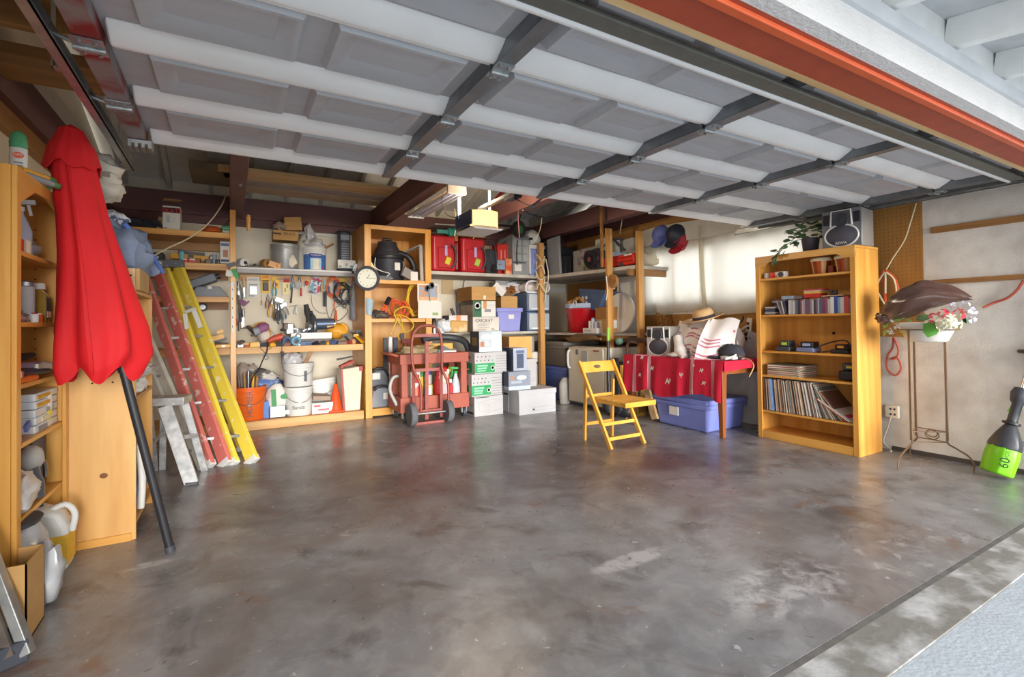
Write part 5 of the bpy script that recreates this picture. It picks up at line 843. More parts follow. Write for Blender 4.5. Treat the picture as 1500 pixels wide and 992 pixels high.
# right return of the lower shelf
ZR = 1.0
rx, ry = 4.333, 5.75
t = T('party_bucket', 'large glossy red tub with a pale blue rim on the lower corner shelf', 'tub', (4.55, 5.75, ZR)); t.part('tub', MB().lathe([(.23, 0), (.24, .01), (.285, .36), (.27, .36), (.22, .03), (0, .03)], (4.52, 5.72, ZR), 30), mat('glossy_red', '#bd1220', rough=.25, var=.05)); t.part('rim', MB().lathe([(.285, .35), (.3, .36), (.3, .42), (.27, .42), (.27, .36)], (4.52, 5.72, ZR), 30), mat('pale_blue_rim', '#aabcd6', rough=.4)); t.part('handle_cable', MB().tube([(4.27, 5.6, ZR+.36), (4.23, 5.56, ZR+.45), (4.24, 5.62, ZR+.44), (4.22, 5.68, ZR+.35)], .008, 6, smooth=3), M_white)
m = MB(); rn = random.Random(4)
for k in range(70): a = rn.uniform(0, 6.28); q = .24*rn.random()**.5; m.blob((4.52+q*math.cos(a), 5.72+q*math.sin(a), ZR+.43+.09*(1-(q/.25)**2)), (.06, .05, .05), k, .1, 7, 5)
solo('wicker_heap', m, mat('walnut_brown', '#c08a4a', rough=.7), 'heap of brown corks filling the red tub', 'corks', stuff=True)
t = T('denim_basket', 'slate blue fabric basket resting on cartons behind the pine post', 'basket', (4.56, 5.4, ZR+.32)); t.part('shell', MB().prism([(5.72, ZR+.38), (5.3, ZR+.3), (5.12, ZR+.56), (5.7, ZR+.62)], 4.4, 4.72, 'X'), mat('slate_blue_fabric', '#4f6488', rough=.75), bevel=.015); t.part('rim', MB().bar((4.4, 5.7, ZR+.62), (4.4, 5.12, ZR+.56), .02, .04), mat('slate_blue_fabric'))
for k in range(4): t.part('print_dot', MB().lathe([(.025, 0), (.025, .004), (0, .004)], (4.4, 5.62-.08*(k % 2), ZR+.5-.07*(k//2)), 10, (0, -90, 0)), flat('#d9dde6'))
solo('paper_cone', MB().lathe([(.03, 0), (.012, .14), (0, .2)], (4.6, 5.2, ZR+.6), 9), M_wall, 'cream pointed paper behind the slate blue basket', 'paper')
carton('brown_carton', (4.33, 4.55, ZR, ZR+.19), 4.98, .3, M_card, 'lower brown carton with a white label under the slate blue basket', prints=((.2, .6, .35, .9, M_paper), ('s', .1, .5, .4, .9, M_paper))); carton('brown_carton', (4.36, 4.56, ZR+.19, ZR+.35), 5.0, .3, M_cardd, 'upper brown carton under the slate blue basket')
carton('slim_white_box', (4.22, 4.32, ZR, ZR+.07), 5.1, .3, M_paper, 'slim white box at the front of the lower corner shelf', prints=(('s', .1, .6, .3, .7, flat('#b9b4aa')),))
for k, (y, h, mm) in enumerate(((5.3, .1, M_paper), (5.24, .14, flat('#c9d2dc')), (5.18, .1, flat('#b9b0bb')))): can('pill_bottle', 4.27, y, ZR+.07, .025, h, mm, ('short white bottle on the slim white box', 'taller bottle with a blue cap on the slim white box', 'short mauve bottle on the slim white box')[k], 'bottle', cap=(M_white, flat('#7fa3c9'), flat('#5b5f8a'))[k])
t = T('round_lid', 'large round white lid standing on edge behind the pine post', 'lid', (4.5, 4.96, ZR)); t.part('disc', MB().lathe([(.0, -.012), (.25, -.012), (.26, -.02), (.27, -.01), (.27, .012), (.26, .016), (.24, .008), (0, .008)], (4.5, 4.96, ZR+.27), 40, (0, -84, 0)), mat('white_metal_lid', '#dcdad5', rough=.45, var=.06))
solo('white_board', MB().box(4.78, 4.81, 4.88, 5.32, ZR, 1.78), M_paper, 'tall white board standing behind the round white lid', 'board'); solo('wood_disc', MB().lathe([(0, -.02), (.085, -.02), (.09, 0), (.085, .02), (0, .02)], (4.2,4.747,1.666), 22, (0, 90, 0)).lathe([(.03, .02), (.032, .028), (.0, .03)], (4.2,4.747,1.666), 12, (0, -90, 0)), M_oldX, 'round brown wooden disc nailed to the pine post', 'disc')
solo('post_hooks', MB().tube([(4.1,4.76,1.724), (4.1,4.738,1.55), (4.1,4.767,1.423)], .006, 6, smooth=3), M_white, 'white cord hanging beside the round wooden disc', 'cord')
solo('driftwood', MB().tube([(4.3, 6.1, .97), (4.25, 5.7, .9), (4.22, 5.3, .94), (4.2, 5.0, .93)], [.02, .045, .04, .015], 7, smooth=3).tube([(4.3, 6.0, .9), (4.24, 5.6, .96), (4.2, 5.1, .955)], [.015, .03, .012], 6, smooth=3), mat('driftwood', '#7d5f3f', rough=.9, var=.3), 'dried brown branches lying under the lower corner shelf', 'branches')
# ------------------------------------------------------------------ cartons standing on the floor
M_bank = mat('white_banker_board', '#b9b7b7', rough=.7, var=.04); M_grn = flat('#2f9a5c')
bk = (('closed_box', 695, 737, 581.5, 610, 'lowest white filing box of the stack beside the red cart, with a drawn box outline'), ('paper_box', 691, 735.5, 549.5, 581.5, 'white and green paper box in the middle of the three box stack'), ('paper_box', 695.5, 742, 519, 550, 'white and green paper box at the top of the three box stack'))
BB = [(2.604,3.006,-0.011,0.232), (2.57,2.995,0.234,0.506), (2.615,3.063,0.499,0.764)]
z = 0
for k, (nm, _, _, _, _, lb) in enumerate(bk):
    x0, x1, z0, z1 = BB[k]; h = z1-z0; z0 = z; z1 = z+h; z = z1+.004
    pr = []
    if k:
        pr = [(.0, .62, .05, .5, M_grn), (.08, .4, .34, .42, flat('#8fd0a8')), (.08, .36, .22, .3, flat('#8fd0a8')), (.08, .34, .12, .18, flat('#8fd0a8')), ('s', .0, .8, .05, .5, M_grn), ('s', .3, .6, .7, .82, M_black)]
        pr += [(.66, 1, .08+.12*j, .09+.12*j, M_dkgrey) for j in range(7)]
        pr += [(.08+.12*j, .11+.12*j, .78, .83, (flat('#3f7f8a'), flat('#b8555a'), M_dkgrey)[j % 3]) for j in range(4)]+[(.05+.12*j, .08+.12*j, .6, .65, (M_dkgrey, M_grn, flat('#b8555a'))[j % 3]) for j in range(5)]
    else: pr = [(.05, .5, .93, .97, M_dkgrey), ('s', .3, .6, .75, .84, M_black), ('s', .1, .9, .58, .6, M_dkgrey), ('s', .1, .9, .5, .52, M_dkgrey), ('s', .1, .9, .08, .2, M_dkgrey)]
    t = carton(nm, (x0, x1, z0, z1), 5.5, .36, M_bank, lb, prints=pr)
    if k:
        t.part('emblem', MB().lathe([(.028, 0), (.028, .003), (.018, .003), (.018, 0)], (x0+(x1-x0)*.54, 5.491, z0+h*.27), 14, (90, 0, 0)), M_paper)
    else:
        o = lambda u, v: (x0+(x1-x0)*u, 5.497, z0+h*v)
        for q, (a, b_) in enumerate((((.16, .72), (.55, .82)), ((.55, .82), (.95, .74)), ((.16, .72), (.16, .3)), ((.16, .3), (.5, .14)), ((.5, .14), (.95, .3)), ((.5, .58), (.5, .14)), ((.16, .72), (.5, .58)), ((.5, .58), (.95, .74)), ((.2, .6), (.48, .48)))): t.part('print_line', MB().bar(o(*a), o(*b_), .004, .002, (0, 1, 0)), flat('#a9a9ac'))
ztop = z
sb_ = carton('razor_box', (2.708, 3.03, ztop, ztop+.26), 5.56, .26, mat('icy_blue_print', '#c3d3df', rough=.4), 'icy blue product box with an oval panel on top of the paper boxes', prints=((0, .55, .2, .98, flat('#b9c0c8')), (.05, .22, .25, .5, flat('#b9784a')), (.28, .4, .3, .5, M_white), (.6, .95, .75, .85, flat('#eef3f6')), (.6, .95, .5, .6, flat('#eef3f6')), (.0, 1, 0, .16, flat('#e6eef4')), ('s', 0, 1, 0, 1, flat('#3f4652')), ('s', .2, .8, .3, .7, flat('#8f7a4a'))))
sb_.part('oval_panel', MB().lathe([(.085, 0), (.085, .003), (0, .003)], (2.814, 5.553, ztop+.19), 20, (90, 0, 0), sy=.45), M_white)
# right column on the big white carton
x0, x1 = 3.114, 3.665; zb = 0.304
wbx = carton('long_white_box', (x0, x1, 0, zb), 5.28, .52, mat('white_corrugate', '#bfbfc2', rough=.7, var=.03), 'big white filing carton on the floor in front of the boxes', prints=((.35, .95, .12, .14, flat('#a8a8ac')), (.35, .95, .26, .28, flat('#a8a8ac')), (.36, .41, .15, .22, M_dkgrey), (.94, .95, .12, .28, flat('#a8a8ac')), ('s', .25, .45, .72, .84, M_black), ('s', .46, .48, 0, .7, flat('#c4c4c6'))), lid=(.06, mat('white_corrugate')))
xa, xb_ = 3.012, 3.332; z1 = zb+.005; h1 = .23
t = carton('router_box', (xa, xb_, z1, z1+h1), 5.36, .26, mat('pale_steel_print', '#8f97a6', rough=.4), 'grey blue product box lying on the big white carton', prints=((.0, 1, 0, .2, flat('#c3d6e8')), (.08, .25, .55, .75, flat('#b98a5e')), (.1, .6, .35, .5, flat('#b0b8c4')), (.85, .95, .03, .17, M_white), ('s', 0, 1, .2, 1, flat('#383d4e')))); t.part('oval_panel', MB().lathe([(.075, 0), (.075, .003), (0, .003)], (xa+(xb_-xa)*.58, 5.355, z1+h1*.66), 18, (90, 0, 0), sy=.4), M_white)
xc_, xd = 3.106, 3.309; z2 = z1+h1+.003
carton('shaver_box', (xc_, xd, z2, z2+.29), 5.4, .3, mat('steel_blue_print', '#aeb6c6', rough=.4), 'dark sided product box standing on the grey blue box', prints=((.25, .75, .12, .75, flat('#4a566e')), (.2, .8, .78, .9, flat('#5f6f8c')), ('s', 0, 1, 0, 1, flat('#343a4c')), ('s', .1, .3, .1, .9, flat('#8a93a8'))))
carton('white_side_box', (3.4, 3.549, zb, zb+.37), 5.55, .3, M_bank, 'plain white box standing behind the dark sided product box', prints=((.1, .9, .3, .32, flat('#a8a8ac')), (.1, .9, .22, .24, flat('#a8a8ac'))))
yx0, yx1 = 3.304, 3.673; yz1 = 0.965
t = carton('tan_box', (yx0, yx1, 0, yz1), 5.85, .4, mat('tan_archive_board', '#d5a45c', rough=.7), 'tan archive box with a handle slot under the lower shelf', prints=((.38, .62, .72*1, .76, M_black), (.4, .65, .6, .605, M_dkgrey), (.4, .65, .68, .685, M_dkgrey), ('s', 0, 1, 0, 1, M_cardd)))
for k, (a, b_, c_, d_, mm, lb) in enumerate(((3.86, 3.96, .0, .55, mat('grey_bin', '#a5a29c', rough=.5), 'grey bin standing behind the pine post'), (3.88, 3.97, .56, .72, M_paper, 'white bag resting on the grey bin by the pine post'), (3.76, 3.9, .72, .95, mat('mid_grey_plastic'), 'mid grey carton above the white bag by the pine post'))):
    solo('grey_bin', B(a-.08, b_+.04, 6.2, 6.6, c_, d_), mm, lb, 'bin', bevel=.02)
# blue and grey totes in the corner
M_tote = mat('cobalt_tote', '#5d74be', rough=.4); M_gtote = mat('grey_tote', '#7c7973', rough=.5)
def tote(name, x0, x1, y0, y1, z0, z1, m, label, lidm=None, taper=.04, stick=None):
    t = T(name, label, 'tote', ((x0+x1)/2, (y0+y1)/2, z0)); h = z1-z0
    vs = [(x0+taper, y0+taper, z0), (x1-taper, y0+taper, z0), (x1-taper, y1-taper, z0), (x0+taper, y1-taper, z0), (x0, y0, z1-.06), (x1, y0, z1-.06), (x1, y1, z1-.06), (x0, y1, z1-.06)]
    t.part('tub', MB().add(vs, [(3, 2, 1, 0), (4, 5, 6, 7), (0, 1, 5, 4), (1, 2, 6, 5), (2, 3, 7, 6), (3, 0, 4, 7)]), m, bevel=.02)
    t.part('rim_band', B(x0-.012, x1+.012, y0-.012, y1+.012, z1-.1, z1-.055), m, bevel=.008); t.part('lid', B(x0-.018, x1+.018, y0-.018, y1+.018, z1-.055, z1), lidm or m, bevel=.014); return t
tote('storage_tote', 4.18, 4.75, 5.75, 6.5, 0, .5, M_tote, 'cobalt blue tote under the corner shelf beside the refrigerator'); tote('storage_tote', 4.16, 4.78, 5.76, 6.5, .5, .87, M_gtote, 'dark grey tote stacked on the cobalt tote')
solo('grey_jug', MB().lathe([(.09, 0), (.1, .03), (.1, .28), (.05, .36), (0, .37)], (4.14, 5.72, 0), 16, sy=.6), mat('pale_grey_plastic', '#b1aea8', rough=.5), 'pale grey jug on the floor beside the refrigerator', 'jug')
# refrigerator
M_fr = mat('almond_enamel', '#d7d0bd', rough=.35, var=.04)
f = T('mini_refrigerator', 'almond coloured small refrigerator under the corner shelf', 'refrigerator', (4.5, 5.2, 0)); f.part('cabinet', B(4.19, 4.85, 4.8, 5.62, .03, .82), M_fr, bevel=.012); f.part('door', B(4.12, 4.185, 4.86, 5.62, .05, .81), M_fr, bevel=.02); f.part('kick_plate', B(4.16, 4.3, 4.84, 5.6, 0, .05), M_dkgrey)
f.part('handle', MB().tube([(4.115, 5.56, .76), (4.085, 5.57, .73), (4.085, 5.57, .55), (4.115, 5.56, .52)], .016, 8, smooth=3), M_white); f.part('badge', B(4.115, 4.122, 4.95, 5.06, .765, .785), mat('red_brown_grip')); f.part('magnet', B(4.113, 4.122, 5.18, 5.3, .63, .77), flat('#a9adab')); f.part('magnet', B(4.113, 4.122, 5.38, 5.43, .71, .78), flat('#6b6f74')); f.part('edge_strip', B(4.13, 4.19, 4.8, 4.85, .05, .81), mat('white_enamel', '#e3ddcd', rough=.35))
# ------------------------------------------------------------------ red cart
M_cart = mat('brick_red_plastic', '#a3523f', rough=.55, var=.08)
x0, x1, y0, y1 = 1.72, 2.552, 5.6, 6.08; zt = 0.781
ct = T('utility_cart', 'brick red plastic utility cart with a full lower tray', 'cart', ((x0+x1)/2, 5.84, 0))
ct.part('top_tray', MB().box(x0-.02, x1+.02, y0-.02, y0+.02, zt-.1, zt+.02).box(x0-.02, x1+.02, y1-.02, y1+.02, zt-.1, zt+.02).box(x0-.02, x0+.02, y0, y1, zt-.1, zt+.02).box(x1-.02, x1+.02, y0, y1, zt-.1, zt+.02).box(x0, x1, y0, y1, zt-.06, zt-.03), M_cart, bevel=.006)
ct.part('lower_tray', MB().box(x0-.02, x1+.02, y0-.02, y0+.02, .12, .3).box(x0-.02, x1+.02, y1-.02, y1+.02, .12, .3).box(x0-.02, x0+.02, y0, y1, .12, .3).box(x1-.02, x1+.02, y0, y1, .12, .3).box(x0, x1, y0, y1, .14, .17), M_cart, bevel=.006)
for x in (x0, x1-.08):
    for y in (y0, y1-.1):
        l = ct.part('leg', B(x, x+.08, y-.005, y+.095, .2, zt-.05), M_cart, bevel=.008)
        ct.part('rib', MB().box(x-.004, x+.084, y-.01, y+.1, .42, .43).box(x-.004, x+.104, y-.01, y+.1, .58, .59), M_cart, l)
        ct.part('caster', MB().cyl((x+.03, y+.05, .055), (x+.07, y+.05, .055), .055, n=16), M_dkgrey); ct.part('caster_fork', MB().box(x+.015, x+.025, y+.02, y+.08, .05, .13).box(x+.075, x+.085, y+.02, y+.08, .05, .13), M_galv)
ct.part('push_handle', MB().tube([(x0-.02, y0+.05, zt), (x0-.12, y0+.1, zt+.03), (x0-.12, y1-.1, zt+.03), (x0-.02, y1-.05, zt)], .016, 8, smooth=4), M_cart)
# things on the cart
solo('crumpled_paper', MB().blob((2.0, 5.82, zt+.03), (.5, .36, .14), 5, .28, 18, 10, 3, flat=.5), mat('khaki_cloth', '#b5a27a', rough=.9, var=.2), 'crumpled khaki cloths heaped on the red cart', 'cloth'); solo('white_papers', MB().obox((2.34, 5.74, zt+.0), (.36, .24, .03), (0, 3, 8)).obox((2.35, 5.78, zt+.035), (.24, .16, .02), (4, 0, -15)), M_paper, 'loose white papers on the right side of the red cart', 'paper')
solo('wood_plank', B(2.14, 2.53, 5.98, 6.02, zt-.03, zt+.12), mat('yellow_pine', '#dba94f', rough=.6), 'short yellow pine plank standing at the back of the red cart', 'plank', bevel=.004); solo('foam_pipe', MB().tube([(2.16, 6.12, zt+.16), (2.36, 6.14, zt+.2), (2.6, 6.1, zt+.18), (2.72, 6.0, zt+.12), (2.76, 5.95, zt-.06)], .045, 10, smooth=4), M_dkgrey, 'dark corrugated hose draped behind the red cart', 'hose')
solo('dust_pan', MB().prism([(2.18, zt+.01), (2.42, zt+.01), (2.38, zt+.06), (2.3, zt+.1)], 5.72, 5.9), mat('slate_blue_plastic'), 'slate grey dustpan lying on the red cart', 'dustpan')
solo('black_hose', MB().tube([(2.92, 5.95, zt+.22), (3.02, 5.9, zt+.2), (3.08, 5.88, zt+.05)], .05, 10, smooth=4), M_black, 'black hose end beside the icy blue product box', 'hose')
Z3 = .17
carton('detergent_box', (1.850, 1.969, Z3, .585), 5.66, .12, M_paper, 'white and red detergent box at the left of the cart tray', prints=((.1, .9, .68, .92, flat('#c4332b')), (.05, .9, .2, .55, flat('#d8897a')), (.7, .98, .1, .6, flat('#c4332b')), (.05, .6, .02, .16, flat('#e0b98a'))))
carton('green_yellow_box', (1.989, 2.035, Z3, .6), 5.74, .1, flat('#d9b82a'), 'slim green and yellow box in the cart tray', prints=((0, 1, .8, 1, flat('#3f8a4a')),))
can('blue_cap_can', 2.107, 5.78, Z3, .05, .41, flat('#c9c2b6'), 'tall can with a blue cap in the cart tray', cap=flat('#4a5aa0')); can('purple_bottle', 2.061, 5.72, Z3, .035, .33, flat('#6a3f8a'), 'small purple bottle in the cart tray', 'bottle', neck=.015)
carton('beige_box', (2.035, 2.127, Z3, .42), 5.66, .08, flat('#cfbf94'), 'beige and olive box at the front of the cart tray', prints=((.1, .8, .1, .85, M_paper), (.82, 1, 0, 1, flat('#8a7a3a'))))
can('red_jar', 2.200, 5.7, Z3, .045, .4, flat('#c42a26'), 'bright red bottle in the middle of the cart tray', 'bottle', neck=.02, cap=flat('#a01818')); can('red_lid_tub', 2.279, 5.76, Z3, .085, .45, flat('#d9cdb8'), 'cream tub with a red lid in the cart tray', 'tub', cap=flat('#bb2222')); carton('pink_box', (2.220, 2.312, Z3, .43), 5.64, .07, flat('#d9b6bd'), 'pink and red carton at the front of the cart tray', prints=((0, .3, 0, 1, flat('#d8562c')),))
can('orange_bottle', 2.352, 5.74, Z3, .04, .42, flat('#c9402c'), 'red orange bottle with a white cap in the cart tray', 'bottle', neck=.018); can('green_bottle', 2.404, 5.8, Z3, .055, .44, flat('#2f8a46'), 'green bottle with a yellow cap in the cart tray', 'bottle', neck=.02, cap=flat('#d9c22a')); can('small_red_bottle', 2.358, 5.66, Z3, .035, .3, flat('#b3282c'), 'short dark red bottle at the front of the cart tray', 'bottle', neck=.015)
spray(2.431, 5.67, Z3, .06, .46, mat('grey_bottle', '#b9bcc6', rough=.4), flat('#33a552'), 'grey spray bottle with a green trigger at the right of the cart tray', face=-1); carton('green_label_can', (2.338, 2.391, Z3, .36), 5.64, .06, flat('#dfe0cf'), 'white and green labelled carton at the front of the cart tray', prints=((.1, .9, .2, .6, flat('#8fae4a')),))
solo('grey_hose', MB().tube([(1.7, 5.72, .2), (1.62, 5.72, .38), (1.66, 5.74, .52), (1.76, 5.76, .54)], .02, 8, smooth=4), mat('pale_grey_plastic'), 'pale grey hose hanging at the left side of the cart', 'hose')
# hand truck
M_ht = mat('faded_red_tube', '#a8594f', rough=.45, metal=.2, col2='#8a4a42', sc=14)
ht = T('hand_truck', 'red tubular hand truck with grey rubber tyres in front of the cart', 'hand truck', (2.05, 5.4, 0)); zt2 = 1.135; xl, xr = 1.815, 2.155; xm = (xl+xr)/2
ht.part('frame', MB().tube([(xl+.06, 5.38, .16), (xl+.055, 5.37, .45), (xl, 5.42, .62), (xl-.015, 5.46, .8), (xl, 5.46, zt2-.12), (xl+.07, 5.46, zt2-.02), (xm, 5.46, zt2), (xr-.07, 5.46, zt2-.02), (xr, 5.46, zt2-.12), (xr-.015+.03, 5.46, .8), (xr, 5.42, .62), (xr+.05, 5.37, .45), (xr+.055, 5.38, .16)], .016, 10, smooth=4), M_ht)
for x in (xl, xr): ht.part('upright', MB().bar((x, 5.46, .66), (x+.02, 5.5, .05), .035, .02), M_ht)
ht.part('upright', MB().bar((xm, 5.465, .95), (xm, 5.5, .04), .04, .02), M_ht)
for z in (1.02, .62, .14): ht.part('crossbar', MB().bar((xl-.01, 5.475, z), (xr+.01, 5.475, z), .015, .035), M_ht)
ht.part('axle', MB().cyl((xl-.06, 5.4, .13), (xr+.07, 5.4, .13), .012, n=10), M_galv); ht.part('nose_plate', MB().box(xl-.02, xr+.02, 5.42, 5.44, .0, .03).box(xl-.04, xr+.04, 5.44, 5.56, 0, .01), M_ht, bevel=.003)
for x in (xl-.04, xr+.06):
    w = ht.part('tyre', MB().lathe([(.075, -.035), (.12, -.035), (.132, -.015), (.132, .015), (.12, .035), (.075, .035)], (x, 5.4, .132), 26, (0, 90, 0)), mat('grey_rubber', '#5f6064', rough=.8, var=.1)); ht.part('rim', MB().lathe([(.0, -.02), (.078, -.028), (.078, .028), (0, .02)], (x, 5.4, .132), 20, (0, 90, 0)), mat('red_oxide_steel'), w)
# ------------------------------------------------------------------ folding chair
M_ch = mat('varnished_beech', '#dc9a35', rough=.35, col2='#eab254', sc=9, stretch=(1, 1, .3), var=.05)
ch = T('folding_chair', 'honey varnished wooden folding chair standing open in the middle of the floor', 'chair', (3.17, 3.6, 0))
xa, xb = 2.965, 3.37
for x, yt, zt_ in ((xa, 3.865, .765), (xb, 3.84, .765)):
    ch.part('side_rail', MB().bar((x, 3.41, 0), (x, yt, zt_), .024, .042, (0, 1, 0)), M_ch, bevel=.004)
for x in (xa+.03, xb-.03): ch.part('rear_leg', MB().bar((x, 3.83, 0), (x, 3.8, .58), .022, .036, (0, 1, 0)), M_ch, bevel=.004)
n = 24; o_ = []; i_ = []
for k in range(n):
    a = 2*math.pi*k/n; c_, s_ = math.cos(a), math.sin(a); f = 1/max(abs(c_)/.19, abs(s_)/.05); o_.append((c_*f, s_*f)); i_.append((c_*.045, s_*.016))
vs = [(3.1675+p[0], 3.835+q*.02+p[1]*.55-.06*(p[0]/.19)**2*.3, .71+p[1]) for q in (0, 1) for P in (o_, i_) for p in P]; fs = []
for k in range(n):
    j = (k+1) % n; fs += [(k, j, n+j, n+k), (2*n+k, 3*n+k, 3*n+j, 2*n+j), (k, 2*n+k, 2*n+j, j), (n+k, n+j, 3*n+j, 3*n+k)]
ch.part('backrest', MB().add(vs, fs), M_ch)
for k in range(6): ch.part('seat_slat', B(xa+.02, xb-.02, 3.25+.07*k, 3.312+.07*k, .425, .44), M_ch, bevel=.003)
for x in (xa+.025, xb-.045): ch.part('seat_frame', B(x, x+.022, 3.25, 3.68, .395, .425), M_ch, bevel=.003)
ch.part('seat_front', B(xa+.02, xb-.02, 3.235, 3.255, .395, .44), M_ch, bevel=.003)
for y, z in ((3.455, .085), (3.53, .205), ): ch.part('front_rung', MB().bar((xa, y, z), (xb, y, z), .014, .03), M_ch)
for y, z in ((3.82, .16), (3.81, .43)): ch.part('rear_rung', MB().bar((xa+.03, y, z), (xb-.03, y, z), .014, .03), M_ch)
# ------------------------------------------------------------------ table with the red cloth
M_tb = mat('brown_table_wood', '#8a4f24', rough=.45, var=.2, sc=8, stretch=(1, 1, .2))
tb = T('side_table', 'brown wooden table under the red embroidered cloth beside the bookcase', 'table', (4.5, 3.8, 0))
tb.part('tabletop', B(4.14, 4.94, 3.12, 4.46, .725, .75), M_tb, bevel=.004); tb.part('apron', B(4.16, 4.92, 3.15, 3.17, .62, .725), M_tb); tb.part('apron', B(4.16, 4.18, 3.15, 4.44, .6, .725), M_tb)
for x, y in ((4.15, 3.14), (4.87, 3.14), (4.15, 4.38), (4.87, 4.38)): tb.part('leg', MB().bar((x+.035, y+.035, 0), (x+.035, y+.035, .7), .045, .045, (0, 1, 0), w2=.07, d2=.07), M_tb, bevel=.004)
M_rc = mat('crimson_cloth', '#bf1233', rough=.85, var=.1, sc=5); M_pw = mat('pink_white_weave', '#e6c9cf', rough=.85, col2='#c2647c', sc=40, stretch=(1, 1, .05))
def lerp_path(P, y):
    for a, b in zip(P, P[1:]):
        if (a[0]-y)*(b[0]-y) <= 0 and a[0] != b[0]: return a[1]+(b[1]-a[1])*(y-a[0])/(b[0]-a[0])
    return P[0][1] if abs(P[0][0]-y) < abs(P[-1][0]-y) else P[-1][1]
hem = [(4.4,0.326),(4.286,0.331),(4.111,0.382),(3.997,0.379),(3.888,0.317),(3.724,0.344),(3.541,0.381),(3.361,0.416),(3.232,0.391),(3.163,0.367),(3.079,0.352)]
yA, yB = 4.47, 3.1
def cloth(u, v):
    y = yA+(yB-yA)*u; zb = lerp_path(hem, y); x = 4.115-.035*math.sin(v*math.pi*.6)*(.6+.4*math.sin(u*34))-.012*math.sin(u*52+1)*v
    return (x, y+.015*math.sin(u*21)*v, .757+(zb-.757)*v)
tc_ = T('table_cloth', 'crimson cloth with white stripes and stitched animals draped over the table', 'tablecloth', (4.5, 3.8, .76))
cl_ = MB().sheet(cloth, 60, 8, .004).sheet(lambda u, v: (4.11+.84*v, yA+(yB-yA)*u, .7555+.004*math.sin(u*40)*math.sin(v*9)), 30, 6, .004)
cl_.sheet(lambda u, v: (4.11+.83*u, yB-.01-.012*math.sin(u*14), .757-v*(.1-.04*u)), 20, 4, .004)
cm = tc_.part('cloth', cl_, M_rc)
def strip(u0, u1, name='stripe', m=None, v0=0, v1=1): tc_.part(name, MB().sheet(lambda u, v: Vector(cloth(u0+(u1-u0)*u, v0+(v1-v0)*v))+Vector((-.005, 0, 0)), 3, 10, .001), m or M_pw, cm)
for px in (.13, .295, .735, .915): strip(px-.012, px-.004); strip(px, px+.008); strip(px+.012, px+.018)
def stitched(u, v, s, seed):
    c = Vector(cloth(u, v))+Vector((-.008, 0, 0)); m = MB(); r = random.Random(seed)
    s *= .6; m.obox(c, (.002, .05*s, .022*s), (20*(seed % 3-1), 0, 0))
    for k in range(4): m.obox(c+Vector((-.0005, .03*s*(k-1.5)/1.5, .018*s*(-1)**k)), (.002, .012*s, .03*s), (25*(k-1.5), 0, 0))
    tc_.part('stitched_figure', m, M_paper, cm)
for k, (u, v, s) in enumerate(((.2, .55, 1), (.34, .35, 1.2), (.5, .6, 1.6), (.64, .45, 1.3), (.82, .3, 1), (.84, .65, 1), (.22, .05, 1), (.06, .2, .8))): stitched(u, v, s, k)
for k, (x, y, r_) in enumerate(((4.2, 4.1, .16), (4.24, 3.9, .2), (4.2, 3.3, .2))): tc_.part('top_stripe', MB().tube([(x-.08, y+.2, .759), (x, y, .759), (x+.4, y-.15, .759)], .008, 5, smooth=3), M_pw, cm)
# tote under the table
tx0, ty0, ty1 = 4.19, 3.36, 4.06; tz = 0.333
tote('storage_tote', tx0, 4.82, ty0, ty1, 0, tz, mat('lavender_blue_tote', '#7b86cc', rough=.4, var=.04), 'large lavender blue lidded tote under the red cloth table', taper=.03).part('label', MB().box(tx0-.016, tx0-.004, 3.72, 3.84, tz-.2, tz-.11), M_paper)
solo('leaning_plank', MB().bar((4.2,4.07,0.037), (4.16,4.15,0.357), .09, .03, (1, 0, 0)), M_raw, 'pale short plank leaning against the lavender tote', 'plank')
# sawhorse and folded things left of the table
sh_ = T('sawhorse', 'yellow pine sawhorse folded at the left end of the red cloth table', 'sawhorse', (4.2, 4.4, 0)); 
for a, b_ in (((4.1,4.435,-0.207), (4.1,4.499,0.627)), ((4.3,4.447,-0.126), (4.3,4.548,0.571))): sh_.part('leg', MB().bar(a, b_, .05, .03, (1, 0, 0)), mat('yellow_pine'), bevel=.003)
sh_.part('crosspiece', MB().bar((4.2,4.515,-0.019), (4.4,4.43,0.032), .03, .05), mat('yellow_pine'))
for k, (a, b_, mm, lb) in enumerate((((4,4.461,0.06), (4.1,4.594,0.704), M_black, 'black rubber wheeled frame leaning by the sawhorse'), ((4.25,4.661,0.182), (4.28,4.721,0.646), M_dkgrey, 'dark folded tripod leaning behind the sawhorse'))):
    solo('folded_stand', MB().bar(a, b_, .06, .03, (1, 0, 0)).bar(Vector(a)+Vector((.06, .05, 0)), Vector(b_)+Vector((.03, .04, 0)), .04, .03, (1, 0, 0)).cyl(Vector(a)+Vector((-.03, 0, .05)), Vector(a)+Vector((.03, 0, .05)), .05), mm, lb, 'stand')
t = T('fishing_rods', 'black fishing rod with a lime grip leaning by the refrigerator', 'fishing rod', (4,4.658,-0.004)); t.part('rod', MB().tube([(4,4.619,0.044), (4.02,4.656,0.537), (4.05,4.682,0.913)], [.03, .022, .016], 8), M_black); t.part('lime_grip', MB().tube([(4.05,4.682,0.921), (4.06,4.69,1.081)], .02, 8), flat('#7fc23a'))
t.part('guide', MB().tube([(3.98,4.6,0.42), (3.97,4.596,0.092)], .012, 6), M_dkgrey); t.part('reel', MB().lathe([(.04, -.03), (.05, -.02), (.05, .02), (.04, .03)], (3.96,4.584,0.111), 12, (0, 90, 0)), M_dkgrey)
solo('dark_boot_pair', MB().blob((4.08, 4.68, .1), (.2, .24, .2), 3, .1, flat=.95).blob((4.1, 4.45, .1), (.18, .22, .2), 5, .1, flat=.95), M_black, 'black rubber wheels standing behind the folding chair', 'wheel')
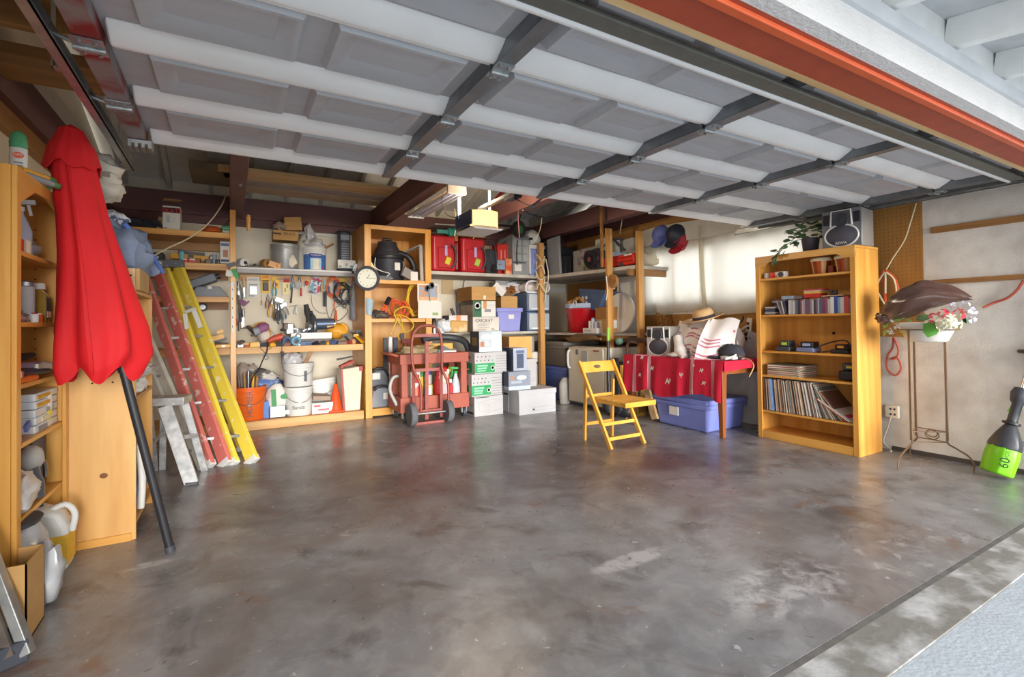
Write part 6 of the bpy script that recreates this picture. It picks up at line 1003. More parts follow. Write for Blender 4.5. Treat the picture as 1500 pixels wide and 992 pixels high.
solo('pipe_bundle', MB().tube([(4.3,4.813,0.902), (4.3,4.54,0.934), (4.3,4.233,0.917)], .03, 8).tube([(4.2,4.509,0.746), (4.2,4.507,0.863), (4.2,4.459,0.906), (4.25,4.373,0.89)], .018, 8, smooth=4), mat('dark_bronze', '#5a4238', rough=.5, metal=.3), 'dark bronze pipes and curved rail behind the red cloth table', 'pipe')
solo('green_valve', MB().blob((4.2,4.651,0.909), (.1, .1, .09), 3, .1), flat('#5f7f72'), 'grey green valve on the end of the dark pipes', 'valve')
# ------------------------------------------------------------------ on the table
def speaker(name, c, rz, s, label, body, logo=None, rings=True):
    """bookshelf stereo speaker, front face -y local, base at c"""
    t = T(name, label, 'speaker', c, rz); w, d, h = .31*s, .26*s, .33*s
    L = lambda *a: MB().box(*a)
    t.part('cabinet', L(-w/2, w/2, -d/2, d/2, 0, h), mat('speaker_side', '#8c8680', rough=.5), bevel=.012*s, local=True)
    t.part('baffle', L(-w/2, w/2, -d/2-.012*s, -d/2, 0, h), body, bevel=.012*s, local=True)
    t.part('tweeter_panel', L(-w*.24, w*.24, -d/2-.018*s, -d/2-.01*s, h*.6, h*.97), mat('speaker_panel', '#55565c', rough=.4), bevel=.01*s, local=True)
    t.part('panel_rim', MB().tube([(-w*.27, -d/2-.016*s, h*.56), (-w*.24, -d/2-.016*s, h*.97), (w*.24, -d/2-.016*s, h*.97), (w*.27, -d/2-.016*s, h*.56)], .008*s, 6), M_white, local=True)
    t.part('tweeter', MB().lathe([(.0, .012), (.03, .006), (.055, .01), (.06, 0)], (0, -d/2-.018*s, h*.72), 20, (90, 0, 0)).xf(Matrix.Identity(4)), mat('speaker_cone', '#3c3c42', rough=.5), local=True)
    t.part('woofer_grille', MB().lathe([(0, .012), (.115*s, .008), (.125*s, 0)], (0, -d/2-.012*s, h*.3), 28, (90, 0, 0), sy=.72), mat('speaker_mesh', '#4a4852', rough=.7), local=True)
    t.part('woofer_rim', MB().tube([(.13*s*math.cos(a/24*6.2832), -d/2-.014*s, h*.3+.097*s*math.sin(a/24*6.2832)) for a in range(24)], .008*s, 6, True), M_white, local=True)
    for sg in (-1, 1): t.part('port', L(sg*w*.38-.025*s, sg*w*.38+.025*s, -d/2-.016*s, -d/2-.01*s, h*.62, h*.9), M_black, bevel=.008*s, local=True)
    if logo: t.part('logo', MB().text(logo, (0, -d/2-.028*s, h*.1), .035*s), M_white, local=True)
    return t
s1 = speaker('speaker', (4.36, 4.05, .762), -82, 1.0, 'silver stereo speaker standing on the red cloth table', mat('silver_plastic', '#c3c3c2', rough=.3, metal=.3))
def patch(A, B_, C_, D, fold=0, k=7):
    A, B_, C_, D = map(Vector, (A, B_, C_, D))
    def f(u, v):
        p = A.lerp(B_, u).lerp(C_.lerp(D, u), v); b = math.sin(math.pi*v)*.05
        return p+Vector((-b+fold*math.sin(u*k+v*1.5)*(.3+v), 0, -.02*math.sin(u*k*.7)))
    return f
M_pon = mat('white_poncho_cotton', '#e9e4e2', rough=.9, var=.05, sc=8); M_pst = mat('pink_stripe', '#c2788c', rough=.9, var=.12, sc=30)
po = T('striped_poncho', 'white poncho with pink stripes draped over a pile on the red cloth table', 'poncho', (4.4, 3.5, .76))
po.part('body', MB().blob((4.68, 3.56, .93), (.34, .56, .46), 6, .05, 18, 12, flat=.78), M_pon)
fL = patch((4.5,3.956,1.154), (4.43,3.44,1.2), (4.28,3.811,0.695), (4.25,3.529,0.699), .012, 12); fR = patch((4.43,3.491,1.186), (4.5,3.186,1.146), (4.08,3.44,0.686), (4.4,3.154,0.778), .014, 9)
pl_ = po.part('left_drape', MB().sheet(fL, 16, 14, .006), M_pon); pr_ = po.part('right_drape', MB().sheet(fR, 20, 14, .006), M_pon)
def pstripe(f, par, v0, w_, sl=0, u0=0, u1=1): po.part('stripe', MB().sheet(lambda u, v: Vector(f(u0+(u1-u0)*u, min(1, v0+sl*u+w_*v)))+Vector((-.006, -.002, 0)), 14, 2, .001), M_pst, par)
for v0 in (.24, .34, .4, .6, .7, .76): pstripe(fL, pl_, v0, .035, .02)
for v0 in (.38, .45, .53, .72, .8): pstripe(fR, pr_, v0, .035, .12, 0, .62)
pstripe(fR, pr_, .2, .1, 0, .32, .42); pstripe(fR, pr_, .28, .06, 0, .9, .97); pstripe(fR, pr_, .02, .3, 0, .5, .51)
po.part('sleeve', MB().tube([(4.3,3.813,0.965), (4.22,3.717,0.844), (4.17,3.611,0.763)], [.05, .065, .04], 10, smooth=3), M_pon)
hx = Vector((4.46,3.612,1.173)); h_ = T('straw_hat', 'tan straw hat with a dark band resting on the white poncho', 'hat', tuple(hx))
H = Matrix.Translation(hx)@Euler((R(-6), R(-14), 0)).to_matrix().to_4x4()
h_.part('brim', MB().lathe([(.08, .01), (.15, .0), (.21, .012), (.205, .004), (.15, -.008), (.08, 0)], (0, 0, 0), 30, sy=1.1).xf(H), mat('straw', '#cda978', rough=.8, var=.1, sc=40)); h_.part('crown', MB().lathe([(.11, 0), (.1, .075), (.085, .1), (.05, .11), (0, .1)], (0, -.02, 0), 26, sy=1.1).xf(H), mat('straw')); h_.part('band', MB().lathe([(.112, .006), (.108, .034)], (0, -.02, 0), 26, sy=1.1).xf(H), mat('navy_band', '#3a3142', rough=.8))
t = T('knit_hat', 'black knit cap lying on the table under the poncho', 'cap', (4.35,3.21,0.791)); t.part('crown', MB().blob((4.36, 3.2, .83), (.22, .28, .17), 3, .1, flat=.85), mat('black_knit', '#33323a', rough=.9)); t.part('visor', MB().blob((4.26, 3.32, .78), (.16, .2, .04), 4, .1), mat('black_knit'))
solo('folded_cloth', MB().blob((4.2,3.757,0.784), (.14, .2, .06), 3, .12, flat=.9), M_paper, 'small folded white cloth left of the poncho', 'cloth')
solo('white_adapter', MB().obox((4.25,3.136,0.785), (.08, .14, .03)), M_white, 'white flat adapter at the table edge by the black cap', 'adapter', bevel=.006)
solo('silver_tray', MB().lathe([(.0, 0), (.16, 0), (.17, .012), (.15, .02)], (4.9,3.376,0.862), 26, (0, -80, 0)), mat('pale_grey_enamel', '#c9c8cc', rough=.4), 'pale grey round tray leaning by the power strip', 'tray')
ps = T('power_strip', 'cream power strip hanging on the pegboard beside the bookcase', 'power strip', (4.96,3.409,0.881)); ps.part('body', MB().bar((4.95,3.418,0.919), (4.95,3.388,1.174), .05, .03, (1, 0, 0)), mat('cream_plastic', '#e3dcc8', rough=.5), bevel=.006)
for q in range(4): ps.part('socket', MB().obox((4.93,3.396,1.115), (.012, .025, .025)).xf(Matrix.Translation((0, 0, -.05*q))), M_black)
for k, (yy, dz) in enumerate(((487, 0), (494, 0))): ps.part('plug', MB().bar(Vector((4.92,3.395,1.01))-Vector((0, 0, .05*k)), Vector((4.88,3.425,0.98))-Vector((0, 0, .05*k)), .035, .035), M_black)
solo('white_cable', MB().tube([(4.92,3.41,1.085), (4.85,3.428,1.041), (4.7,3.38,1), (4.5,3.222,0.902), (4.3,3.096,0.812), (4.15,3.108,0.778)], .012, 6, smooth=4), M_white, 'white cable curving from the power strip to the table edge', 'cable')
solo('black_cable', MB().tube([(4.9,3.382,0.958), (4.8,3.396,0.864), (4.6,3.28,0.804), (4.4,3.041,0.784), (4.4,2.961,0.795)], .008, 6, smooth=4).tube([(4.9,3.358,0.966), (4.9,3.279,0.887)], .006, 6), M_black, 'black cables tangled below the power strip', 'cable')
solo('thin_cable', MB().tube([(4.3,3.059,0.801), (4.2,2.896,0.788), (4.11,2.781,0.743), (4.1,2.796,0.681), (4.1,2.824,0.635)], .005, 6, smooth=4), mat('straw'), 'thin tan cable hanging over the red cloth near the bookcase', 'cable')
for k, px in enumerate(((4.96,4.717,1.158), (4.96,4.541,1.13))):
    P = Vector(px); solo('wire_rack', MB().tube([P+Vector((0, .1, -.12)), P+Vector((0, .06, .06)), P+Vector((0, 0, .1)), P+Vector((0, -.03, 0)), P+Vector((0, -.1, -.12))], .009, 6, smooth=4).tube([P+Vector((-.02, .07, -.1)), P+Vector((-.02, -.06, -.02))], .009, 6), mat('brown_leather'), ('brown wire loop hanging on the pegboard above the silver speaker', 'brown wire loop hanging on the pegboard right of the other loop')[k], 'hook')
solo('wall_hook', MB().tube([(4.97,3.476,1.198), (4.96,3.487,1.145), (4.95,3.514,1.123)], .012, 6, smooth=3), M_black, 'black hook on the pegboard left of the power strip', 'hook')
# ------------------------------------------------------------------ pegboards, curtain, caps, wall strips
def pegboard(name, y0, y1, z0, z1, label, pitch=.032, x=XR):
    t = T(name, label, 'pegboard', (x-.01, (y0+y1)/2, z0)); p = t.part('board', B(x-.012, x-.002, y0, y1, z0, z1), M_peg); m = MB()
    y = y0+.02
    while y < y1-.01:
        z = z0+.02
        while z < z1-.01: m.add([(x-.0124, y+.0035*math.cos(a), z+.0035*math.sin(a)) for a in (0, 1.05, 2.09, 3.14, 4.19, 5.24)], [(0, 1, 2, 3, 4, 5)]); z += pitch
        y += pitch
    t.part('peg_holes', m, M_hole, stuff=True); return t
pegboard('pegboard', 1.845, 2.265, .99, 2.2, 'tall brown pegboard on the right wall behind the honey bookcase'); pegboard('pegboard', 3.0, 6.84, .78, 1.24, 'long brown pegboard on the right wall behind the table', .05); pegboard('pegboard', 5.05, 6.84, 1.24, 1.8, 'brown pegboard on the right wall behind the red tub', .05)
M_cur = bpy.data.materials.new('translucent_curtain'); M_cur.use_nodes = True; N = M_cur.node_tree.nodes; L_ = M_cur.node_tree.links
tr = N.new('ShaderNodeBsdfTranslucent'); mx = N.new('ShaderNodeMixShader'); tr.inputs[0].default_value = (.88, .86, .78, 1); mx.inputs[0].default_value = .72; N['Principled BSDF'].inputs['Base Color'].default_value = (.8, .76, .66, 1); N['Principled BSDF'].inputs['Roughness'].default_value = .9
L_.new(N['Principled BSDF'].outputs[0], mx.inputs[1]); L_.new(tr.outputs[0], mx.inputs[2]); L_.new(mx.outputs[0], N['Material Output'].inputs[0])
cu = T('window_curtain', 'pale cloth tacked over the window on the right wall', 'curtain', (4.98, 3.7, 1.22))
def curt(y0, y1, z0, z1, x0, seed):
    return lambda u, v: (x0-.018*math.sin(u*17+seed)*(.3+.7*v)-.01*math.sin(u*41+seed*2), y0+(y1-y0)*u, z1+(z0-z1)*v+.012*math.sin(u*9+seed)*v)
cu.part('left_cloth', MB().sheet(curt(5.08, 3.98, 1.27, 2.34, 4.985, 1), 40, 12), M_cur); cu.part('right_cloth', MB().sheet(curt(4.06, 2.28, 1.22, 2.34, 4.965, 4), 60, 12), M_cur)
cu.part('seam_fold', MB().sheet(lambda u, v: (4.95-.02*math.sin(math.pi*u), 4.04-.06*u-.05*(v**3), 2.3-1.02*v), 4, 12, .003), M_cur); cu.part('valance', MB().sheet(lambda u, v: (4.955-.02*v+.008*math.sin(u*30), 5.08-2.0*u, 2.4-.24*v+.015*math.sin(u*8)), 30, 4), mat('grey_valance', '#c6c2ba', rough=.9))
for k, (p, col, lb) in enumerate((((4.93,4.628,2.283), '#6f7bc4', 'blue cap hanging on the wall above the curtain, left of three'), ((4.9,4.361,2.246), '#2f3442', 'navy cap hanging on the wall, middle of three'), ((4.95,4.341,2.169), '#b02a35', 'red and white cap hanging on the wall behind the navy one'))):
    t = T('baseball_cap', lb, 'cap', p); mm = mat('cap_%d' % k, col, rough=.55, var=.06); P = Vector(p)
    t.part('crown', MB().lathe([(.125, 0), (.12, .06), (.085, .12), (.03, .145), (0, .148)], P+Vector((.04, 0, 0)), 22, (0, -80, 0), sx=1.1), mm); t.part('visor', MB().sheet(lambda u, v: P+Vector((-.02-.06*v, .11*math.cos(math.pi*u), -.07-.05*v-.05*math.sin(math.pi*u)*v)), 10, 3, .006), mm); t.part('button', MB().blob(P+Vector((-.105, 0, .02)), (.02, .02, .02), 1, 0, 8, 5), mm)
solo('wall_strip', B(XR-.025, XR, 1.0, 1.785, 1.845, 1.895), M_oldY, 'brown wooden strip fixed to the right wall, upper of two', 'strip', bevel=.003); solo('wall_strip', B(XR-.025, XR, 1.0, 1.785, 1.425, 1.462), M_oldY, 'brown wooden strip fixed to the right wall, lower of two', 'strip', bevel=.003)
solo('wall_stud', B(XR-.02, XR-.001, 2.27, 2.43, 1.6, 2.2), M_whitew, 'white painted board between curtain and tall pegboard', 'board')
# ------------------------------------------------------------------ honey bookcase
bc = T('bookcase', 'tall honey wood bookcase of records and drums against the right wall', 'bookcase', (4.72, 2.57, 0)); X0, X1, BY0, BY1, BT = 4.53, 4.9, 2.12, 3.02, 1.77
bc.part('side_panel', B(X0, X1, BY0, BY0+.02, 0, BT-.021), M_honZ, bevel=.002); bc.part('side_panel', B(X0, X1, BY1-.02, BY1, 0, BT-.021), M_honZ, bevel=.002); bc.part('back_panel', B(X1-.012, X1-.001, BY0+.02, BY1-.02, 0, BT-.021), M_honZ); bc.part('top_panel', B(X0+.001, X1, BY0-.001, BY1+.001, BT-.02, BT-.001), M_honY)
for y in (BY0, BY1-.045): bc.part('face_stile', B(X0-.015, X0, y, y+.045, 0, BT-.05), M_honZ, bevel=.004)
yv = [(BY0, BT), (BY1, BT), (BY1, BT-.1), (BY1-.1, BT-.1)]+[(BY1-.1-.06*k/4, BT-.1+.04*math.sin(k/4*1.57)) for k in range(1, 5)]+[(BY0+.16-.06*k/4+.0, BT-.06-.04*(1-math.cos(k/4*1.57))) for k in range(0, 5)]+[(BY0, BT-.1)]
bc.part('face_header', MB().prism(yv, X0-.017, X0+.0005, 'X'), M_honY, bevel=.003)
SH = [1.555, 1.2, .85, .615, .27]
for k, z in enumerate(SH): bc.part('shelf', B(X0-.0, X1-.015, BY0+.02, BY1-.02, z-.02, z), M_honY, bevel=.003)
bc.part('base', B(X0-.012, X1-.015, BY0+.021, BY1-.021, 0, .075), M_honY, bevel=.004)
YL, YR_ = BY1-.05, BY0+.05
# shelf 1: bongos, small white gadgets
for k, (y, r_) in enumerate(((2.47, .095), (2.27, .092))):
    t = T('bongo_drum', ('striped wooden bongo drum on the top bookcase shelf, left of the pair', 'striped wooden bongo drum on the top bookcase shelf, right of the pair')[k], 'drum', (4.66, y, SH[0])); r_ *= .85
    pf = [(r_*.72, 0), (r_*.8, .02), (r_*1.0, .13), (r_*1.02, .135)]
    for j in range(12): a0 = 360/12*j; t.part('stave', MB().sheet(lambda u, v: ((r_*(.76+.24*v))*math.cos(R(a0+30*u))+4.66, (r_*(.76+.24*v))*math.sin(R(a0+30*u))+y, SH[0]+.004+.13*v), 3, 2, .008), mat('stave_%d' % (j % 3), ('#b9571a', '#e8b468', '#8a3012')[j % 3], rough=.25, var=.06))
    t.part('skin', MB().lathe([(r_*1.03, .12), (r_*1.06, .125), (r_*1.06, .145), (r_*.95, .152), (0, .15)], (4.66, y, SH[0]), 24), mat('drum_skin', '#e9dcb8', rough=.6))
solo('bongo_block', B(4.62, 4.72, 2.35, 2.39, SH[0], SH[0]+.07), flat('#7a2d14'), 'dark wooden block joining the two bongo drums', 'block')
t = T('clock_radio', 'white box with a round dial at the left of the top bookcase shelf', 'gadget', (4.6, 2.79, SH[0])); t.part('box', B(4.58, 4.64, 2.76, 2.86, SH[0], SH[0]+.06), M_white, bevel=.006); t.part('dial', MB().lathe([(.025, 0), (.025, .006), (.015, .004), (0, .004)], (4.58, 2.8, SH[0]+.03), 16, (0, -90, 0)), M_dkgrey)
can('white_spool', 4.6, 2.95, SH[0], .03, .055, M_white, 'white spool at the far left of the top bookcase shelf', 'spool'); solo('red_toy', MB().obox((4.6, 2.89, SH[0]+.03), (.05, .05, .05), (0, 0, 30)).obox((4.59, 2.87, SH[0]+.02), (.04, .06, .02), (0, 0, -20)), flat('#d2452a'), 'little red gadget between the white spool and dial box', 'gadget')
# shelf 2: CDs, DVDs, books
cols = ['#5f5a6e', '#8a7f8f', '#3f3a4e', '#b9b4b0', '#6e4f63', '#a08f9c', '#4f6078', '#c9c4be', '#7a4a58', '#2f2d3a', '#9aa8b4', '#86607a']
rn = random.Random(11); y = 2.72; k = 0
while y > 2.42:
    w_ = rn.uniform(.011, .02); hgt = rn.uniform(.125, .14); cc = rn.choice(cols)
    t = solo('compact_disc_case', B(4.56, 4.7, y-w_, y-.001, SH[1], SH[1]+hgt), flat(cc, .4), 'narrow disc case in the row on the second bookcase shelf', 'disc case', 'disc cases in the row on the second bookcase shelf'); y -= w_; k += 1
for w_, h_c, cc, lb in ((.025, .14, '#7a3a58', 'plum disc box in the row on the second shelf'), (.02, .14, '#8f4f6c', 'mauve disc box beside the plum one on the second shelf'), (.022, .13, '#b7b3ae', 'grey case left of the white books on the second shelf'), (.03, .145, '#e3e0d8', 'white video case left of the blue one on the second shelf'), (.03, .15, '#35529c', 'bright blue video case on the second shelf'), (.02, .14, '#8ea4b8', 'pale blue case right of the bright blue one'), (.03, .14, '#c9c7c4', 'light grey case left of the red one on the second shelf'), (.04, .145, '#b84a44', 'red video case near the right end of the second shelf'), (.03, .13, '#6f7f94', 'slate case at the right end of the second shelf')):
    solo('video_case', B(4.56, 4.7, y-w_, y-.001, SH[1], SH[1]+h_c), flat(cc, .4), lb, 'case'); y -= w_
for k in range(4): solo('disc_case', MB().obox((4.62, 2.755+.018*k, SH[1]+.065), (.13, .012, .13), (-10-3*k, 0, 0)), flat(cols[(k*5+2) % 12], .4), ('leaning dark disc case nearest the upright row', 'leaning disc case second from the upright row', 'leaning disc case third from the upright row', 'leaning disc case farthest left on the second shelf')[k], 'disc case')
for k in range(6): solo('flat_case', B(4.56, 4.7, 2.86-.01*(k % 2), 2.965-.006*(k % 3), SH[1]+.013*k, SH[1]+.013*k+.012), flat(cols[(k*3) % 12], .4), 'disc case lying flat in the left pile on the second bookcase shelf', 'disc case', 'flat disc cases in the left pile')
for k in range(5): solo('flat_case', B(4.64, 4.78, 2.8-.006*(k % 2), 2.93, SH[1]+.08+.014*k, SH[1]+.08+.014*k+.013), flat(cols[(k*5+4) % 12], .4), 'disc case lying flat on the raised back pile of the second bookcase shelf', 'disc case', 'flat disc cases in the back pile')
solo('silver_case', B(4.57, 4.68, 2.68, 2.79, SH[1]+.145, SH[1]+.175), flat('#8ea3b4', .3), 'silver blue case lying on the disc row', 'case'); solo('grey_cases', B(4.58, 4.7, 2.6, 2.68, SH[1]+.145, SH[1]+.17), flat('#7f6f74', .3), 'brownish grey case lying on the disc row', 'case')
for k, (cc, h0, h1) in enumerate((('#c02a22', 0, .034), ('#e0b25a', .035, .055), ('#d9cfc0', .056, .062), ('#b8404c', .063, .075))): solo('flat_book', B(4.57, 4.7, 2.44-.02*(k == 3), 2.58, SH[1]+.15+h0, SH[1]+.15+h1), flat(cc, .4), ('red board game box lying on the disc row', 'yellow box lying on the red game box', 'cream booklet on the yellow box', 'rose red folder at the top of the flat pile')[k], 'box')
solo('cream_books', B(4.58, 4.7, 2.25, 2.43, SH[1]+.152, SH[1]+.162), flat('#d8b48c'), 'tan flat case lying over the white video cases', 'case'); t = T('binoculars', 'little black binoculars on top of the video cases', 'binoculars', (4.62, 2.33, SH[1]+.163))
for dy in (0, .035): t.part('barrel', MB().cyl((4.6, 2.32+dy, SH[1]+.165), (4.6, 2.32+dy, SH[1]+.205), .016, .013, 10), M_black)
t.part('bridge', B(4.59, 4.61, 2.32, 2.36, SH[1]+.17, SH[1]+.185), M_black)
# shelf 3: chargers
for k, (y0, y1, h, mm, lb) in enumerate(((2.72, 2.86, .1, M_dkgrey, 'black battery charger with a lime display on the third bookcase shelf'), (2.5, 2.66, .095, mat('slate_blue_charger', '#7682a8', rough=.45), 'slate blue battery charger on the third bookcase shelf'), (2.22, 2.36, .08, M_black, 'black charger with an orange badge on the third bookcase shelf'))):
    t = T('battery_charger', lb, 'charger', (4.62, (y0+y1)/2, SH[2])); t.part('base', B(4.56, 4.7, y0, y1, SH[2], SH[2]+h*.45), mm, bevel=.01); t.part('battery', B(4.59, 4.7, y0+.02, y1-.025, SH[2]+h*.45, SH[2]+h), M_black if k == 1 else mm, bevel=.008)
    t.part('badge', B(4.584, 4.592, y0+.04, y1-.05, SH[2]+h*.6, SH[2]+h*.85), flat(('#b4d23a', '#9fb0d0', '#e89a2a')[k]))
    if k == 1:
        for j in range(5): t.part('rib', B(4.586, 4.592, y0+.025+.02*j, y0+.033+.02*j, SH[2]+h*.5, SH[2]+h*.95), M_dkgrey)
solo('charger_cable', MB().tube([(4.6, 2.72, SH[2]+.07), (4.58, 2.68, SH[2]+.08), (4.6, 2.64, SH[2]+.05), (4.58, 2.5, SH[2]+.04), (4.6, 2.44, SH[2]+.07), (4.62, 2.36, SH[2]+.1), (4.6, 2.25, SH[2]+.115), (4.57, 2.2, SH[2]+.06), (4.58, 2.3, SH[2]+.03), (4.56, 2.42, SH[2]+.012)], .006, 6, smooth=5), M_black, 'black cable tangled between the chargers', 'cable')
for zz, yy in ((1.02, 2.49), (1.02, 2.165)): bc.part('cable_hole', MB().lathe([(.014, 0), (.014, .004), (0, .004)], (X1-.012, yy, zz), 12, (0, -90, 0)), M_dark)
# shelf 4: stacked records, charger
for k in range(12): solo('stacked_record', MB().obox((4.7, 2.78, SH[3]+.0045+.009*k), (.3, .31, .008), (0, 0, rn.uniform(-5, 5))), flat(('#c9b8a0', '#8f7f6a', '#d9cdb8', '#a5705a', '#e0d8c8', '#6f6a58')[k % 6]), ('brown topped record at the top of the flat stack on the fourth shelf' if k == 11 else 'record sleeve in the flat stack on the fourth bookcase shelf'), 'record', 'records in the flat stack')
t = T('drill_battery', 'two black drill batteries stacked at the right of the fourth bookcase shelf', 'battery', (4.62, 2.22, SH[3])); t.part('lower', MB().obox((4.62, 2.22, SH[3]+.05), (.13, .15, .08)), M_black, bevel=.014); t.part('upper', MB().obox((4.63, 2.21, SH[3]+.125), (.11, .13, .06)), M_dkgrey, bevel=.012); t.part('badge', MB().obox((4.572, 2.2, SH[3]+.125), (.004, .07, .02)), flat('#c9b02a'))
# shelf 5: records standing, then leaning
rc = ['#3a3a3c', '#d9cfc0', '#8f8a84', '#6a4a3c', '#bfa58a', '#e6e0d4', '#54504c', '#a8745a', '#7d8a8c', '#c8b49c', '#2c3338', '#b89a84', '#dcd2c8']
y = YL; i = 0; rh = .305
while y > YR_+.085 and i < 92:
    f = (YL-y)/(YL-YR_); a = 2+14*f if f < .62 else 10.7+(f-.62)*108; w_ = .0065+.001*(i % 3) if f < .62 else .0095
    a = min(a, 60); ca, sa = math.cos(R(a)), math.sin(R(a)); cc = '#86aee0' if i in (10, 11, 12, 13) else rn.choice(rc)
    h = rh+rn.uniform(-.008, .004); c = (4.7+rn.uniform(-.006, .006), y-w_-.5*h*-sa-.0, SH[4]+.5*h*ca+.003)
    # top leans towards +y (left)
    o = solo('record', MB().obox((4.7+rn.uniform(-.008, .004), y-w_/2+.5*h*sa, SH[4]+.5*h*ca+.004), (.3, w_*.9 if f < .62 else .005, h), (-a, 0, 0)), flat(cc, .5), 'record sleeve standing in the packed row on the fifth bookcase shelf', 'record', 'records standing on the fifth bookcase shelf')
    y -= w_ if f < .62 else .0105; i += 1
for k, (yy, a, cc, c2, lb) in enumerate(((YR_+.008, 60, '#cfc8c0', '#c23a6a', 'pale record cover with pink lettering at the right front of the leaning records'), (YR_+.036, 58, '#e9e6e0', '#2c2c30', 'white record cover with a black arch among the leaning records'), (YR_+.064, 56, '#c85a34', '#d9cfc0', 'orange red record cover among the leaning records'))):
    t = T('record_cover', lb, 'record', (4.55, yy, SH[4])); h = .3; ca, sa = math.cos(R(a)), math.sin(R(a)); M_ = Matrix.Translation((4.69, yy, SH[4]+.006))@Matrix.Rotation(R(-a), 4, 'X')
    t.part('sleeve', MB().box(-.15, .15, -.004, .002, 0, h).xf(M_), flat(cc)); t.part('print', MB().box(-.13, -.02, -.0055, -.003, .05, .09).box(-.12, .1, -.0055, -.003, .2, .23).xf(M_), flat(c2))
# on top: plant and speaker
M_leaf = mat('ivy_leaf', '#3f5a3c', rough=.45, col2='#6a8a58', sc=14); pl = T('potted_ivy', 'trailing green plant in a charcoal pot on top of the bookcase', 'plant', (4.68, 2.55, BT)); pc = (4.66, 2.56)
pl.part('pot', MB().lathe([(.055, 0), (.06, .005), (.075, .12), (.08, .13), (.07, .13), (.065, .11), (0, .11)], (pc[0], pc[1], BT), 22), mat('charcoal_pot', '#45434e', rough=.4)); rn = random.Random(2)
def leaf(p, d, s, roll):
    d = Vector(d).normalized(); sd = d.cross(Vector((0, 0, 1))); sd = sd.normalized() if sd.length > .01 else Vector((1, 0, 0)); up = sd.cross(d); sd = (sd*math.cos(roll)+up*math.sin(roll)); p = Vector(p)
    return [p, p+d*s*.3+sd*s*.42, p+d*s*.75+sd*s*.32, p+d*s*1.05, p+d*s*.75-sd*s*.32, p+d*s*.3-sd*s*.42, p+d*s*.5+sd.cross(d)*s*.1], [(0, 1, 6), (1, 2, 6), (2, 3, 6), (3, 4, 6), (4, 5, 6), (5, 0, 6)]
for k in range(46):
    a = rn.uniform(0, 6.28); q = rn.uniform(.2, 1); p = (pc[0]+.11*q*math.cos(a)-.02, pc[1]+.15*q*math.sin(a), BT+.13+.11*(1-q*.7)+rn.uniform(-.01, .05)); d = (math.cos(a), math.sin(a), rn.uniform(-.4, .5))
    pl.part('leaf', MB().add(*leaf(p, d, rn.uniform(.06, .085), rn.uniform(-.6, .6))), M_leaf)
vine = [Vector(v) for v in ((pc[0], pc[1]+.05, BT+.14), (4.56, 2.7, BT+.1), (4.52, 2.76, BT+.03), (4.5, 2.79, BT-.06))]; pl.part('stem', MB().tube(vine, .004, 5, smooth=4).tube([(pc[0], pc[1]-.03, BT+.12), (pc[0]-.03, pc[1]-.12, BT+.16), (pc[0]-.02, pc[1]-.16, BT+.14)], .004, 5, smooth=3), flat('#8a9a6a'))
for k in range(26): f = k/25; p = vine[0].lerp(vine[1], min(1, f*1.8)) if f < .55 else vine[1].lerp(vine[3], (f-.55)/.45); pl.part('leaf', MB().add(*leaf(p+Vector((rn.uniform(-.03, .02), rn.uniform(-.05, .05), rn.uniform(-.02, .05))), (rn.uniform(-1, 0), rn.uniform(-.3, 1), rn.uniform(-1, .1)), rn.uniform(.05, .075), rn.uniform(-.6, .6))), M_leaf)
speaker('speaker', (4.7, 2.26, BT), -84, .98, 'dark grey stereo speaker tilted on top of the bookcase', mat('gunmetal_plastic', '#77757a', rough=.35, metal=.2), 'AIWA')
# ------------------------------------------------------------------ right wall: cords, outlet, plant stand, trimmer
solo('hanging_string', MB().tube([(5,1.876,2.114), (5,1.917,1.966), (5,1.964,1.817), (5,2.051,1.676), (5,2.094,1.597), (5,2.121,1.552)], .005, 6, smooth=4), M_rope, 'white string running down the tall pegboard to the cord bundle', 'string')
solo('orange_cord_bundle', MB().tube([(4.98,2.107,1.574), (4.97,2.129,1.527), (4.97,2.106,1.4), (4.97,2.104,1.25)], .011, 6, smooth=4).tube([(4.98,2.101,1.573), (4.97,2.032,1.495), (4.97,2,1.363), (4.97,1.997,1.246)], .011, 6, smooth=4), mat('orange_cable'), 'orange cord loops hanging on the tall pegboard', 'cord'); solo('white_cord_bundle', MB().tube([(4.96,2.098,1.554), (4.96,2.147,1.48), (4.96,2.159,1.397), (4.96,2.104,1.274)], .008, 6, smooth=4).tube([(4.96,2.093,1.553), (4.96,2.097,1.369)], .008, 6).tube([(4.96,2.088,1.553), (4.96,2.029,1.483), (4.96,2.012,1.335)], .008, 6, smooth=3), M_rope, 'white cord loops hanging over the orange cord', 'cord')
solo('red_cord_loop', MB().tube([(5.01,2.064,0.987), (5.01,2.076,0.892), (5.01,2.113,0.818), (5.01,2.116,0.71), (5.01,2.06,0.655), (5.01,2.014,0.718), (5.01,2.042,0.81), (5,2.089,0.796), (5,2.043,0.811), (5,2.027,0.882), (5.01,2.064,0.987)], .008, 6, smooth=4), mat('dull_red_cable', '#b5513a', rough=.5), 'dull red cord knotted in a loop on the wall beside the bookcase', 'cord')
solo('wall_cable', MB().tube([(5,1.243,1.419), (5,1.28,1.347), (5,1.336,1.289), (5,1.411,1.257), (4.98,1.464,1.223)], .009, 6, smooth=4), mat('dull_red_cable'), 'dull red cord running from the lower wall strip to the flowers', 'cord')
ot = T('wall_outlet', 'cream outlet adapter on the right wall beside the bookcase', 'outlet', (5,2.089,0.285)); ot.part('adapter', MB().box(4.985, 5.02, 2.032, 2.134, 0.285, 0.392), mat('cream_plastic'), bevel=.006)
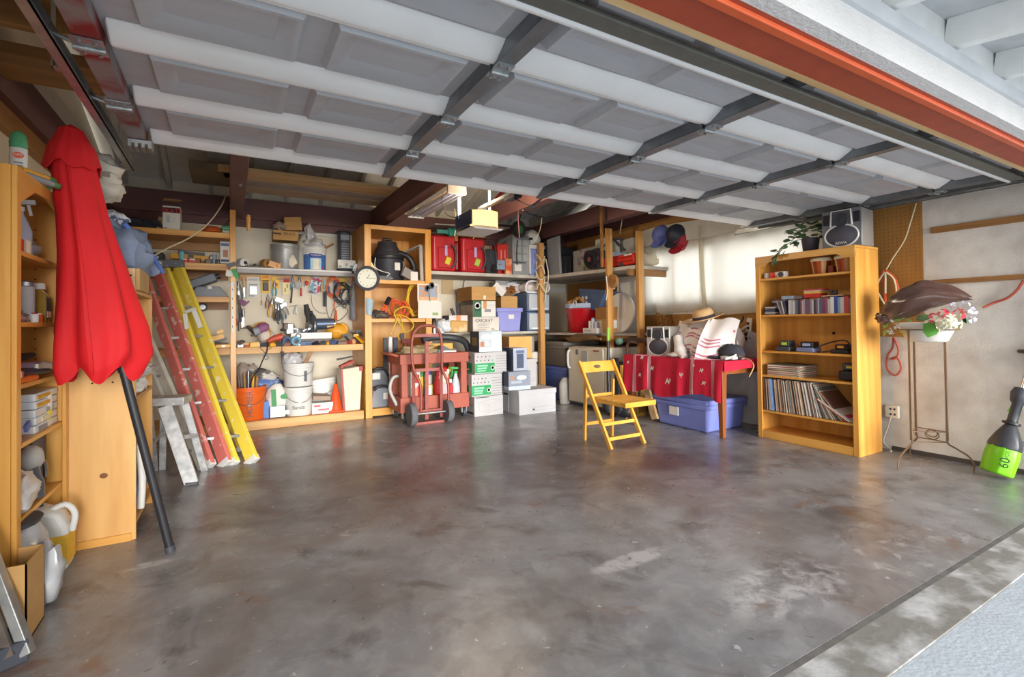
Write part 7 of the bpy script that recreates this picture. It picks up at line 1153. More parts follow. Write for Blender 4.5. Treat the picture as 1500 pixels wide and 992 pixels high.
for dy in (.02, .05):
    for dz in (.03, .075): ot.part('socket', MB().box(4.983, 4.986, 2.032+dy, 2.032+dy+.014, 0.285+dz-.006, 0.285+dz+.012), M_dkgrey)
solo('outlet_cable', MB().tube([(4.98,2.086,0.293), (4.99,2.118,0.186), (5,2.155,0.076), (4.99,2.121,0.024), (4.95,2.074,0.004), (4.93,2.127,-0.016)], .005, 6, smooth=4), mat('cream_plastic'), 'cream cord dropping from the wall outlet to the floor', 'cord')
M_br = mat('bronze_wire', '#8a7058', rough=.4, metal=.5, var=.15)
sd = T('plant_stand', 'tall bronze wire plant stand against the right wall', 'plant stand', (4.75, 1.72, 0)); zb_ = .17; zt_ = 1.06
PP = [(4.62, 1.80), (4.86, 1.86), (4.84, 1.62), (4.62, 1.58)]; FF = [(4.42, 1.84), (4.93, 1.93), (4.86, 1.46), (4.5, 1.5)]
PP = [(4.64,1.805,0.139), (4.86,1.856,0.181), (4.84,1.648,0.145)]; FF = [(4.405,1.804,0), (4.922,1.93,0), (4.831,1.494,0)]
for p, f in zip(PP, FF):
    for dy in (0, .008): sd.part('post', MB().tube([(p[0], p[1]+dy, zb_+.02), (p[0], p[1]+dy, zt_)], .005, 6), M_br)
    sd.part('foot', MB().tube([(p[0], p[1], zb_+.04), (p[0], p[1], zb_), (p[0]+(f[0]-p[0])*.35, p[1]+(f[1]-p[1])*.35, zb_-.03), (p[0]+(f[0]-p[0])*.8, p[1]+(f[1]-p[1])*.8, zb_-.07), (f[0], f[1], .05), (f[0], f[1], 0)], .006, 6, smooth=4), M_br)
for z in (zb_+.01, zb_+.09):
    for a, b_ in ((0, 1), (1, 2), (0, 2)): sd.part('crossbar', MB().tube([(PP[a][0], PP[a][1], z), (PP[b_][0], PP[b_][1], z)], .004, 6), M_br)
mid = (Vector(PP[1])+Vector(PP[2]))/2; 
for rr, dz in ((.045, .05), (.035, .06)): sd.part('ring', MB().tube([(mid[0], mid[1]+rr*math.cos(a/16*6.2832), zb_+dz+rr*.8*math.sin(a/16*6.2832)) for a in range(16)], .004, 6, True), M_br)
sd.part('top_ring', MB().tube([(4.74, 1.73+.2*math.cos(a/20*6.2832), zt_) if False else (4.74+.13*math.cos(a/20*6.2832), 1.73+.2*math.sin(a/20*6.2832), zt_) for a in range(20)], .006, 6, True), M_br)
pt_ = T('white_planter', 'white oval planter sitting in the bronze wire stand', 'planter', (4.74, 1.73, 1.0)); pt_.part('trough', MB().lathe([(.085, 0), (.095, .01), (.128, .11), (.15, .14), (.15, .15), (.125, .15), (.09, .03), (0, .03)], (4.74, 1.73, .965), 28, sx=.85, sy=1.4), M_white)
fz = 1.12
def floret(t, c, r_, n, m, sd_, nm='flower'):
    rr = random.Random(sd_)
    for k in range(n):
        th, ph = rr.uniform(0, 6.28), rr.uniform(-.6, 1.57); d = Vector((math.cos(th)*math.cos(ph), math.sin(th)*math.cos(ph), math.sin(ph))); p = Vector(c)+d*r_; mb = MB()
        u = d.orthogonal().normalized(); w = d.cross(u); s = r_*.55
        for q in range(5): a = q*1.2566; e = u*math.cos(a)+w*math.sin(a); f = u*math.cos(a+.5)+w*math.sin(a+.5); g = u*math.cos(a-.5)+w*math.sin(a-.5); mb.add([p, p+g*s*.6+d*s*.25, p+e*s+d*s*.2, p+f*s*.6+d*s*.25], [(0, 1, 2, 3)])
        t.part(nm, mb, m)
fw_ = T('artificial_flowers', 'artificial flowers spilling over the right side of the white planter', 'flowers', (4.68, 1.6, 1.1))
floret(fw_, (4.52,1.609,1.144), .035, 9, mat('geranium_red', '#e0354f', rough=.6), 1); floret(fw_, (4.52,1.548,1.173), .035, 9, mat('geranium_red'), 2); floret(fw_, (4.52,1.455,1.171), .035, 9, mat('geranium_red'), 3)
floret(fw_, (4.52,1.518,1.108), .062, 34, mat('cream_petal', '#efeed2', rough=.7), 4); floret(fw_, (4.54,1.499,1.227), .03, 8, mat('pale_violet_petal', '#d8d6ea', rough=.7), 5); floret(fw_, (4.56,1.444,1.235), .03, 8, mat('pale_violet_petal'), 6); floret(fw_, (4.68,1.433,1.2), .03, 8, mat('pale_violet_petal'), 7); floret(fw_, (4.68,1.438,1.126), .03, 8, mat('pale_violet_petal'), 8); floret(fw_, (4.62,1.695,1.14), .025, 6, M_paper, 9)
for k, (p, d, s) in enumerate((((4.6,1.633,1.129), (-.3, .2, -1), .13), ((4.62,1.464,1.166), (-.2, -.3, -.6), .1), ((4.62,1.45,1.107), (-.2, .2, .7), .1), ((4.62,1.665,1.171), (-.4, .6, -.3), .09))): fw_.part('leaf', MB().add(*leaf(p, d, s, .8)), mat('bright_leaf', '#5a9a3c', rough=.5, var=.2) if k == 0 else M_leaf)
f2 = T('trailing_blossoms', 'small white blossoms trailing over the left side of the planter', 'flowers', (4.64,1.924,1.076)); 
for k, p in enumerate(((4.64,1.918,1.131), (4.64,1.872,1.087), (4.64,1.915,1.076), (4.64,1.93,1.038))): floret(f2, p, .022, 7, M_paper, 20+k)
for k, (p, d) in enumerate((((4.66,1.96,1.121), (-.2, .5, -1)), ((4.66,1.843,1.136), (-.3, -1, -.1)), ((4.66,1.971,1.065), (-.1, .3, -1)), ((4.66,1.886,1.06), (-.1, -.6, -.5)), ((4.66,1.856,1.152), (-.3, .8, -.3)))): f2.part('leaf', MB().add(*leaf(p, d, .06, .7)), mat('lime_leaf', '#8fb05a', rough=.5))
PA, PB = Vector((4.66,1.978,1.177)), Vector((4.7,1.456,1.286)); 
bgm = MB(); K = 14
def wrapf(u, v):
    s = u; w = .012+.028*(1-s)+.105*math.sin(math.pi*s**.75); c = PA.lerp(PB, s)+Vector((0, 0, .085*math.sin(math.pi*s)**.8)); a = v*2*math.pi
    k = 1+.09*math.sin(a*5+s*9)+.06*math.sin(a*9-s*5); return c+Vector((w*.9*k*math.cos(a), .02*math.sin(a*3), w*.92*k*math.sin(a)))
bg_ = T('brown_plastic_wrap', 'crumpled shiny brown plastic bag lying over the planter', 'bag', tuple(PA)); bg_.part('bag', bgm.sheet(wrapf, 26, 30), mat('brown_film', '#4a3530', rough=.22, col2='#6b5148', sc=4, spec=.8)); bg_.part('knot', MB().blob(PA+Vector((-.01, .01, -.015)), (.08, .1, .1), 4, .2), mat('brown_film'))
# string trimmer head leaning on the wall
TB = Vector((4.745,1.356,0)); TT = Vector((4.92,1.248,0.633)); ax = (TT-TB).normalized(); TQ = ax.to_track_quat('Z', 'Y').to_matrix().to_4x4(); TM = Matrix.Translation(TB+ax*.03)@TQ; Ln = (TT-TB).length
tm = T('string_trimmer', 'lime green and black battery trimmer leaning upside down on the right wall', 'trimmer', tuple(TB)); M_lime = mat('lime_plastic', '#7fd321', rough=.35, var=.04)
tm.part('battery_housing', MB().lathe([(.0, 0), (.085, 0), (.1, .012), (.105, .14), (.1, .19), (.095, .2)], (0, 0, 0), 8, sx=1.0, sy=.85).xf(TM), M_lime, bevel=.008); tm.part('motor_cover', MB().lathe([(.1, .19), (.1, .22), (.075, .29), (.045, .35), (.03, .37), (0, .37)], (0, 0, 0), 10, sy=.85).xf(TM), mat('trimmer_charcoal', '#3c3e44', rough=.4), bevel=.004)
tm.part('collar', MB().lathe([(.035, .365), (.05, .37), (.05, .385), (.03, .39), (.03, .4)], (0, 0, 0), 16).xf(TM), M_black); tm.part('grip', MB().lathe([(.03, .39), (.03, .52), (.045, .54), (.055, .6), (.04, .64), (0, .64)], (0, 0, 0), 12).xf(TM), mat('trimmer_charcoal')); tm.part('shaft', MB().cyl((0, 0, .63), (0, 0, 1.5), .013, n=10).xf(TM), M_chrome)
tm.part('trigger', MB().bar((.04, -.02, .53), (.075, -.03, .46), .012, .02).bar((-.04, -.02, .53), (-.075, -.03, .46), .012, .02).xf(TM), M_lime); tm.part('loop_handle', MB().tube([(.12*math.cos(a/16*6.2832)-.06, .1*math.sin(a/16*6.2832), .9+.01*math.cos(a)) for a in range(16)], .014, 8, True).xf(TM), M_black)
for k in range(5): tm.part('vent', MB().box(-.05+.022*k, -.038+.022*k, -.078, -.06, .235, .275).xf(TM), M_black)
wv = Vector((0, 0, 1.15))-TB; wv.z = 0; wv.normalize()
nrm = (-ax*wv.dot(ax)+wv).normalized(); F = Matrix((nrm.cross(ax)*-1, ax, nrm)).transposed().to_4x4(); c0 = TB+ax*.03
F2 = F@Matrix.Rotation(R(90), 4, 'Z')
tm.part('number_print', MB().text('60', c0+ax*.09+nrm*.108-F.to_3x3()@Vector((-.02, 0, 0)), .075, F2), M_black); tm.part('volt_print', MB().text('VOLT', c0+ax*.16+nrm*.108-F.to_3x3()@Vector((-.02, 0, 0)), .035, F2), M_black)
# ------------------------------------------------------------------ left bookcase full of paint and tools (its open face looks into the room)
lc = T('bookcase', 'honey wood shelving on the left wall, nearest the camera', 'bookcase', (-.93, 3.0, 0)); A0, A1 = 2.66, 3.34; LT = 1.8; XF = -.745
lc.part('side_panel', B(-1.12, XF, A0-.02, A0, 0, LT), M_honZ, bevel=.002); lc.part('side_panel', B(-1.12, XF, A1-.005, A1+.012, 0, LT), M_honZ); lc.part('back_panel', B(-1.135, -1.12, A0, A1, 0, LT), M_honZ); lc.part('top_panel', B(-1.12, XF, A0, A1, LT-.02, LT-.001), M_honY)
lc.part('face_stile', B(XF, XF+.018, A0-.02, A0+.03, 0, LT), M_honZ, bevel=.004); lc.part('face_stile', B(XF, XF+.018, A1-.03, A1+.012, 0, .94), M_honZ, bevel=.004)
lv_ = [(A0+.03, LT), (A1, LT), (A1, LT-.16), (A1-.05, LT-.15), (A1-.14, LT-.08), (A1-.3, LT-.05), (A0+.2, LT-.06), (A0+.03, LT-.14)]; lc.part('face_header', MB().prism(lv_, XF, XF+.016, 'X'), M_honY, bevel=.003)
LS = [1.475, 1.18, .925, .68, .375]
for z in LS: lc.part('shelf', B(-1.12, XF, A0, A1-.005, z-.02, z), M_honY, bevel=.003)
m = MB()
for z in [.3+.05*k for k in range(28)]: m.lathe([(.004, 0), (.004, .001), (0, .001)], (-.85, A1-.0055, z), 6, (90, 0, 0))
lc.part('peg_holes', m, M_hole, stuff=True)
# top: repellent bottle, tubes
p = (-0.8, 2.922+.0, LT); t = T('repellent_bottle', 'white and green insect repellent bottle on top of the left bookcase', 'bottle', p)
LZ = lambda pf: MB().lathe([(a*.96, b*1.38) for a, b in pf], p, 20)
t.part('body', LZ([(.028, 0), (.031, .006), (.031, .1), (.02, .11), (0, .11)]), M_paper); t.part('cap', LZ([(.031, .1), (.032, .12), (.026, .145), (.012, .155), (0, .157)]), flat('#4f9a6a')); t.part('foot', LZ([(.033, 0), (.034, .018), (.031, .024)]), flat('#cfd8a8'))
yc = Euler((R(90), 0, R(14))).to_matrix().to_4x4(); q = Vector((p[0]+.007, p[1]-.031, LT+.1)); t.part('logo', MB().lathe([(.0185, 0), (.0185, .004), (0, .004)], q+Vector((0, .002, .004)), 18, (90, 0, 14), sy=.7), flat('#e8622a')); t.part('logo_text', MB().text('OFF!', q+Vector((0.0008, -.004, .004)), .016, yc), M_white)
for k in range(3): t.part('print', MB().obox(q+Vector((0, .002, -.028-.014*k)), (.03, .003, .006), (0, 0, 14)), flat('#7f8a84'))
solo('brown_box', B(-1.05, -.8, 3.15, 3.32, LT, LT+.1), M_card, 'brown carton at the far end on top of the left bookcase', 'box'); solo('grey_wrap', MB().blob((-.82, 3.02, LT+.035), (.12, .16, .07), 3, .15, flat=.9), M_wall, 'pale wrapped bundle on top of the left bookcase', 'bundle')
for k, (z, c1, c2) in enumerate(((LT+.014, '#8a8e90', '#4f7f4c'), (LT+.04, '#e2a23a', '#5c8a50'), (LT+.014, '#d9d0a0', '#6a9a5a'))):
    a = Vector((-.76-.02*k, 2.86+.02*k, z)); b_ = a+Vector((.07, .14, -.004)); t = T('caulk_tube', ('grey and green tube lying over the bookcase edge', 'orange and green tube lying on the grey one', 'cream and green tube lying behind the others')[k], 'tube', tuple(a)); t.part('tube', MB().cyl(a, b_, .014, n=10), flat(c1)); t.part('end_cap', MB().cyl(b_-(b_-a)*.18, b_+(b_-a)*.03, .0147, n=10), flat(c2))
# shelf 1.475
spray(-.83, 3.041, LS[0], .045, .27, mat('grey_bottle'), M_white, 'grey spray bottle with white trigger on the second left shelf', face=1)
for k, (y, cc, w_, h) in enumerate(((2.72, '#7cba3a', .03, .035), (2.78, '#c9301f', .045, .055), (2.86, '#e0d6bc', .05, .06))): solo('small_box', B(-.8, -.755, y, y+w_, LS[0], LS[0]+h), flat(cc), ('tiny lime green box at the front of the second left shelf', 'small red and white box at the front of the second left shelf', 'small cream box at the front of the second left shelf')[k], 'box', bevel=.003)
solo('zip_bag', MB().blob((-.86, 3.08, LS[0]+.05), (.16, .26, .11), 5, .15, flat=.9), mat('frosted_bag', '#b9b2ac', rough=.35, col2='#d9d6d2'), 'translucent zip bag of small parts on the second left shelf', 'bag'); solo('zip_seal', MB().tube([(-.83, 2.98, LS[0]+.11), (-.84, 3.18, LS[0]+.13)], .006, 6), flat('#7a4f8a'), 'purple seal along the top of the zip bag', 'seal')
# shelf 1.18
t = can('spray_paint', -.81, 3.035, LS[1], .035, .19, flat('#b7b5b2'), 'silver spray paint can on the third left shelf', 'spray can', cap=M_galv, band=(.02, .07, flat('#a3523c')))
GY = 3.188; t = T('goo_bottle', 'clear square bottle with a white cap and amber liquid on the third left shelf', 'bottle', (-.8, GY, LS[1])); t.part('body', MB().lathe([(.045, 0), (.047, .005), (.047, .13), (.02, .155), (.02, .165), (0, .165)], (-.8, GY, LS[1]), 4, (0, 0, 45)), mat('amber_liquid', '#a3803a', rough=.15, spec=.8)); t.part('cap', MB().cyl((-.8, GY, LS[1]+.162), (-.8, GY, LS[1]+.19), .025, .022, 14), M_white); t.part('label', MB().box(-.769, -.764, GY-.027, GY+.027, LS[1]+.02, LS[1]+.12), flat('#3a322e')); t.part('label_band', MB().box(-.765, -.762, GY-.027, GY+.027, LS[1]+.025, LS[1]+.055), flat('#d9a892'))
solo('bolt_bag', MB().blob((-.79, 2.84, LS[1]+.022), (.07, .26, .05), 4, .3, 18, 10, 4, flat=.8), mat('mixed_metal', '#5f6470', rough=.35, metal=.5, col2='#c4c8cc', sc=40), 'flat bag of bolts at the front of the third left shelf', 'bag')
for k, (y, cc) in enumerate(((3.03, '#e4e0d8'), (3.09, '#d9571e'))): can('pill_tube', -.78, y, LS[1], .02, .045, flat(cc), ('short white tube at the front of the third left shelf', 'short orange tube at the front of the third left shelf')[k], 'tube', cap=flat('#b03a2a') if k == 0 else M_white)
can('grey_jar', -.95, 2.72, LS[2], .04, .2, flat('#8f8d88'), 'grey patterned jar at the back of the fourth left shelf', 'jar', cap=M_white)
# shelf .925: power tools and scissors
for k, (a, b_, r_, mm, lb) in enumerate((((-.86, 2.72, .99), (-.8, 3.1, 1.03), .026, M_black, 'black handled tool lying across the top of the tool heap on the left shelf'), ((-.84, 2.7, .96), (-.78, 3.12, .985), .028, mat('mauve_metal', '#8f7f92', rough=.35), 'mauve grey power tool in the heap on the left shelf'), ((-.8, 2.74, .945), (-.76, 3.16, .95), .024, M_dkgrey, 'charcoal wrench in the heap on the left shelf'), ((-.8, 3.0, .97), (-.74, 3.32, .96), .022, M_wall, 'cream cloth glove at the right of the tool heap'))):
    solo('heaped_tool', MB().tube([a, Vector(a).lerp(Vector(b_), .4)+Vector((0, 0, .012)), b_], [r_*.7, r_, r_*.5], 9).obox(Vector(a).lerp(Vector(b_), .2), (.05, .06, .045)), mm, lb, 'tool')
t = T('utility_knife', 'orange handled knife at the front of the left tool shelf', 'knife', (-.76, 2.8, LS[2])); t.part('handle', MB().tube([(-.76, 2.72, .938), (-.755, 2.86, .938), (-.755, 2.97, .936)], [.012, .015, .011], 8), flat('#e0701e')); t.part('tip', MB().cyl((-.76, 2.7, .936), (-.77, 2.67, .936), .014, .01, 8), flat('#a3202a'))
for k in range(4): solo('chrome_socket', MB().cyl((-.8+.012*k, 2.69+.035*k, .93), (-.8+.012*k, 2.69+.035*k, .975), .017, n=10), M_chrome, 'chrome socket standing at the left of the tool heap', 'socket', 'chrome sockets on the left tool shelf')
# shelf .68: organiser boxes, tape rolls
for k in range(5):
    z = LS[3]+.036*k; t = T('parts_case', 'clear compartment case, %s in the stack on the left shelf' % ('lowest', 'second', 'third', 'fourth', 'topmost')[k], 'case', (-.84, 3.1, z)); t.part('case', B(-.95, -.76, 2.98+.01*(k % 2), 3.31-.01*(k % 2), z, z+.034), M_clear, bevel=.005)
    if k >= 3: t.part('yellow_insert', B(-.762, -.757, 3.0, 3.18, z+.008, z+.024), flat('#e2a82a'))
    else: t.part('contents', B(-.765, -.757, 3.02+.05*k, 3.14+.05*k, z+.006, z+.026), flat(('#8a8f9a', '#d9d3b4', '#9aa1a8')[k]))
for k, (z, h, cc, r_, lb) in enumerate(((LS[3], .05, '#e0c82a', .07, 'yellow tape roll under the white one on the left shelf'), (LS[3]+.051, .03, '#f0d83a', .075, 'thin bright yellow roll in the tape stack on the left shelf'), (LS[3]+.082, .07, '#e9e7e3', .075, 'wide white tape roll on top of the yellow rolls'))): t = T('tape_roll', lb, 'tape', (-.83, 3.192, z)); t.part('roll', MB().lathe([(.04, 0), (r_, 0), (r_, h), (.04, h), (.04, 0)], (-.83, 3.192, z), 22), flat(cc))
can('red_tin', -.76, 2.705, LS[3], .028, .11, flat('#b9b5ae'), 'small grey tin with a red base at the left of the tape rolls', 'tin', band=(.0, .06, flat('#c4242a'))); solo('blue_card', MB().obox((-.765, 2.78, LS[3]+.04), (.01, .07, .08)), flat('#9fb2d6'), 'pale blue card leaning on the yellow tape roll', 'card'); solo('blue_scraper', MB().obox((-.765, 2.9, LS[3]+.05), (.012, .05, .03), (20, 0, 0)), flat('#6f7cb8'), 'blue wedge between the tape rolls and parts cases', 'tool')
# shelf .375: spray gun box
cr = carton('airbrush_box', (-1.05, -.8, LS[4], LS[4]+.27), 3.1, .2, M_black, 'dark printed box at the back of the fifth left shelf'); cr.part('side_print', B(-.8015, -.799, 3.12, 3.28, LS[4]+.05, LS[4]+.25), flat('#4a4e5c'))
t = T('spray_gun', 'grey spray gun with a round cup on the fifth left shelf', 'spray gun', (-.78, 3.02, LS[4])); t.part('cup', MB().blob((-.79, 3.02, LS[4]+.19), (.1, .13, .12), 2, .04), mat('pale_grey_plastic')); t.part('handle', MB().tube([(-.78, 3.0, LS[4]+.16), (-.775, 3.03, LS[4]+.08), (-.77, 3.04, LS[4]+.01)], [.028, .034, .03], 10, smooth=3), mat('steel_grey_plastic', '#5f636b', rough=.35)); t.part('nozzle', MB().tube([(-.78, 3.02, LS[4]+.2), (-.76, 3.1, LS[4]+.15), (-.76, 3.12, LS[4]+.08)], .01, 7, smooth=3), M_chrome)
t = T('black_tool_box', 'black box with white lettering at the left of the spray gun', 'box', (-.8, 2.78, LS[4]+.08)); t.part('box', MB().obox((-.82, 2.78, LS[4]+.16), (.08, .14, .14), (0, 0, 8)), M_black, bevel=.006); t.part('print', MB().obox((-.777, 2.785, LS[4]+.19), (.003, .1, .012), (0, 0, 8)), M_paper); t.part('print', MB().obox((-.777, 2.78, LS[4]+.215), (.003, .12, .02), (0, 0, 8)), flat('#d8301f'))
solo('cardboard_tray', B(-1.0, -.77, 2.68, 2.92, LS[4], LS[4]+.075), M_card, 'open brown carton at the front of the fifth left shelf', 'box'); solo('clear_bag', MB().blob((-.76, 2.8, LS[4]+.1), (.1, .22, .16), 6, .2), mat('frosted_bag'), 'crumpled clear bag hanging over the brown carton', 'bag')
# on the floor by the bookcase
jx, jy = -0.726-.03, 3.116+.04
t = T('antifreeze_jug', 'white jug with a yellow label and dark cap at the foot of the left bookcase', 'jug', (jx, jy, 0)); t.part('body', MB().prism([(jx-.1, 0), (jx+.08, 0), (jx+.08, .2), (jx+.05, .27), (jx-.03, .31), (jx-.1, .3)], jy-.06, jy+.07), M_white, bevel=.02); t.part('label', MB().box(jx-.07, jx+.082, jy-.063, jy+.073, .03, .17), flat('#e8b938')); t.part('handle', MB().tube([(jx+.0, jy, .28), (jx+.06, jy, .3), (jx+.095, jy, .25), (jx+.085, jy, .17)], .014, 8, smooth=4), M_white); t.part('cap', MB().cyl((jx-.05, jy, .3), (jx-.05, jy, .335), .03, n=14), flat('#33304a'))
solo('bagged_parts', MB().blob((-.78, 2.86, .17), (.2, .3, .36), 4, .14, flat=.93), mat('silver_film', '#b4b7ba', rough=.25, var=.15, spec=.7), 'bulky clear bag of parts on the floor under the left bookcase', 'bag'); solo('black_plate', MB().lathe([(0, 0), (.13, 0), (.14, .02), (0, .03)], (-.83, 2.8, .34), 22), M_dkgrey, 'round charcoal lid on top of the clear bag', 'lid'); solo('cardboard_strip', MB().bar((-.71, 2.94, .06), (-.74, 2.9, .35), .015, .05, (0, 1, 0)), M_cardd, 'brown cardboard strip standing beside the clear bag', 'cardboard'); solo('shiny_bag', MB().blob((-.68, 2.8, .12), (.12, .2, .26), 7, .2, flat=.9), mat('silver_film'), 'shiny clear bag hanging out in front of the left bookcase', 'bag')
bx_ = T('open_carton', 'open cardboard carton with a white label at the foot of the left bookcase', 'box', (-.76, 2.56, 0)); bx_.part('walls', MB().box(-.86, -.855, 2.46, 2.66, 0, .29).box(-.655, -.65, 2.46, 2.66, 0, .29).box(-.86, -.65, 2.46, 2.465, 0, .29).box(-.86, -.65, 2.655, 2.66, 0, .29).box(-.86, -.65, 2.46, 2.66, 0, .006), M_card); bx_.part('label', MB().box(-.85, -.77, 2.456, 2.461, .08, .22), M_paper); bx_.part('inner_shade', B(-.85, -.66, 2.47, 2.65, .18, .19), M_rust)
# sheets at the picture's lower left corner
sh2 = T('steel_sheet', 'grey metal framed panel leaning at the lower left by the open carton', 'panel', (-.66, 2.36, 0)); a, b_ = Vector((-0.614,2.342,0.02)), Vector((-0.803,2.5,0.518))
sh2.part('frame', MB().bar(a, b_, .03, .05, (0, 1, 0)), M_galv, bevel=.003); sh2.part('inner_panel', MB().bar(a+Vector((-.04, -.03, .02)), b_+Vector((-.04, -.03, 0)), .03, .02, (0, 1, 0)), M_rust); sh2.part('sheet', MB().bar(a+Vector((-.11, -.06, .02)), b_+Vector((-.11, -.06, 0)), .1, .015, (0, 1, 0)), mat('pale_silver'))
solo('foam_pad', MB().prism([(-0.714,2.275,0)[:2], (-0.61,2.334,0)[:2], (-0.664,2.45,0)[:2], (-0.787,2.506,0)[:2]], 0, .075, 'Z'), mat('slate_foam', '#474a54', rough=.9), 'dark slate foam pad under the leaning metal panel', 'pad', bevel=.006)
# ------------------------------------------------------------------ low cupboard beyond it
l2 = T('low_cupboard', 'low pine cupboard whose wide end panel faces the camera', 'cupboard', (-.78, 3.66, 0)); UX = -.45; UT = 1.34
l2.part('end_panel', B(-1.12, UX, 3.36, 3.38, 0, UT), mat('pine_panel', '#cf8f42', rough=.45, col2='#eabb74', sc=7, stretch=(1, 1, .12), detail=9), bevel=.002); l2.part('knot', MB().lathe([(.018, 0), (.014, .001), (0, .001)], (-0.587, 3.36, 0.367), 12, (90, 0, 0), sy=.8), mat('pine_knot', '#7a4a22', rough=.6)); l2.part('end_panel', B(-1.12, UX, 4.0, 4.02, 0, UT), M_honZ); l2.part('base_strip', B(-.8, UX-.02, 3.35, 3.36, .0, .04), M_honX); l2.part('top_panel', B(-1.12, UX, 3.36, 4.02, UT, UT+.02), M_pineY)
for z in (.1, .77): l2.part('shelf', B(-1.12, UX+.0, 3.38, 4.0, z-.02, z), M_pineY)
for z, x in ((.86, -0.634), (.86, -0.549)): l2.part('screw', MB().lathe([(.005, 0), (.004, .002), (0, .002)], (x, 3.36, z), 8, (90, 0, 0)), M_dark)
solo('white_rags', MB().blob((-.5, 3.6, .82), (.16, .3, .1), 3, .25, flat=.9), M_paper, 'white rag on the middle shelf of the low cupboard', 'rag'); solo('shelf_bag', MB().blob((-.5, 3.7, .9), (.2, .4, .1), 5, .2), mat('frosted_bag'), 'translucent bag over the white rag in the low cupboard', 'bag'); solo('dark_bundle', MB().blob((-.55, 3.6, .26), (.24, .34, .3), 6, .15, flat=.93), mat('navy_cloth', '#3c4252', rough=.8, col2='#6f7fae', sc=6), 'dark navy bundle on the bottom shelf of the low cupboard', 'bundle'); solo('white_straps', MB().tube([(-.45, 3.45, .5), (-.44, 3.5, .3), (-.45, 3.52, .12)], .02, 7, smooth=3), M_white, 'white strap hanging inside the low cupboard', 'strap')
pb = T('pine_crate', 'raw pine box with screw holes on top of the low cupboard', 'crate', (-.52, 3.52, UT+.02)); px_ = [-0.499, -0.463]; pb.part('front_board', B(-.62, -.455, 3.39, 3.42, UT+.02, UT+.14), M_raw, bevel=.002); pb.part('side_board', B(-.455, -.435, 3.39, 3.75, UT+.02, UT+.14), mat('drab_pine', '#b39058', rough=.6, var=.1, sc=4), bevel=.002)
for dz in (.05, .1): pb.part('screw_hole', MB().lathe([(.006, 0), (.006, .001), (0, .001)], (-.475, 3.389, UT+dz), 8, (90, 0, 0)), M_dark)
dj = T('denim_pile', 'pile of faded blue jeans heaped on the pine box', 'clothes', (-.56, 3.66, UT+.14)); M_den = mat('denim', '#5f6f8c', rough=.9, col2='#8a97ae', sc=6, var=.15)
dj.part('jeans', MB().blob((-.58, 3.62, UT+.24), (.36, .5, .34), 12, .16, 22, 14), M_den); dj.part('leg', MB().tube([(-.62, 3.5, UT+.4), (-.5, 3.62, UT+.3), (-.42, 3.8, UT+.17)], [.05, .075, .05], 10, smooth=4), M_den); dj.part('patch', MB().obox((-.56, 3.39, UT+.2), (.05, .02, .06)), M_dkgrey); dj.part('printed_cloth', MB().blob((-.64, 3.6, UT+.43), (.22, .3, .12), 8, .2), mat('paisley', '#5a6a86', rough=.9, col2='#d3d7de', sc=26, thr=(.47, .53))); dj.part('blue_hem', MB().tube([(-.52, 3.48, UT+.4), (-.44, 3.6, UT+.3), (-.37, 3.8, UT+.16)], .014, 6, smooth=4), flat('#5470b4'))
solo('white_bundle', MB().blob((-.68, 3.7, UT+.64), (.28, .3, .18), 3, .15).blob((-.68, 3.72, UT+.76), (.24, .26, .16), 6, .15), mat('cream_plush', '#d6d2c4', rough=.95), 'cream bundles behind the red umbrella on the jeans pile', 'bundle'); t = T('flashlight', 'small black flashlight standing on the jeans pile', 'flashlight', (-0.459,3.8,1.612)); t.part('body', MB().cyl((-0.459,3.8,1.604), (-0.442,3.8,1.699), .018, .016, 12), M_black); t.part('ring', MB().cyl((-0.456,3.8,1.621), (-0.452,3.8,1.634), .02, n=12), mat('yellow_tool'))
# ------------------------------------------------------------------ red umbrella leaning on the cupboard
M_um = mat('red_umbrella_cloth', '#d0121a', rough=.75, var=.07, sc=4); ub = T('patio_umbrella', 'closed red patio umbrella leaning on the cupboard with its black pole on the floor', 'umbrella', (-0.269,3.064,0))
LV = [(-0.713,3.12,2.102), (-0.622,3.12,2.126), (-0.737,3.12,2.025), (-0.591,3.12,2.057), (-0.737,3.11,1.937), (-0.581,3.11,1.968), (-0.73,3.11,1.84), (-0.558,3.11,1.863), (-0.715,3.1,1.676), (-0.524,3.1,1.695), (-0.708,3.1,1.481), (-0.471,3.1,1.494), (-0.711,3.09,1.286), (-0.418,3.09,1.289), (-0.72,3.09,1.124), (-0.374,3.09,1.116), (-0.715,3.09,1.001), (-0.36,3.09,1.012), (-0.691,3.09,0.929), (-0.397,3.09,0.928)]
RG = [((Vector(LV[2*i])+Vector(LV[2*i+1]))/2, (Vector(LV[2*i+1])-Vector(LV[2*i])).length/2) for i in range(10)]
def canopy(u, v):
    s = u*9; i = min(8, int(s)); f = s-i; c = RG[i][0].lerp(RG[i+1][0], f); r_ = RG[i][1]*(1-f)+RG[i+1][1]*f; a = 2*math.pi*v; k = 1+.05*u*math.sin(a*5+2)+.1*u*math.sin(a*8+s*.35)+.03*math.sin(a*13+s)
    return c+Vector((r_*k*math.cos(a), min(r_, .17)*k*math.sin(a), .04*u*math.sin(a*6+1)))
ub.part('canopy', MB().sheet(canopy, 40, 64), M_um); ub.part('cap', MB().sheet(lambda u, v: canopy(.0, v)*(1-u)+RG[0][0]*u+Vector((0, 0, .03*u)), 3, 40), M_um)
def skirt(u, v):
    a = 2*math.pi*v; c = canopy(.02+.2*u, v); m_ = canopy(.02+.2*u, .5)*.5+canopy(.02+.2*u, 0)*.5
    return m_+(c-m_)*(1.04+.3*u)+Vector((0, 0, -.035*u*abs(math.sin(a*2+.4))-.01))
ub.part('vent_skirt', MB().sheet(skirt, 10, 64, .004), M_um)
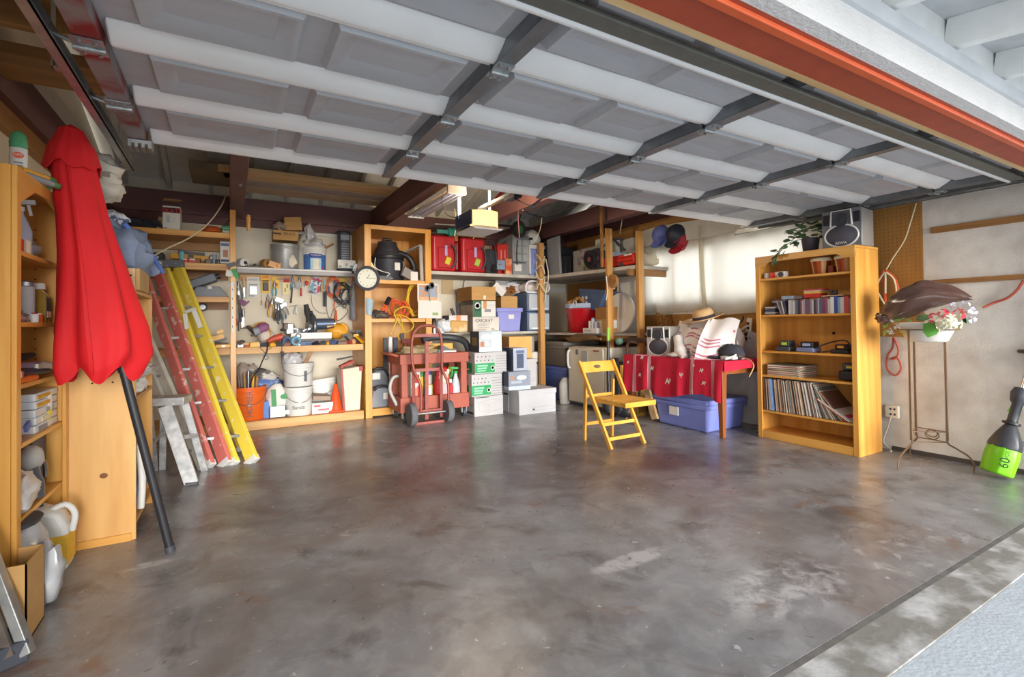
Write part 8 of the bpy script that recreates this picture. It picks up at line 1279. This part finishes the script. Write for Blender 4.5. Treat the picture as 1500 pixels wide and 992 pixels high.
ub.part('strap', MB().sheet(lambda u, v: canopy(.15+.8*u, .73+.015*v)+Vector((0, -.012, 0)), 20, 2, .004), M_um)
pb_ = Vector((-0.27,3.082,0)); pt2 = Vector((-0.482,3.03,1.087)); ub.part('pole', MB().cyl(pb_, pt2+(pt2-pb_)*.12, .02, n=14), M_black); ub.part('pole_end', MB().cyl(pb_, pb_+(pt2-pb_)*.03, .023, n=14), M_dkgrey); ub.part('collar', MB().cyl(pb_+(pt2-pb_)*.86, pb_+(pt2-pb_)*.97, .024, n=14), M_black)
ub.part('rib', MB().bar((-0.462,3.02,1.07), (-0.433,3.02,0.985), .012, .016), M_dkgrey)
# ------------------------------------------------------------------ ladders
def ladder(name, label, rails, m, steps, capm=None, cap=None, feet=True):
    f0 = Vector(rails[0][0]); t = T(name, label, 'ladder', (f0.x, f0.y, 0))
    for a, b_, w_ in rails:
        a, b_ = Vector(a), Vector(b_); r_ = t.part('rail', MB().bar(a+Vector((0, 0, .02)), b_, w_, .035, (0, .75, .66), w2=w_*.92), m, bevel=.003)
        for k in range(3): t.part('paint_splash', MB().bar(a.lerp(b_, .3+.23*k)+Vector((.01*k, -.0145, -.014)), a.lerp(b_, .34+.23*k)+Vector((.01*k, -.0145, -.014)), w_*.55, .012, (0, .75, .66)), mat('dried_paint', '#d9cfc6', rough=.8, var=.2, sc=30), r_)
        if feet: t.part('foot', MB().bar(a, a.lerp(b_, .022), w_*1.15, .05, (0, .75, .66)), M_white, bevel=.003)
    for k in range(steps):
        f = .12+.8*k/steps; t.part('step', MB().bar(Vector(rails[0][0]).lerp(Vector(rails[0][1]), f)+Vector((0, .02, 0)), Vector(rails[1][0]).lerp(Vector(rails[1][1]), f)+Vector((0, .02, 0)), .07, .02, (0, 0, 1)), M_galv)
    if cap: t.part('top_cap', cap, capm, bevel=.004)
    return t
ladder('step_ladder', 'red paint splashed folded ladder leaning on the left shelving', [((-0.036,4.715,0), (-0.646,6.08,1.757), .115), ((-0.151,4.72,0), (-0.77,6.1,1.754), .1)], mat('faded_red_fibreglass', '#d9786f', rough=.5, col2='#e6d2ca', sc=13, thr=(.6, .68), var=.06), 5)
ylw = mat('yellow_fibreglass', '#f0d850', rough=.45, col2='#efe6b8', sc=11, thr=(.6, .7), var=.04)
yl = ladder('step_ladder', 'yellow folded ladder with a dark splashed cap leaning on the left shelving', [((0.158,4.686,0), (-0.46,6.04,1.775), .115), ((0.028,4.721,0), (-0.572,6.08,1.774), .07), ((0.086,5.201,0), (-0.507,6.12,1.725), .05)], ylw, 5, mat('splashed_cap', '#55585e', rough=.6, col2='#b9bcc0', sc=24, thr=(.52, .66)), MB().bar((-0.628,6.02,1.786), (-0.406,6.02,1.797), .14, .07, (0, 0, 1)))
yl.part('spreader', MB().bar((-0.37,5.55,1.276), (-0.351,5.5,1.134), .035, .012, (0, .75, .66)).bar((-0.297,5.5,1.307), (-0.241,5.45,1.146), .04, .012, (0, .75, .66)).bar((-0.37,5.55,1.295), (-0.286,5.5,1.326), .03, .012, (0, .75, .66)), M_white)
ladder('extension_ladder', 'white aluminium extension ladder leaning behind the red ladder', [((-0.192,4.68,0), (-0.718,5.6,1.215), .09), ((-0.299,4.769,0), (-0.8,5.65,1.216), .09)], mat('painted_aluminium', '#cfccc4', rough=.45, metal=.2, var=.12, sc=9), 5, feet=False)
M_al = mat('splashed_aluminium', '#a5a8ab', rough=.45, metal=.35, col2='#d3d3d2', sc=18, var=.15)
st = T('step_stool', 'small aluminium step stool splashed with paint before the ladders', 'stool', (-0.321,4.438,0)); tp = 0.572; c = Vector((-0.426,4.55,0.591))
st.part('top_step', MB().bar(c+Vector((-.14, .08, 0)), c+Vector((.14, .02, 0)), .2, .06, (0, 0, 1)), M_al, bevel=.006)
for a, b_, w_ in (((-0.25,4.32,0), c+Vector((.0, -.06, -.03)), .09), ((-0.182,4.652,0), c+Vector((.12, .02, -.03)), .05), ((-0.53,4.871,0), c+Vector((-.11, .04, -.03)), .045), ((-0.481,4.884,0), c+Vector((-.03, .16, -.03)), .045)): st.part('leg', MB().bar(a, b_, w_, .03, (0, 1, .2)), M_al, bevel=.003)
st.part('step', MB().bar(Vector((-0.342,4.5,0.321)), Vector((-0.26,4.6,0.303)), .1, .03, (0, 0, 1)), M_al); st.part('brace', MB().tube([(-0.5,4.6,0.281), (-0.453,4.52,0.352), (-0.401,4.45,0.379)], .012, 6, smooth=3), M_al); st.part('foot', MB().bar((-0.287,4.308,0), (-0.211,4.296,0), .03, .03), mat('grey_rubber'))
# ------------------------------------------------------------------ last small things
solo('beam_hook', MB().tube([(0.075,5.2,2.524), (0.069,5.2,2.485), (0.086,5.2,2.455), (0.097,5.2,2.488)], .005, 6, smooth=3), M_galv, 'wire hook under the brown tie beam nearest the left wall', 'hook')
solo('beam_hook', MB().tube([(1.7,4.6,2.56), (1.693,4.6,2.518), (1.721,4.6,2.495), (1.75,4.6,2.539), (1.743,4.6,2.566)], .006, 6, smooth=3), M_rope, 'pale cord hook under the tie beam beside the fluorescent light', 'hook')
solo('short_string', MB().tube([(4.6,4.99,2.556), (4.6,5.018,2.459), (4.6,5.048,2.353)], .006, 6), M_rope, 'short pale string hanging near the right wall plate', 'string')
solo('ceiling_wire', MB().tube([(3.533,4.6,2.563), (3.437,4.7,2.493), (3.379,4.8,2.451), (3.184,4.8,2.391), (2.96,4.7,2.381), (2.731,4.5,2.362)], .006, 6, smooth=4), M_black, 'black wire sagging under the roof right of the door opener', 'wire')
solo('roof_wire', MB().tube([(4.378,5.2,2.753), (4.508,5.6,2.734), (4.737,6.3,2.702)], .006, 6), M_black, 'thin black wire along the roof boards by the right wall', 'wire')
solo('wall_conduit', B(.6, 1.43, 6.87, 6.9, 2.335, 2.36), M_white, 'white conduit strip along the back wall above the white shelf', 'conduit', bevel=.003)
k = 0
for px, z0, h, mm, lb in ((0.335, 1.413, .13, 'tan_grip', 'tan handled awl hanging low beside the white blister card'), (0.668, 1.606, .16, 'teal_grip', 'teal handled screwdriver hanging right of the cream packet'), (0.829, 1.654, .12, 'steel_grip', 'short steel driver hanging left of the red knob'), (1.036, 1.588, .2, 'orange_grip', 'amber handled driver hanging right of the patterned pouch'), (1.127, 1.57, .22, 'blue_grip', 'blue handled driver hanging before the orange cord'), (1.379, 1.5, .26, 'grey_grip', 'grey handled driver hanging before the black cables')):
    driver(px, 6.8, z0, h, mat(mm, {'tan_grip': '#b58a55', 'teal_grip': '#4f95a0', 'steel_grip': '#9a9da0', 'orange_grip': '#d99a34', 'blue_grip': '#46608f', 'grey_grip': '#6c6e74'}[mm], rough=.4), lb)
for px, z0, h, col, lb, r_ in ((0.398, 1.372, .18, '#8a4a38', 'rust handled snips hanging left of the orange and teal snips', 4), (0.629, 1.286, .2, '#8c9096', 'steel pliers hanging right of the centre bundle', -20), (0.517, 1.217, .22, '#3c3a38', 'long black pliers at the bottom of the centre bundle', 3), (1.319, 1.373, .16, '#55585c', 'dark pliers hanging below the black cable coils', 12), (0.105, 1.464, .2, '#4a6a8a', 'blue handled pliers hanging behind the tall post', 0)):
    pliers(px, 6.81, z0, h, mat('grip_'+col[1:], col, rough=.45), lb, rot=r_)
for p, q, mm, lb in (((0.185,6.8,1.154), (0.284,6.7,1.036), M_rust, 'dark hatchet head hanging low on the tool wall'), ((0.539,6.6,1.099), (0.666,6.65,1.147), M_dkgrey, 'dark motor housing behind the bench vise'), ((0.736,6.45,1.005), (0.836,6.5,1.128), M_steel, 'slim steel arm leaning behind the white box beam')):
    P, Q = Vector(p), Vector(q); solo('bench_tool', MB().bar(P, Q, .05, .03).bar(P.lerp(Q, .8)+Vector((-.05, 0, -.02)), P.lerp(Q, .8)+Vector((.05, 0, .02)), .045, .03), mm, lb, 'tool', bevel=.004)
rn = random.Random(21); tones = [M_rust, M_steel, M_dkgrey, flat('#8a5a3a'), flat('#4f6a8a'), mat('yellow_tool'), flat('#a3402f'), M_black]
NM = ('steel', 'grey', 'charcoal', 'brown', 'blue', 'yellow', 'red', 'black'); PL = ('beside the tall post', 'left of the respirator', 'under the faded red tool', 'by the navy tape roll', 'left of the saw base', 'under the saw motor', 'beside the yellow sander', 'near the leaning ruler')
for i in range(16):
    xx = .1+i*.078; c = (i*3+1) % 8; w_ = rn.uniform(.05, .1); m = MB().obox((xx, 6.225+.05*rn.random(), .935), (w_, rn.uniform(.03, .05), .028), (0, 0, rn.uniform(-40, 40))); m.cyl((xx-.02, 6.24, .945), (xx+.03, 6.26, .96), .012, n=7)
    solo('small_tool', m, tones[c], '%s hand tool on the workbench %s%s' % (NM[c], PL[i//2], ', left one' if i % 2 == 0 else ', right one'), 'tool')
for i in range(9):
    xx = -.2+.03*i if i < 4 else -.75+.09*i; solo('shelf_oddment', MB().obox((xx, 6.26+.02*(i % 3), 1.83+.03), (.06, .05, .05+.01*(i % 3)), (0, 0, 17*i)), tones[(i*5+2) % 8], '%s hardware bit on the second pine shelf, %s from the left' % (NM[(i*5+2) % 8], ('first', 'second', 'third', 'fourth', 'fifth', 'sixth', 'seventh', 'eighth', 'ninth')[i]), 'hardware', bevel=.004)
